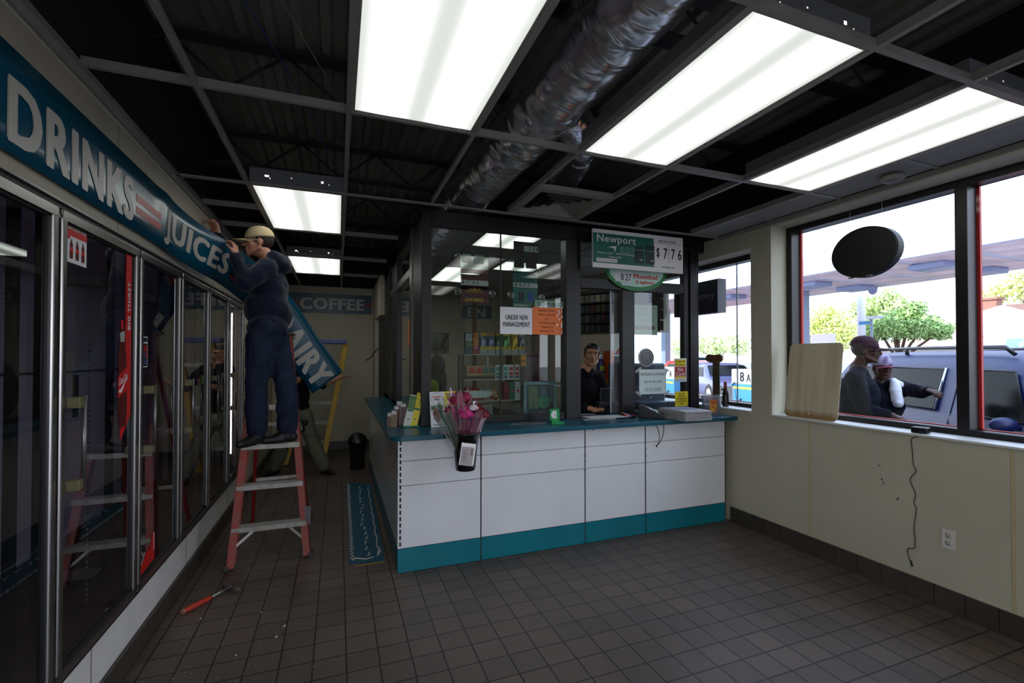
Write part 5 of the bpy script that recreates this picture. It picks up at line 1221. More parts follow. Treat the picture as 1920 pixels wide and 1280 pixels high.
# outlet
t = thing('wall_outlet', 'white duplex power outlet low on the wall under the window', 'outlet', (WR, 1.754, .43))
MB().box(WR-.005, 1.718, .372, WR-.0005, 1.790, .487).build('cover_plate', mat('outlet_white', (214, 208, 198), .4), t, bevel=.002)
for z in (.452, .408):
    b = MB(); b.lathe([(0, .006), (.017, .006), (.018, .004)], 24, (WR, 1.754, z), Matrix.Rotation(-PI/2, 3, 'Y')); s = b.build('socket', mat('socket_face', (190, 184, 174), .4), t, fix=False)
    b = MB(); b.box(WR-.0072, 1.746, z+.001, WR-.006, 1.748, z+.010); b.box(WR-.0072, 1.760, z+.001, WR-.006, 1.762, z+.009); b.box(WR-.0072, 1.752, z-.011, WR-.006, 1.757, z-.006); b.build('slot', M_print, s, fix=False)
# wall marks
b = MB(); random.seed(2)
for (y, z) in ((2.13, .70), (2.12, .675), (2.122, .69), (2.13, .66), (2.03, .60), (2.035, .59), (2.15, .79), (2.14, .785)):
    s = random.uniform(.003, .008); b.prism([(y-s, z-s*.6), (y+s, z-s*.4), (y+s*.6, z+s), (y-s*.5, z+s*.7)], WR-.0008, WR-.0002, 'x')
for k in range(6): b.prism([(3.12-k*.035, .735-k*.0042), (3.155-k*.035, .7392-k*.0042), (3.155-k*.035, .7404-k*.0042), (3.12-k*.035, .7362-k*.0042)], WR-.0008, WR-.0002, 'x')
tag(b.build('wall_scuffs', mat('scuff_brown', (92, 78, 62), .9), fix=False), 'small brown scuffs and chips on the wall under the window', 'scuffs', kind='stuff')

# ------------------------------------------------------------------ red step ladder
M_fib = mat('faded_red_fibreglass', (168, 60, 52), .6, vary=.35, scale=28, rgb2=(140, 86, 76)); M_fibd = mat('deep_red_fibreglass', (150, 24, 22), .5, vary=.2, scale=20)
M_step = mat('worn_aluminium_step', (176, 172, 164), .45, metal=.5, vary=.25, scale=20)
lad = thing('step_ladder', 'faded red step ladder with aluminium steps under the man in the tan cap', 'ladder', (-.45, 4.15, 0))
def rail(a, c, w, d, nm, m, root, up=(0, 1, 0)):
    """C-channel ladder rail, open towards the ladder's middle."""
    a, c = V(a), V(c); ax = (c-a).normalized(); sx = 1 if a.x < root.location.x else -1
    y = V(up); x = V((1, 0, 0)); b = MB()
    def slab(x0, x1, y0, y1):
        vs = []
        for p in (a, c):
            for (p0, p1) in ((x0, y0), (x1, y0), (x1, y1), (x0, y1)): vs.append(p+x*p0*sx+y*p1)
        b.add(vs, [(0, 3, 2, 1), (4, 5, 6, 7), (0, 1, 5, 4), (1, 2, 6, 5), (2, 3, 7, 6), (3, 0, 4, 7)])
    slab(0, .004, -d/2, d/2); slab(0, w, -d/2, -d/2+.004); slab(0, w, d/2-.004, d/2)
    return b.build(nm, m, root)
LFb, RFb, LFt, RFt = V((-.735, 3.985, 0)), V((-.188, 4.035, 0)), V((-.615, 4.30, 1.70)), V((-.350, 4.325, 1.70))
rail(LFb+V((0, 0, .02)), LFt, .05, .078, 'front_rail', M_fib, lad); rail(RFb+V((0, 0, .02)), RFt, .05, .078, 'front_rail', M_fib, lad)
LRb, RRb = V((-.72, 4.92, 0)), V((-.24, 4.95, 0)); LRt, RRt = LFt+V((.02, .07, -.03)), RFt+V((-.02, .07, -.03))
rail(LRb+V((0, 0, .02)), LRt, .022, .045, 'rear_rail', M_fibd, lad); rail(RRb+V((0, 0, .02)), RRt, .022, .045, 'rear_rail', M_fibd, lad)
def at(a, c, z): return a.lerp(c, (z-a.z)/(c.z-a.z))
for k, z in enumerate((.285, .575, .865, 1.155, 1.445)):
    p, q = at(LFb, LFt, z), at(RFb, RFt, z)
    st_ = MB(); st_.box(p.x+.004, p.y-.045, z-.004, q.x-.004, p.y+.045, z); st_.box(p.x+.004, p.y-.047, z-.034, q.x-.004, p.y-.044, z); st_.box(p.x+.004, p.y+.043, z-.03, q.x-.004, p.y+.046, z)
    for g in range(4): st_.box(p.x+.01, p.y-.036+g*.022, z, q.x-.01, p.y-.028+g*.022, z+.002)
    st_.build('step', M_step, lad, fix=False)
for z in (.45, .95, 1.4):
    p, q = at(LRb, LRt, z), at(RRb, RRt, z); MB().bar((p.x, p.y, z), (q.x, q.y, z), .02, .028).build('rear_brace', M_step, lad)
p, q = at(LFb, LFt, .26), at(RFb, RFt, .26)
MB().bar((p.x+.15, p.y-.01, .255), (LFb.x+.03, LFb.y, .14), .018, .006, (0, 1, 0)).build('knee_brace', M_step, lad); MB().bar((q.x-.15, q.y-.01, .255), (RFb.x-.03, RFb.y, .12), .018, .006, (0, 1, 0)).build('knee_brace', M_step, lad)
for z in (.95,):
    for (A1, A2, B1, B2) in ((LFb, LFt, LRb, LRt), (RFb, RFt, RRb, RRt)):
        p, q = at(A1, A2, z), at(B1, B2, z); MB().bar((p.x+.01, p.y+.03, z), (q.x+.01, q.y-.02, z), .004, .018, (0, 0, 1)).build('spreader', M_step, lad)
b = MB(); b.box(-.635, 4.24, 1.70, -.335, 4.46, 1.725); b.build('top_cap', mat('dark_cap', (70, 60, 52), .5), lad, bevel=.01)
for p in (LFb, RFb, LRb, RRb): MB().box(p.x-.02, p.y-.042, .0005, p.x+.02, p.y+.042, .04).build('foot', mat('foot_rubber', (70, 62, 60), .8), lad, bevel=.006)
p = at(RFb, RFt, .33); MB().box(p.x-.012, p.y-.05, .24, p.x+.03, p.y-.038, .38).build('repair_plate', mat('tape_grey', (110, 108, 110), .5, vary=.3, scale=30), lad)

# yellow ladder leaning in the background
yl = thing('step_ladder', 'yellow step ladder with a blue top cap standing near the back wall', 'ladder', (-.2, 7.6, 0))
M_yf = mat('yellow_fibreglass', (190, 150, 20), .5, vary=.15, scale=8)
YLt, YRt, YLb, YRb = V((-.27, 7.72, 1.72)), V((.075, 7.64, 1.72)), V((-.72, 7.50, 0)), V((-.235, 7.42, 0))
YLt = V((-.30, 7.70, 1.72))
rail(YLb+V((0, 0, .015)), YLt, .07, .09, 'front_rail', M_yf, yl); rail(YRb+V((0, 0, .015)), YRt, .07, .09, 'front_rail', M_yf, yl)
rail(YLb+V((.02, .12, .015)), YLt+V((0, .07, -.04)), .02, .04, 'rear_rail', M_yf, yl); rail(YRb+V((0, .12, .015)), YRt+V((0, .07, -.04)), .02, .04, 'rear_rail', M_yf, yl)
for z in (.30, .58, .86, 1.18, 1.42):
    p, q = at(YLb, YLt, z), at(YRb, YRt, z); MB().bar((p.x, p.y, z), (q.x, q.y, z), .08, .05).build('step', M_step, yl)
MB().box(-.40, 7.56, 1.72, .12, 7.80, 1.79).build('top_cap', mat('blue_cap', (86, 92, 158), .4, vary=.3, scale=12), yl, bevel=.012)
b = MB(); b.box(-.18, 7.60, 1.79, .02, 7.70, 1.798); b.build('cap_label', mat('cap_label', (170, 170, 180), .5, vary=.6, scale=30), yl)

# ------------------------------------------------------------------ on the floor
t = thing('fallen_panel', 'blue-green sign panel lying face down with glue squiggles on the tiles beside the counter', 'panel', (.22, 4.9, 0))
P4 = [V((.085, 3.765, 0)), V((.335, 3.72, 0)), V((.375, 6.03, 0)), V((.10, 6.20, 0))]
b = MB(); b.prism([(p.x, p.y) for p in P4], .001, .006, 'z'); b.build('board', mat('panel_blue', (0, 84, 112), .4, vary=.1, scale=4), t)
b = MB(); random.seed(21); M_glue = mat('dried_glue', (186, 186, 180), .7)
def pl(u, v): return P4[0].lerp(P4[1], u).lerp(P4[3].lerp(P4[2], u), v)+V((0, 0, .0075))
def squig(pts, r=.006): b.tube([pl(u, v) for u, v in pts], [r*.5]+[r]*(len(pts)-2)+[r*.4], 5)
pts = []
for i in range(120): pts.append((.07+.055*math.sin(i*1.9)+.02*random.random(), .02+i*.008))
squig(pts, .0055)
for i in range(18):
    v0 = .05+i*.05; u0 = .42+.12*random.random(); squig([(u0, v0), (u0+.10*random.random(), v0+.012), (u0+.06, v0+.02+.01*random.random()), (u0+.16*random.random(), v0+.035)], .006)
squig([(.86+.03*math.sin(i*2.3), .05+i*.045) for i in range(21)], .006); squig([(.08+.08*i, .03+.006*math.sin(i)) for i in range(9)], .006); squig([(.80, .04), (.86, .09), (.90, .07), (.93, .14)], .006)
b.build('glue_marks', M_glue, t, fix=False)
MB().box(.13, 3.715, .001, .33, 3.722, .004).build('yellow_edge', mat('yellow_tape', (170, 150, 30), .5), t)
# hammer
t = thing('claw_hammer', 'claw hammer with an orange-red grip lying on the tiles near the ladder', 'hammer', (-.75, 3.5, 0))
h0, h1, h2 = V((-.845, 3.40, .018)), V((-.735, 3.535, .018)), V((-.655, 3.635, .02))
MB().tube([h0, h0.lerp(h1, .1), h0.lerp(h1, .5), h0.lerp(h1, .9), h1], [.014, .017, .0155, .016, .012], 12).build('grip', mat('orange_red_grip', (190, 56, 34), .5), t)
MB().tube([h0-(h1-h0).normalized()*.012, h0], [.015, .016], 12).build('grip_end', mat('grip_tan', (170, 120, 90), .6), t)
MB().tube([h1, h2], [.009, .008], 10).build('shaft', M_alud, t)
d = (h2-h1).normalized(); s = V((d.y, -d.x, 0))
b = MB(); b.tube([h2-s*.045+V((0, 0, .002)), h2-s*.025, h2+s*.0, h2+s*.02], [.016, .015, .013, .012], 14); b.build('head', mat('hammer_steel', (120, 118, 114), .35, metal=.9), t)
b = MB()
for k in (-1, 1): b.tube([h2+s*.015+d*.004*k, h2+s*.05+d*.007*k, h2+s*.08+d*.011*k-V((0, 0, .008))], [.009, .007, .003], 8)
b.build('claw', mat('hammer_steel'), t, fix=False)
# debris
b = MB(); random.seed(33)
for i in range(330):
    if i < 260: x = random.gauss(-.62, .28); y = random.gauss(2.95, .38)
    else: x = random.uniform(-.9, 2.6); y = random.uniform(1.6, 5.5)
    if x < -.9 or (y > 3.3 and x > .3): continue
    s = random.uniform(.0012, .0035) if random.random() < .93 else random.uniform(.006, .011)
    b.ell((x, y, s*.5), (s, s*random.uniform(.5, 1), s*.5), Matrix.Rotation(random.random()*3, 3, 'Z'), 6)
tag(b.build('plaster_crumbs', mat('plaster_crumb', (196, 178, 140), .9), fix=False), 'pale plaster crumbs scattered on the floor tiles by the coolers', 'debris', kind='stuff')
# pails by the back of the counter
t = thing('waste_bin', 'dark waste bin standing on the floor at the far end of the counter', 'bin', (.27, 6.85, 0))
MB().lathe([(0, .001), (.095, .001), (.105, .30), (.112, .30), (.10, .30), (.09, .02), (0, .01)], 20, (.255, 6.95, 0)).build('pail', mat('dark_bin', (40, 40, 44), .5), t, fix=False)
MB().ell((.255, 6.95, .37), (.13, .12, .12), None, 14).build('bin_bag', mat('bin_bag_black', (14, 14, 16), .3, bump=.8, bscale=14), t)
# ------------------------------------------------------------------ people
def frame(z, y):
    """3x3 matrix whose columns are right, forward, up."""
    z = V(z).normalized(); y = V(y); y = (y-z*y.dot(z)).normalized(); x = y.cross(z)
    return Matrix((x, y, z)).transposed()
class Blob:
    """Collects tapered limbs and ellipsoids that are fused into one continuous skin."""
    def __init__(s): s.b = MB()
    def cap(s, p0, p1, r0, r1, n=14):
        p0, p1 = V(p0), V(p1); d = p1-p0; L = d.length
        if L < 1e-5: return s.ell(p0, (r0, r0, r0))
        d.normalize(); pts = []; rs = []
        for a in (-90, -65, -40, -20): 
            t = math.radians(a); pts.append(p0+d*r0*math.sin(t)); rs.append(max(r0*math.cos(t), r0*.02))
        pts.append(p0); rs.append(r0)
        pts.append(p1); rs.append(r1)
        for a in (20, 40, 65, 90):
            t = math.radians(a); pts.append(p1+d*r1*math.sin(t)); rs.append(max(r1*math.cos(t), r1*.02))
        s.b.tube(pts, rs, n); return s
    def chain(s, pts, rs):
        for i in range(len(pts)-1): s.cap(pts[i], pts[i+1], rs[i], rs[i+1])
        return s
    def ell(s, c, r, M=None): s.b.ell(c, r, M, 18); return s
    def build(s, name, m, parent, voxel=.012, smooth=4, wr=0, wscale=.12):
        me = s.b.mesh(name); o = bpy.data.objects.new(name, me); COL.objects.link(o)
        r = o.modifiers.new('r', 'REMESH'); r.mode = 'VOXEL'; r.voxel_size = voxel; r.use_smooth_shade = True
        k = o.modifiers.new('s', 'SMOOTH'); k.iterations = smooth; k.factor = .5
        if wr:
            tx = bpy.data.textures.new('folds', 'CLOUDS'); tx.noise_scale = wscale; tx.noise_depth = 2
            d = o.modifiers.new('d', 'DISPLACE'); d.texture = tx; d.strength = wr; d.texture_coords = 'GLOBAL'; d.mid_level = .5
        dg = bpy.context.evaluated_depsgraph_get(); dg.update()
        m2 = bpy.data.meshes.new_from_object(o.evaluated_get(dg)); m2.name = name
        bpy.data.objects.remove(o)
        m2.polygons.foreach_set('use_smooth', [True]*len(m2.polygons)); m2.materials.clear()
        return link(name, m2, m, parent)
def hand(B, wrist, d, palm, curl=.5, thumb=1, k=1.0):
    """Palm, four bent fingers of unequal length and a thumb from the side of the palm."""
    d = V(d).normalized(); n = V(palm); n = (n-d*n.dot(d)).normalized(); s = d.cross(n)*thumb
    w = V(wrist); B.chain([w, w+d*.03*k], [.027*k, .026*k])
    for off in (-.028, -.010, .010, .028): B.cap(w+d*.02*k+s*off*.7*k, w+d*.085*k+s*off*k, .0135*k, .012*k)
    for off, L in ((.030, .068), (.0105, .078), (-.0095, .072), (-.028, .056)):
        p = w+d*.09*k+s*off*k; a = 0; seg = (.45, .32, .23); r = .0098*k; q = p
        for j, f in enumerate(seg):
            a += curl*(.55+.25*j); dd = d*math.cos(a)+n*math.sin(a); q2 = q+dd*L*f*k; B.cap(q, q2, r, r*.9, 8); q = q2; r *= .9
    p = w+d*.03*k+s*.030*k; q = p+(d*.6+s*.75+n*.25).normalized()*.042*k; B.cap(p, q, .014*k, .0115*k, 8); B.cap(q, q+(d*.85+s*.25+n*.5).normalized()*.034*k, .011*k, .0088*k, 8)
def head(B, c, F, jaw=1.0, k=1.0, nose=1.0):
    """Skull, brow, cheeks, nose, lips, chin and ears around the eye-level centre c; F: right/forward/up frame."""
    P = lambda x, y, z: V(c)+F @ (V((x, y, z))*k)
    R3 = F
    B.ell(P(0, -.018, .030), (.076*k, .094*k, .088*k), R3); B.ell(P(0, .022, -.020), (.062*k, .070*k, .085*k), R3)
    B.ell(P(0, .015, -.065), (.052*k*jaw, .062*k, .050*k), R3)
    B.cap(P(-.018, .068, -.098), P(.018, .068, -.098), .018*k*jaw, .018*k*jaw)
    B.cap(P(0, .085, .008), P(0, .106*nose, -.028), .010*k, .0145*k); B.cap(P(-.012, .094, -.032), P(.012, .094, -.032), .0095*k, .0095*k)
    B.cap(P(-.042, .070, .024), P(-.012, .082, .022), .0125*k, .012*k); B.cap(P(.042, .070, .024), P(.012, .082, .022), .0125*k, .012*k)
    for s in (-1, 1):
        B.ell(P(.044*s, .055, -.022), (.020*k, .020*k, .018*k), R3); B.ell(P(.077*s, -.008, -.006), (.008*k, .019*k, .032*k), R3)
        B.cap(P(.060*s, .0, -.055), P(.035*s, .05, -.088), .018*k*jaw, .016*k)
    B.cap(P(-.018, .084, -.056), P(.018, .084, -.056), .0095*k, .0095*k); B.cap(P(-.015, .082, -.068), P(.015, .082, -.068), .010*k, .010*k)
def face_parts(root, c, F, hairm, k=1.0, brows=True, iris=(50, 30, 18), lip=(120, 62, 52)):
    P = lambda x, y, z: V(c)+F @ (V((x, y, z))*k)
    for s in (-1, 1):
        e = MB(); e.ell(P(.031*s, .0745, .004), (.0135*k, .010*k, .009*k), F, 14); eo = e.build('eye', mat('eye_white', (206, 200, 192), .25), root, fix=False)
        q = MB(); q.ell(P(.031*s, .0805, .004), (.006*k, .0055*k, .006*k), F, 12); q.build('iris', mat('iris_%d' % iris[0], iris, .15), eo, fix=False)
        if brows: b = MB(); b.tube([P(.012*s, .0965, .020), P(.028*s, .093, .028), (P(.048*s, .078, .022))], [.003*k, .0042*k, .0025*k], 8); b.build('eyebrow', hairm, root)
    b = MB(); b.tube([P(-.024, .088, -.062), P(-.008, .0965, -.059), P(0, .0955, -.0605), P(.008, .0965, -.059), P(.024, .088, -.062)], [.002*k, .0052*k, .005*k, .0052*k, .002*k], 8); b.build('lips', mat('lips_%d' % lip[0], lip, .5), root)
def hair_shell(root, c, F, m, keep, k=1.0, r=(.0795, .097, .091), off=(0, -.020, .028)):
    """Short hair: a shell just outside the skull, kept where keep(x, y, z) holds in head coordinates."""
    b = MB(); n = 44; mm = 30; idx = {}; vs = []; fs = []
    for i in range(mm+1):
        ph = PI*i/mm
        for j in range(n):
            a = 2*PI*j/n; q = 1+.012*noise.noise(V((math.cos(a)*6, math.sin(a)*6, ph*6)))
            p = (off[0]+r[0]*q*math.sin(ph)*math.cos(a), off[1]+r[1]*q*math.sin(ph)*math.sin(a), off[2]+r[2]*q*math.cos(ph))
            idx[i, j] = (len(vs), keep(*p)); vs.append(V(c)+F @ (V(p)*k))
    for i in range(mm):
        for j in range(n):
            q = [idx[i, j], idx[i+1, j], idx[i+1, (j+1) % n], idx[i, (j+1) % n]]
            if all(t[1] for t in q): fs.append([t[0] for t in q])
    used = sorted({i for f in fs for i in f}); mp = {v: i for i, v in enumerate(used)}
    b.add([vs[i] for i in used], [[mp[i] for i in f] for f in fs], 0, True); o = b.build('hair', m, root)
    s_ = o.modifiers.new('t', 'SOLIDIFY'); s_.thickness = .006; s_.offset = -1
    return o
def cap_hat(root, c, F, m, brim=.075, k=1.0, name='baseball_cap', lift=.0, mb=None):
    """Six-panel cap with a curved peak pointing forward."""
    P = lambda x, y, z: V(c)+F @ (V((x, y, z+lift))*k)
    b = MB(); vs = []; n = 32; mm = 9
    for i in range(mm+1):
        ph = PI/2*i/mm
        for j in range(n):
            a = 2*PI*j/n; w = 1+.012*math.cos(6*a)
            vs.append(P(.087*w*math.cos(a)*math.cos(ph)**.8, -.012+.107*w*math.sin(a)*math.cos(ph)**.8, .032-.012*math.sin(a)*(1-i/mm)+.098*math.sin(ph)))
    b.add(vs, [(i*n+j, i*n+(j+1) % n, (i+1)*n+(j+1) % n, (i+1)*n+j) for i in range(mm) for j in range(n)], 0, True)
    o = b.build(name, m, root, fix=True); s_ = o.modifiers.new('t', 'SOLIDIFY'); s_.thickness = .003
    b = MB(); vs = []; nn = 14; q = 6
    for i in range(nn+1):
        x = -.07+.14*i/nn; y0 = -.012+.107*math.sqrt(max(0, 1-(x/.087)**2)); f = 1-(abs(x)/.072)**2.6
        for j in range(q+1):
            t = j/q; vs.append(P(x*(1-.06*t), y0-.006+(brim*max(f, .02))*t, .024-.012*t-.020*(abs(x)/.07)**2*1.0))
    b.add(vs, [(i*(q+1)+j, (i+1)*(q+1)+j, (i+1)*(q+1)+j+1, i*(q+1)+j+1) for i in range(nn) for j in range(q)], 0, True)
    pk = b.build('cap_peak', mb or m, o, fix=False); s_ = pk.modifiers.new('t', 'SOLIDIFY'); s_.thickness = .004
    b = MB(); b.ell(P(0, -.012, .131), (.007*k, .007*k, .004*k), F, 10); b.build('cap_button', m, o, fix=False)
    return o
def shoe(root, ankle, toe_dir, m, k=1.0, z=None):
    a = V(ankle); d = V(toe_dir); d.z = 0; d.normalize(); B = Blob(); z = a.z-.085 if z is None else z
    f = V((a.x, a.y, z))
    B.cap(f-d*.035+V((0, 0, .042)), f+d*.07+V((0, 0, .040)), .040*k, .038*k); B.cap(f+d*.05+V((0, 0, .034)), f+d*.155+V((0, 0, .030)), .042*k, .031*k); B.cap(f+V((0, 0, .05)), f-d*.005+V((0, 0, .115)), .047*k, .048*k); B.cap(f+V((0, 0, .07)), f+d*.07+V((0, 0, .045)), .043*k, .036*k)
    o = B.build('shoe', m, root, .010, 3)
    zs = z+.003
    for v in o.data.vertices:
        if v.co.z < zs: v.co.z = zs
    return o
SK = mat('skin_light', (196, 138, 110), .5, vary=.08, scale=20); SK2 = mat('skin_olive', (178, 128, 96), .5, vary=.08, scale=20); SK3 = mat('skin_dark', (72, 46, 36), .55, spec=.25, vary=.1, scale=20)
def body(root, J, skin, hk=1.0, girth=1.0, hands=None, headf=None, jaw=1.0, voxel=.0085):
    """One continuous skin from head to feet."""
    B = Blob(); F = headf; hc = V(J['head'])
    head(B, hc, F, jaw, hk)
    nb = V(J['neck']); B.cap(hc+F @ V((0, -.025, -.06)), nb, .052, .058)
    ch, pe = V(J['chest']), V(J['pelvis']); sr, sl = V(J['sh_r']), V(J['sh_l'])
    mid = ch.lerp(pe, .5); fr = frame(ch-pe, (sl-sr).cross(ch-pe) if 'fwd' not in J else J['fwd'])
    B.ell(ch, (.15*girth, .105*girth, .17), fr); B.ell(mid, (.135*girth, .10*girth, .15), fr); B.ell(pe, (.15*girth, .11*girth, .12), fr)
    B.cap(nb, ch, .07, .09)
    for sd in ('r', 'l'):
        s, e, w = V(J['sh_'+sd]), V(J['el_'+sd]), V(J['wr_'+sd]); B.cap(nb, s, .055, .05); B.chain([s, e, w], [.050, .038, .026])
        h, kn, an = V(J['hip_'+sd]), V(J['kn_'+sd]), V(J['an_'+sd]); B.chain([h, kn], [.082, .054]); B.chain([kn, kn.lerp(an, .35), an], [.052, .050, .036])
        td = V(J['toe_'+sd]); B.cap(an+V((0, 0, -.03)), an+td.normalized()*.11+V((0, 0, -.055)), .028, .018)
        if hands and hands.get(sd): hand(B, w, *hands[sd])
    return B.build('body', skin, root, voxel, 2)
def top(root, J, m, name='hoodie', girth=1.0, extra=None, hem=None, wr=.018, sleeve=1.0, hemr=.17, voxel=.013):
    B = Blob(); nb, ch, pe = V(J['neck']), V(J['chest']), V(J['pelvis']); sr, sl = V(J['sh_r']), V(J['sh_l'])
    fr = frame(ch-pe, J['fwd']); mid = ch.lerp(pe, .45); hm = V(hem) if hem else pe+V((0, 0, .03))
    B.ell(ch, (.185*girth, .145*girth, .20), fr); B.ell(mid, (.17*girth, .145*girth, .19), fr); B.ell(hm+V((0, 0, .05)), (.17*girth, .145*girth, .085), fr)
    B.cap(nb+V((0, 0, -.05)), ch, .075, .12)
    for sd in ('r', 'l'):
        s, e, w = V(J['sh_'+sd]), V(J['el_'+sd]), V(J['wr_'+sd]); B.cap(nb+V((0, 0, -.03)), s, .068, .075)
        we = e.lerp(w, sleeve); B.chain([s, e], [.078, .060]); 
        if sleeve > 0: B.chain([e, we], [.060, .042])
    if extra: extra(B)
    return B.build(name, m, root, voxel, 3, wr, .10)
def trousers(root, J, m, name='jeans', wide=1.0, wr=.016, ankle=.065, voxel=.013, stop=.93):
    B = Blob(); pe = V(J['pelvis']); fr = frame(V(J['chest'])-pe, J['fwd'])
    B.ell(pe+V((0, 0, .02)), (.168, .130, .12), fr); B.ell(pe+V((0, 0, -.06)), (.16, .13, .10), fr)
    for sd in ('r', 'l'):
        h, kn, an = V(J['hip_'+sd]), V(J['kn_'+sd]), V(J['an_'+sd]); an2 = kn.lerp(an, stop)
        B.chain([h, kn, kn.lerp(an2, .5), an2], [.098*wide, .076*wide, .078*wide, ankle*1.12*wide])
    return B.build(name, m, root, voxel, 3, wr, .08)

# --- the man on the red ladder, facing the coolers
m1 = thing('person', 'man in tan cap, navy hoodie and jeans on the red ladder, arms raised', 'person', (-.5, 4.15, .865))
J = dict(head=(-.588, 4.235, 2.425), neck=(-.505, 4.25, 2.285), chest=(-.515, 4.25, 2.06), pelvis=(-.505, 4.14, 1.70), fwd=(-1, -.15, 0),
         sh_l=(-.51, 4.09, 2.205), sh_r=(-.545, 4.41, 2.215), el_l=(-.63, 3.97, 2.06), wr_l=(-.705, 4.05, 2.262), el_r=(-.73, 4.33, 2.19), wr_r=(-.865, 4.27, 2.46),
         hip_l=(-.545, 4.06, 1.66), hip_r=(-.455, 4.20, 1.66), kn_l=(-.563, 4.03, 1.30), kn_r=(-.358, 4.04, 1.29), an_l=(-.565, 4.09, .965), an_r=(-.360, 4.11, .965), toe_l=(-.55, -.75, 0), toe_r=(-1, -.15, 0))
F1 = frame((-.04, 0, 1), (-1, -.22, -.22))
body(m1, J, SK, headf=F1, hk=.97, hands={'l': ((-.10, .10, 1), (-1, .25, .1), 1.0, 1), 'r': ((-.30, .0, 1), (-.6, -.8, -.1), 1.1, -1)})
M_hair1 = mat('dark_brown_hair', (38, 26, 20), .7)
face_parts(m1, J['head'], F1, M_hair1, .97)
def hood(B):
    B.ell((-.425, 4.25, 2.265), (.085, .13, .06), Matrix.Rotation(.5, 3, 'Y')); B.cap((-.47, 4.14, 2.30), (-.41, 4.25, 2.28), .05, .055); B.cap((-.47, 4.36, 2.30), (-.41, 4.25, 2.28), .05, .055); B.ell((-.585, 4.18, 1.90), (.09, .13, .13)); B.ell((-.455, 4.2, 1.86), (.12, .14, .14))
top(m1, J, mat('navy_fleece', (24, 30, 50), .9, spec=.12, vary=.12, scale=10, bump=.2, bscale=160, sheen=.2), 'hoodie', 1.0, hood, hem=(-.51, 4.16, 1.70), wr=.022)
jn = trousers(m1, J, mat('blue_denim', (42, 50, 72), .85, spec=.12, vary=.35, scale=14, bump=.2, bscale=200), 'jeans', 1.0, wr=.03)
for s, an, td, z in (('l', J['an_l'], (-.55, -.75, 0), .867), ('r', J['an_r'], (-1, -.15, 0), .867)): shoe(m1, an, td, mat('black_shoe', (20, 19, 20), .5), 1.0, z)
cap_hat(m1, J['head'], F1, mat('tan_cotton', (200, 182, 142), .85, spec=.12, vary=.1, scale=30, bump=.2, bscale=200), .085, .99)
CAPH = lambda x, y, z: (y < .012 or (abs(x) > .06 and y < .03 and z > -.03)) and -.062-.3*min(y, 0)*0 < z and not (abs(x) > .066 and -.03 < y < .012 and z < .0)
hair_shell(m1, J['head'], F1, M_hair1, CAPH, .97)
P = lambda x, y, z: V(J['head'])+F1 @ (V((x, y, z))*.97)
b = MB()
for s in (-1, 1): b.tube([P(.008*s, .103, .006), P(.03*s, .10, .014), P(.058*s, .082, .010), P(.056*s, .082, -.012), P(.03*s, .10, -.018), P(.009*s, .103, -.010), P(.008*s, .103, .006)], .0016, 6); b.tube([P(.058*s, .082, .008), P(.081*s, .0, .006)], .0022, 6)
gl_ = b.build('glasses', mat('glasses_frame', (150, 156, 160), .3, metal=.6), m1, fix=False)
b = MB()
for s in (-1, 1): b.add([P(.008*s, .103, .006), P(.03*s, .101, .014), P(.058*s, .083, .010), P(.056*s, .083, -.012), P(.03*s, .101, -.018), P(.009*s, .103, -.010)], [(0, 1, 2, 3, 4, 5)])
b.build('lens', glass('spectacle_lens', (235, 240, 240), 1.5), gl_, fix=False)
b = MB(); b.tube([P(-.032, .088, -.045), P(0, .102, -.044), P(.032, .088, -.045)], [.005, .009, .005], 8); b.build('moustache', M_hair1, m1)

# --- the helper behind the banner
m2 = thing('person', 'man in dark tee shirt and grey cargo trousers beside the yellow ladder', 'person', (-.42, 6.85, 0))
J = dict(head=(-.52, 6.92, 1.56), neck=(-.50, 6.90, 1.43), chest=(-.49, 6.88, 1.20), pelvis=(-.49, 6.88, .80), fwd=(.75, -.65, 0),
         sh_r=(-.63, 6.80, 1.36), sh_l=(-.36, 6.92, 1.36), el_r=(-.62, 6.60, 1.14), wr_r=(-.50, 6.42, 1.20), el_l=(-.185, 6.78, 1.16), wr_l=(.015, 6.72, 1.25),
         hip_r=(-.57, 6.90, .77), hip_l=(-.42, 6.86, .77), kn_r=(-.65, 6.92, .43), kn_l=(-.31, 6.82, .43), an_r=(-.76, 6.98, .085), an_l=(-.16, 6.78, .085), toe_r=(-.6, -.6, 0), toe_l=(.6, -.6, 0))
F2 = frame((0, 0, 1), (.6, -.7, -.1))
body(m2, J, SK2, headf=F2, hands={'l': ((.9, -.15, .35), (0, 0, -1), .8, 1), 'r': ((.5, -.8, .3), (0, 0, 1), .6, 1)}, voxel=.009)
face_parts(m2, J['head'], F2, M_hair1)
M_black_cloth = mat('black_cotton', (20, 20, 22), .9, spec=.12)
top(m2, J, M_black_cloth, 'tee_shirt', .95, None, wr=.02, sleeve=0)
trousers(m2, J, mat('grey_khaki', (108, 108, 92), .9, spec=.12, vary=.25, scale=10), 'cargo_trousers', 1.12, wr=.035)
b = MB(); b.box(-.055, -.03, -.09, .055, .03, .06, 0, Matrix.Translation((-.40, 6.77, .66)) @ Matrix.Rotation(.25, 4, 'Z')); b.build('hip_pouch', mat('dark_pouch', (30, 30, 28), .8), m2, bevel=.02)
for an, td in ((J['an_r'], J['toe_r']), (J['an_l'], J['toe_l'])): shoe(m2, an, td, mat('black_shoe'), 1.0, .0)
hair_shell(m2, J['head'], F2, M_hair1, lambda x, y, z: (z > .06 or y < .01) and z > -.06, 1.02)

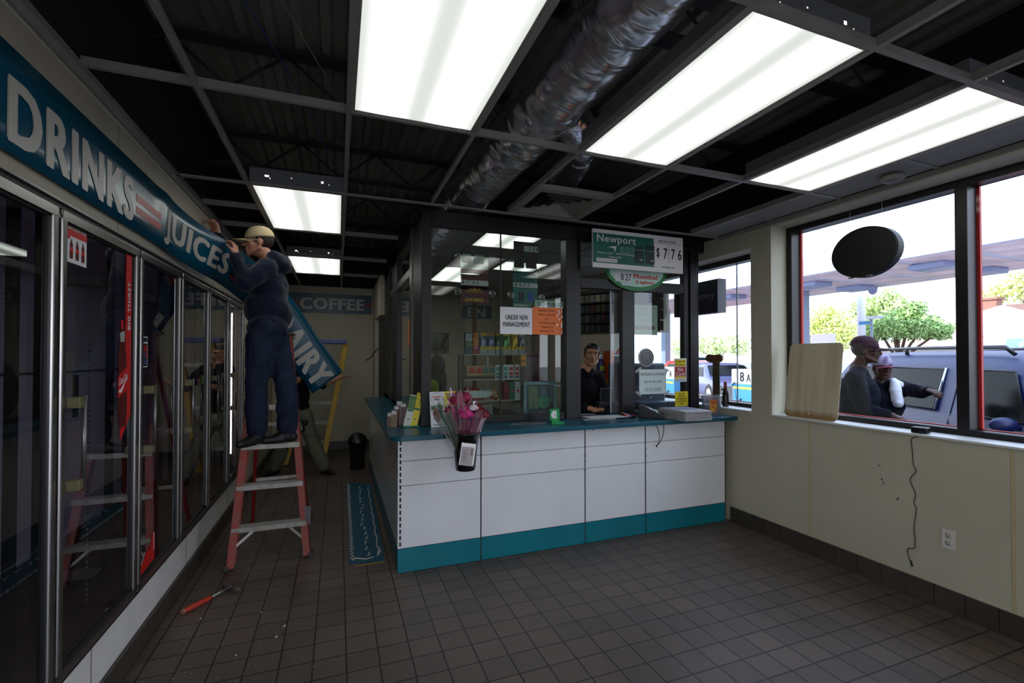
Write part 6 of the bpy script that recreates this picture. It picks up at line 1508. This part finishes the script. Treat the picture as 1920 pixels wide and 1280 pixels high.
# --- the cashier
m3 = thing('person', 'dark-haired cashier in a black shirt leaning at the open transaction window', 'person', (2.35, 4.38, 0))
J = dict(head=(2.420, 4.30, 1.545), neck=(2.375, 4.35, 1.385), chest=(2.345, 4.38, 1.16), pelvis=(2.33, 4.46, .80), fwd=(-.25, -1, 0),
         sh_r=(2.185, 4.37, 1.315), sh_l=(2.525, 4.36, 1.305), el_r=(2.12, 4.22, 1.07), wr_r=(2.235, 4.06, 1.035), el_l=(2.575, 4.27, 1.055), wr_l=(2.42, 4.05, 1.035),
         hip_r=(2.24, 4.47, .78), hip_l=(2.42, 4.47, .78), kn_r=(2.23, 4.48, .44), kn_l=(2.43, 4.50, .44), an_r=(2.23, 4.56, .085), an_l=(2.44, 4.56, .085), toe_r=(0, -1, 0), toe_l=(0, -1, 0))
F3 = frame((.09, 0, 1), (-.42, -1, -.02))
body(m3, J, SK2, headf=F3, jaw=.94, hk=.98, hands={'l': ((-.9, -.35, -.05), (0, .1, -1), .25, -1), 'r': ((.9, -.35, -.05), (0, .1, -1), .25, 1)}, voxel=.007)
M_hair3 = mat('black_hair', (16, 13, 12), .5)
face_parts(m3, J['head'], F3, M_hair3, .98, lip=(150, 84, 74))
B = Blob(); P = lambda x, y, z: V(J['head'])+F3 @ (V((x, y, z))*.98)
B.ell(P(0, -.028, .052), (.081, .092, .076), F3); B.ell(P(0, .018, .088), (.062, .055, .030), F3); B.ell(P(0, -.055, .01), (.074, .06, .06), F3)
for s in (-1, 1): B.cap(P(.071*s, .018, .035), P(.073*s, .012, -.006), .009, .006)
hr = B.build('hair', M_hair3, m3, .006, 2, .008, .02)
def coll(B):
    for s in (-1, 1): B.cap((2.375+.05*s, 4.30, 1.40), (2.375+.012*s, 4.262, 1.345), .018, .012)
    B.cap((2.32, 4.35, 1.405), (2.35, 4.40, 1.42), .022, .022); B.cap((2.43, 4.35, 1.405), (2.40, 4.40, 1.42), .022, .022)
top(m3, J, mat('black_shirt', (24, 24, 27), .85, spec=.12, vary=.2, scale=12), 'shirt', .96, coll, wr=.018, sleeve=.92)
trousers(m3, J, mat('dark_trousers', (30, 30, 34), .9, spec=.12), 'trousers')
for an in (J['an_r'], J['an_l']): shoe(m3, an, (0, -1, 0), mat('black_shoe'), 1.0, 0)

# --- the two men outside the window
GZ = -.10
m4 = thing('person', 'man in plum cap and navy sweatshirt outside the window, seen from behind', 'person', (4.42, 2.9, GZ))
J = dict(head=(4.42, 2.868, 1.585), neck=(4.42, 2.94, 1.43), chest=(4.42, 2.945, 1.18), pelvis=(4.42, 2.93, .80), fwd=(.45, -1, 0),
         sh_r=(4.25, 2.86, 1.335), sh_l=(4.58, 3.02, 1.335), el_r=(4.27, 2.79, 1.06), wr_r=(4.40, 2.67, 1.035), el_l=(4.64, 2.98, 1.06), wr_l=(4.60, 2.86, .85),
         hip_r=(4.34, 2.90, .78), hip_l=(4.50, 2.97, .78), kn_r=(4.34, 2.89, .40), kn_l=(4.50, 2.96, .40), an_r=(4.34, 2.92, -.02), an_l=(4.50, 2.98, -.02), toe_r=(.4, -1, 0), toe_l=(.4, -1, 0))
F4 = frame((0, 0, 1), (.62, -1, .03))
body(m4, J, SK3, headf=F4, girth=1.15, hk=1.0, hands={'r': ((.5, -.8, -.3), (.2, .1, -1), .7, 1), 'l': ((0, -.2, -1), (-1, 0, 0), .5, 1)}, voxel=.009)
face_parts(m4, J['head'], F4, M_hair3, 1, lip=(90, 50, 44))
top(m4, J, mat('dark_navy_sweat', (10, 14, 26), .9, spec=.12, vary=.15, scale=8), 'sweatshirt', 1.16, None, wr=.03, sleeve=.9)
trousers(m4, J, M_black_cloth, 'trousers', 1.1)
for an in (J['an_r'], J['an_l']): shoe(m4, an, (.4, -1, 0), mat('black_shoe'), 1.0, GZ+.001)
cap_hat(m4, J['head'], F4, mat('plum_cap', (66, 44, 54), .85, spec=.12), .078, 1.04)
hair_shell(m4, J['head'], F4, M_hair3, CAPH, 1.0)

m5 = thing('person', 'man in patterned cap with a white towel on his shoulder, by the blue car', 'person', (4.95, 3.1, GZ))
J = dict(head=(4.93, 3.05, 1.425), neck=(4.95, 3.09, 1.285), chest=(4.96, 3.09, 1.05), pelvis=(4.98, 3.14, .70), fwd=(-.6, -1, 0),
         sh_r=(4.80, 3.13, 1.215), sh_l=(5.06, 2.96, 1.225), el_r=(4.74, 3.18, .95), wr_r=(4.78, 3.05, .76), el_l=(5.10, 2.80, 1.20), wr_l=(5.01, 2.70, 1.225),
         hip_r=(4.90, 3.18, .68), hip_l=(5.05, 3.10, .68), kn_r=(4.86, 3.10, .32), kn_l=(5.02, 3.02, .32), an_r=(4.90, 3.16, -.02), an_l=(5.08, 3.08, -.02), toe_r=(-.5, -1, 0), toe_l=(-.5, -1, 0))
F5 = frame((-.04, 0, 1), (-.75, -1, -.08))
body(m5, J, SK3, headf=F5, hk=.98, girth=1.05, hands={'l': ((-.5, -.8, -.1), (0, 0, -1), .7, 1), 'r': ((-.2, -.4, -1), (1, 0, 0), .5, 1)}, voxel=.009)
face_parts(m5, J['head'], F5, M_hair3, .98, lip=(120, 70, 64))
top(m5, J, mat('navy_jacket', (10, 9, 24), .85, spec=.12, vary=.2, scale=8), 'jacket', 1.1, None, wr=.03, sleeve=.9)
trousers(m5, J, M_black_cloth, 'trousers', 1.1)
for an in (J['an_r'], J['an_l']): shoe(m5, an, (-.5, -1, 0), mat('black_shoe'), 1.0, GZ+.001)
cap_hat(m5, J['head'], F5, mat('patterned_cap', (176, 168, 186), .85, spec=.12, vary=.7, scale=28, rgb2=(110, 90, 130)), .075, 1.02, mb=mat('wine_peak', (120, 50, 70), .7, spec=.12))
B = Blob(); B.cap((4.99, 2.985, 1.29), (4.99, 2.93, 1.27), .035, .035); B.chain([(4.955, 2.955, 1.27), (4.93, 2.93, 1.20), (4.93, 2.91, 1.10)], [.042, .048, .052]); B.cap((4.955, 2.945, 1.10), (4.90, 2.89, 1.09), .035, .035)
B.build('towel', mat('white_towel', (232, 230, 240), .9, spec=.12), m5, .011, 3, .02, .06)
# ------------------------------------------------------------------ outside
struct(MB().box(3.73, -60, -.16, 110, 110, GZ).build('ground', mat('asphalt', (128, 126, 128), .9, vary=.25, scale=1.2)))
struct(MB().box(-40, -60, -.165, 3.72, -2.03, -.12).build('ground_front', mat('concrete_apron', (150, 148, 146), .9, vary=.15, scale=1)))
def car(name, label, cat, origin, ang, paint, suv=True, k=1.0, detail=True, group=None):
    root = thing(name, label, cat, (origin[0], origin[1], GZ), group)
    M = Matrix.Translation((origin[0], origin[1], 0)) @ Matrix.Rotation(ang, 4, 'Z')
    hr = 1.57 if suv else 1.32; belt = .985 if suv else .82
    st = [(-2.62, .55, 0), (-2.55, .72, 0), (-2.2, .86, 0), (-1.6, .93, 0), (-1.38, .98, 0), (-1.1, 1, .45), (-.80, 1, .86), (-.55, 1, .97), (0, 1, 1), (.8, 1, 1), (1.5, 1, .98), (1.85, 1, .93), (2.08, 1, .45), (2.2, .98, .02), (2.24, .9, 0)]
    vs = []; W = 1.80
    for (x, hf, g) in st:
        zb = GZ+.30; zt = GZ+(belt-GZ)*hf; zw = zt+(hr-.14-belt)*g; zr = zt+.01+(hr-.04-belt)*g; zm = zt+.03+(hr-belt)*g
        t = .05 if x < -2.4 else 0
        half = [(-t-.03, zb), (-t, zb+.18), (-t, zb+(zt-zb)*.62), (-.02-t, zt-.02), (-.035-t, zt), (-.035-t-.11*g, zw), (-.10-t-.14*g, zr), (-.40, zm-.01)]
        ring_ = half+[(-W-y, z) for (y, z) in half[::-1]]
        vs += [M @ V((x*k, y*k, z if k == 1 else GZ+(z-GZ)*k)) for (y, z) in ring_]
    n = 16; fs = []
    for i in range(len(st)-1):
        for j in range(n-1): fs.append((i*n+j, i*n+j+1, (i+1)*n+j+1, (i+1)*n+j))
        fs.append((i*n+n-1, i*n, (i+1)*n, (i+1)*n+n-1))
    fs.append(list(range(n))[::-1]); fs.append([(len(st)-1)*n+j for j in range(n)])
    b = MB(); b.add(vs, fs, 0, True); o = b.build('car_body', paint, root)
    mg = mat('tinted_car_glass', (12, 17, 18), .15, spec=.1); S = lambda x, y, z: M @ V((x*k, y*k, GZ+(z-GZ)*k))
    def side(xa, xb, xa2, xb2, z0, z1, nm='side_window'):
        for sgn in (0, 1):
            y0 = -.030; y1 = -.030-.112*(z1-belt)/(hr-.14-belt)
            q = [(xa, y0+.006, z0), (xb, y0+.006, z0), (xb2, y1+.006, z1), (xa2, y1+.006, z1)]
            if sgn: q = [(x, -W-y, z) for (x, y, z) in q]
            b = MB(); b.quad(*[S(*p) for p in q]); w = b.build(nm, mg, root, fix=False)
            if detail and not sgn:
                b = MB(); pp = [S(p[0], p[1]+.004, p[2]) for p in q]; b.tube(pp+[pp[0]], .008, 6); b.build('window_trim', mat('car_rubber', (14, 14, 16), .5), w)
    z0, z1 = belt+.03, hr-.16
    side(-1.02, -.36, -.80, -.36, z0, z1, 'front_window'); side(.0, .93, .0, .90, z0, z1, 'rear_window'); side(1.12, 1.92, 1.10, 1.72, z0, z1, 'cargo_window')
    b = MB(); b.quad(S(-1.30, -.16, belt+.05), S(-1.30, -1.64, belt+.05), S(-.84, -1.55, hr-.12), S(-.84, -.25, hr-.12)); b.v = [tuple(V(v)+V((0, 0, .03)) - (M.to_3x3() @ V((.03, 0, 0)))) for v in b.v]; b.build('windscreen', mg, root, fix=False)
    for x in (-1.62, 1.38):
        for y in (-.09, -W+.09):
            c = S(x, y, GZ+.36); Rw = (Matrix.Rotation(ang, 3, 'Z') @ Matrix.Rotation(PI/2, 3, 'X'))
            b = MB(); b.lathe([(0, .11), (.20, .11), (.34, .10), (.36, .07), (.36, -.07), (.34, -.1), (0, -.1)], 28, c, Rw); w = b.build('wheel', mat('tyre', (24, 24, 25), .8), root, fix=False)
            b = MB(); b.lathe([(0, -.105), (.20, -.105), (.21, -.10)], 28, c, Rw); b.lathe([(0, .115), (.20, .115), (.21, .11)], 28, c, Rw); b.build('hub', M_alud, w, fix=False)
    if detail:
        dk = mat('car_seam', (14, 18, 30), .5)
        for x in (-1.2, -.20, .98):
            b = MB(); b.tube([S(x, .002, GZ+.42), S(x, .002, .85), S(x, -.03, belt)], .004, 5); b.build('door_seam', dk, root)
        b = MB(); b.tube([S(-.20, -.036, belt+.01), S(-.20, -.142, hr-.14)], .004, 5); b.build('door_seam', dk, root)
        b = MB(); b.box(-2.3, -.012, .66, 1.9, .012, .70, 0, M); b.build('side_moulding', mat('car_rubber'), root)
        for x in (-.42, .80): b = MB(); b.box(x-.09, -.01, .875, x+.09, .03, .905, 0, M); b.build('door_handle', mat('car_rubber'), root, bevel=.008)
        b = MB(); b.ell(S(-1.02, .13, 1.0), (.05, .10, .06), Matrix.Rotation(ang, 3, 'Z'), 16); b.tube([S(-1.0, 0, .97), S(-1.0, .08, .98)], .02, 8); b.build('wing_mirror', paint, root, fix=False)
        for y in (-.26, -1.54):
            b = MB(); b.tube([S(-.62, y, hr-.02), S(-.52, y, hr+.045), S(.6, y, hr+.055), S(1.75, y, hr+.04), S(1.86, y, hr-.03)], .017, 8)
            for x in (-.1, .8): b.tube([S(x, y, hr-.02), S(x, y, hr+.05)], .02, 8)
            b.build('roof_rail', mat('roof_rail', (20, 20, 26), .4), root, fix=False)
        b = MB(); b.tube([S(-.01, -.025, belt+.03), S(-.01, -.135, hr-.15)], .012, 8); b.build('chrome_pillar_trim', mat('bright_trim', (200, 210, 220), .15, metal=.9), root)
        b = MB(); b.box(-2.68, -1.6, .35, -2.6, -.2, .62, 0, M); b.build('bumper', mat('car_rubber'), root, bevel=.03)
    return root
car('parked_car', 'dark blue sport utility vehicle with roof rails parked right outside the shop window', 'car', (5.434, 2.912), math.atan2(.867, .498), mat('dark_blue_paint', (13, 24, 84), .45, coat=.05, vary=.05))
car('parked_car', 'bright red car beyond the petrol pumps seen through the corner window', 'car', (17.0, 19.4), 1.9, mat('red_paint', (220, 40, 44), .3, coat=.5), suv=False, detail=False)
car('parked_car', 'dark violet-grey car at the left of the corner window view', 'car', (12.2, 14.2), 1.2, mat('violet_grey_paint', (74, 76, 110), .3, coat=.5), suv=False, detail=False)
car('parked_car', 'pale blue car farther off in the corner window view', 'car', (20.5, 25.0), 1.0, mat('pale_blue_paint', (150, 180, 214), .3, coat=.5), suv=True, detail=False)
# canopy over the pumps
t = thing('forecourt_canopy', 'wide grey forecourt canopy with dark square lamps, crossing both windows', 'canopy', (16.8, 8, 4.2))
MB().box(14.3, -12, 4.2, 19.4, 26, 4.72).build('canopy_roof', mat('canopy_grey', (196, 200, 222), .6, vary=.1, scale=.6), t)
b = MB()
for k in range(26): b.box(14.5, -11.6+k*1.45, 4.185, 19.2, -11.6+k*1.45+1.2, 4.2)
b.build('soffit_boards', mat('soffit_red_brown', (226, 204, 214), .6, vary=.3, scale=1.5), t, fix=False)
for y in (-3.5, .3, 4.1, 7.9, 11.7, 15.5):
    for x in (15.4, 17.7): MB().box(x, y, 4.02, x+.9, y+.9, 4.19).build('canopy_lamp', mat('lamp_housing', (128, 138, 176), .5), t, bevel=.04)
MB().ell((18.9, 12.0, 4.1), (.16, .16, .22), None, 12).build('camera_dome', mat('lamp_housing'), t)
for (x, y) in ((17.5, 13.85), (17.5, -2.0), (17.5, 22.5)): MB().box(x-.18, y-.18, GZ, x+.18, y+.18, 4.2).build('column', mat('column_blue_grey', (120, 136, 164), .6), t)
# pumps
for (x, y, lab) in ((9.2, 8.55, 'blue and white petrol pump with number 8, nearest in the corner window'), (9.2, 11.45, 'petrol pump with number 7 behind the window display stand')):
    t = thing('petrol_pump', lab, 'petrol pump', (x, y, GZ))
    MB().box(x, y, GZ, x+.5, y+.75, .86).build('lower_cabinet', mat('pump_blue', (46, 120, 170), .4), t, bevel=.01); MB().box(x+.02, y+.02, .86, x+.48, y+.73, 1.22).build('display_head', mat('pump_white', (210, 214, 220), .4), t, bevel=.02)
    MB().box(x-.004, y+.05, .74, x, y+.70, .79).build('yellow_band', M_yel, t)
    put_text('number', '8' if y < 10 else '7', M_print, t, (x+.016, y+.46, .92), (0,-1,0), (0,0,1), .14, .24, .04); put_text('number', 'A', M_print, t, (x+.016, y+.26, .92), (0,-1,0), (0,0,1), .14, .2, .03)
    b = MB(); b.tube(bez((x, y+.6, .9), (x-.25, y+.7, .6), (x-.2, y+.5, .2), (x, y+.4, .5)), .018, 6); b.build('hose', M_print, t)
# window display stand on the corner sill
t = thing('sample_stand', 'small stand of photo cards with a brown wooden header in the corner window', 'display stand', (3.53, 3.82, 1.05))
zs = 1.0495
MB().box(3.52, 3.70, zs, 3.53, 3.79, 1.48).build('card_column', mat('column_card', (70, 70, 50), .6), t)
for k in range(4): MB().box(3.516, 3.707, zs+.02+k*.105, 3.52, 3.783, zs+.115+k*.105).build('photo_card', mat('photo_%d' % k, ((120, 110, 60), (110, 80, 60), (90, 100, 60), (130, 116, 90))[k], .5, vary=.7, scale=60, rgb2=(50, 40, 30)), t)
MB().prism([(3.655+.22*a_, 1.47+.085*c_) for a_, c_ in ((0, .3), (.12, .1), (.3, 0), (.7, 0), (.88, .1), (1, .3), (1, .8), (.85, 1), (.5, .92), (.15, 1), (0, .8))], 3.51, 3.53, 'x').build('wood_header', mat('brown_wood', (122, 84, 50), .6, vary=.3, scale=20), t)
t = thing('sauce_bottle', 'dark bottle with a red neck label on the corner window sill', 'bottle', (3.50, 3.72, 1.05))
MB().lathe([(0, 0), (.030, 0), (.032, .02), (.030, .12), (.018, .16), (.013, .19), (.013, .235), (0, .235)], 20, (3.50, 3.60, zs)).build('glass_body', mat('dark_bottle', (30, 18, 14), .15), t, fix=False); MB().lathe([(.0145, .17), (.0145, .225), (.010, .24), (0, .24)], 20, (3.50, 3.60, zs)).build('neck_label', mat('neck_red', (130, 30, 24), .4), t, fix=False)
t = thing('price_board', 'small white board with a black 7 standing outside the corner window', 'sign', (3.64, 3.6, 1.1))
MB().box(4.6, 4.62, .93, 4.62, 4.88, 1.16).build('board', mat('board_white', (214, 216, 224), .5), t); MB().box(4.6, 4.72, GZ, 4.62, 4.76, .93).build('post', M_dark, t); put_text('number', '7', M_print, t, (4.597, 4.80, 1.0), (0,-1,0), (0,0,1), .08, .12, .04)
# trees
def tree(name, label, x, y, h, crowns, rgb, trunk=.14, leaf=.24, n=1500, seed=0, group=None):
    t = thing(name, label, 'tree', (x, y, GZ), group); rr = random.Random(seed)
    b = MB(); b.tube([(x, y, GZ), (x+.05, y, h*.35), (x-.05, y+.1, h*.6)], [trunk, trunk*.8, trunk*.5], 8)
    for (cx, cy, cz, r) in crowns: b.tube([(x, y, h*.32), ((x+cx)/2, (y+cy)/2, (h*.35+cz)/2), (cx, cy, cz)], [trunk*.5, trunk*.35, trunk*.15], 6)
    b.build('trunk', mat('bark', (96, 76, 60), .9, vary=.3, scale=10), t, fix=False)
    b = MB(); tot = sum(c[3]**2 for c in crowns)
    for (cx, cy, cz, r) in crowns:
        for i in range(int(n*r*r/tot)):
            d = V((rr.gauss(0, 1), rr.gauss(0, 1), rr.gauss(0, 1))).normalized(); q = r*(rr.random()**.35)*(.8+.35*noise.noise(V((d.x*2+cx, d.y*2, d.z*2+seed))))
            p = V((cx, cy, cz))+V((d.x*q, d.y*q, d.z*q*.85)); u = V((rr.gauss(0, 1), rr.gauss(0, 1), rr.gauss(0, 1))).normalized(); w = u.cross(d)
            if w.length < .05: continue
            w.normalize(); s = leaf*rr.uniform(.5, 1.1); k = rr.randrange(3)
            b.add([p-u*s, p-w*s*.5, p+u*s, p+w*s*.5], [(0, 1, 2, 3)], k)
    b.build('foliage', [mat('leaf_%s_%d' % (name, i), tuple(int(c*f) for c in rgb), .7) for i, f in enumerate((1.0, .82, 1.12))], t, fix=False)
    return t
tree('yellow_green_tree', 'broad yellow-green tree at the left edge of the big window', 27, 19.8, 4.6, [(27, 20.6, 2.8, 1.7), (27, 19.0, 2.9, 1.6), (27, 19.8, 3.9, 1.2), (27, 21.6, 2.4, 1.4)], (206, 216, 120), seed=1, n=7000, leaf=.11)
tree('tall_street_tree', 'tall loose tree behind the white pole', 33, 21.0, 6.2, [(33, 21.4, 4.7, 1.35), (33, 20.0, 5.1, 1.25), (33, 20.8, 3.7, 1.1), (32.6, 19.2, 4.6, .9)], (190, 210, 140), seed=2, n=4200, leaf=.14)
tree('round_green_tree', 'rounded green tree with a slim trunk right of the street sign', 22, 12.95, 4.0, [(22, 12.95, 2.85, 1.0), (22, 13.8, 2.75, .8), (22, 12.0, 2.75, .8), (22, 12.4, 3.45, .62), (22, 11.4, 2.55, .53)], (158, 190, 116), seed=3, n=8000, leaf=.085)
tree('far_right_tree', 'yellowish tree above the brown roof at the far right', 46, 18.6, 8.6, [(46, 18.9, 6.6, 1.8), (46, 17.2, 6.9, 1.7), (46, 20.5, 6.1, 1.2), (46, 15.4, 6.6, 1.8)], (216, 220, 140), seed=4, n=4500, leaf=.17)
tree('background_tree', 'low bushy trees beyond the forecourt in the corner window', 34, 36, 4.4, [(34, 36, 2.6, 1.8), (33, 32.5, 2.6, 1.6), (35, 39, 2.8, 1.9), (36, 43, 2.6, 2.0)], (210, 224, 160), seed=5, n=5200, leaf=.17, trunk=.06)
# houses
def hip_house(name, label, x0, y0, x1, y1, eave, ridge, roofm, wallm, inset, seedw=()):
    t = thing(name, label, 'house', ((x0+x1)/2, (y0+y1)/2, GZ))
    MB().box(x0+.3, y0+.3, GZ, x1-.3, y1-.3, eave).build('walls', wallm, t)
    xm = (x0+x1)/2; b = MB(); vs = [(x0, y0, eave), (x1, y0, eave), (x1, y1, eave), (x0, y1, eave), (xm, y0+inset, ridge), (xm, y1-inset, ridge)]
    b.add(vs, [(0, 4, 5, 3), (1, 2, 5, 4), (0, 1, 4), (2, 3, 5), (0, 3, 2, 1)]); b.build('roof', roofm, t, fix=False)
    for (wy, ww) in seedw: 
        f = MB().box(x0+.24, wy, GZ+.9, x0+.3, wy+ww, eave-.25).build('window', mat('house_frame', (230, 230, 228), .5), t); MB().box(x0+.22, wy+.08, GZ+.98, x0+.24, wy+ww-.08, eave-.33).build('pane', mat('house_pane', (60, 70, 80), .1), f)
    return t
h1 = hip_house('bungalow', 'low house with a pale hipped roof across the street', 24, 9.2, 33, 15.6, 1.92, 3.9, mat('pale_shingle', (190, 166, 150), .9, vary=.1, scale=2), mat('white_siding', (226, 222, 216), .8), 3.1, ((14.0, .8), (12.2, .9), (10.2, .9)))
h2 = hip_house('bungalow', 'house with a brown hipped roof and a chimney at the right of the window', 34, 2.6, 43, 19.5, 2.5, 4.75, mat('brown_shingle', (122, 90, 80), .9, vary=.15, scale=2), mat('cream_siding', (222, 212, 200), .8), 2.8)
b = MB(); b.box(38.0, 16.8, 4.2, 38.7, 17.5, 5.1); b.box(37.9, 16.7, 5.1, 38.8, 17.6, 5.25); b.build('chimney', mat('brick_brown', (150, 106, 92), .8, vary=.2, scale=8), h2, fix=False)
# poles, street sign, kiosk
tag(MB().tube([(20.4, 13.42, GZ), (20.4, 13.42, 7.0)], .15, 14).build('light_pole', mat('white_pole', (214, 216, 222), .5)), 'thick white lamp pole across the forecourt', 'pole')
t = thing('street_sign_pole', 'slim grey pole with blue and white street name plates', 'street sign', (20, 12.76, GZ))
MB().tube([(20, 12.76, GZ), (20, 12.76, 3.1)], .05, 10).build('pole', mat('grey_pole', (130, 140, 160), .5), t); MB().box(19.98, 12.80, 2.84, 20.0, 13.25, 2.98).build('blue_plate', mat('street_blue', (60, 130, 190), .5), t); MB().box(19.92, 12.3, 3.04, 20.0, 12.95, 3.16).build('lamp_arm', mat('pole_white2', (200, 206, 220), .5), t, bevel=.03)
t = thing('street_banner', 'white roadside board among the trees', 'sign', (21, 15.6, 1.8)); MB().box(21, 15.0, 1.75, 21.06, 16.2, 2.6).build('board', mat('board_pale', (226, 220, 226), .6), t); MB().tube([(21.03, 15.6, GZ), (21.03, 15.6, 1.75)], .05, 8).build('post', mat('grey_pole'), t)
t = thing('roadside_kiosk', 'orange kiosk with a blue number 6 sign at the right edge of the window', 'kiosk', (15, 4.9, GZ))
MB().box(14.2, 3.2, GZ, 16.2, 6.0, 1.60).build('kiosk_wall', mat('orange_wall', (214, 140, 66), .8), t); MB().box(14.0, 3.0, 1.60, 16.4, 6.15, 1.66).build('kiosk_roof', mat('pole_white2'), t)
MB().box(13.95, 4.6, 1.67, 14.1, 6.0, 1.93).build('number_board', mat('board_blue', (110, 140, 220), .5), t); put_text('number', '6', M_white, t, (13.945, 5.78, 1.70), (0,-1,0), (0,0,1), .12, .19, .02)
# ------------------------------------------------------------------ light and camera
w = bpy.data.worlds.new('sky'); SC.world = w; w.use_nodes = True; nt = w.node_tree; bg = nt.nodes['Background']
tc = nt.nodes.new('ShaderNodeTexCoord'); sp = nt.nodes.new('ShaderNodeSeparateXYZ'); nt.links.new(tc.outputs['Generated'], sp.inputs[0])
cr = nt.nodes.new('ShaderNodeValToRGB'); cr.color_ramp.elements[0].position = .0; cr.color_ramp.elements[0].color = (.92, .95, 1, 1); cr.color_ramp.elements[1].position = .7; cr.color_ramp.elements[1].color = (.55, .70, 1, 1)
nt.links.new(sp.outputs['Z'], cr.inputs[0]); nt.links.new(cr.outputs[0], bg.inputs['Color']); bg.inputs['Strength'].default_value = 4.2
sl = bpy.data.lights.new('sun', 'SUN'); sl.energy = 9.0; sl.angle = .01; sl.color = (1, .94, .84); so = bpy.data.objects.new('sun', sl); COL.objects.link(so)
so.rotation_euler = V((-.80, .34, .62)).to_track_quat('Z', 'Y').to_euler()

cd = bpy.data.cameras.new('camera'); co = bpy.data.objects.new('camera', cd); COL.objects.link(co); SC.camera = co
cd.sensor_width = 36; cd.lens = 893.8/1920*36; cd.shift_x = -25.6/1920; cd.shift_y = 16.6/1920; cd.clip_start = .03; cd.clip_end = 400
co.location = (0, 0, 1.53); co.rotation_euler = (PI/2+math.radians(.767), 0, -math.radians(21.4835))
SC.view_settings.view_transform = 'Standard'; SC.view_settings.look = 'None'; SC.view_settings.gamma = 1; SC.view_settings.use_curve_mapping = False
SC.view_settings.exposure = 0.0
SC.cycles.use_denoising = True
SC.cycles.max_bounces = 8; SC.cycles.transparent_max_bounces = 24; SC.cycles.sample_clamp_indirect = 4.0
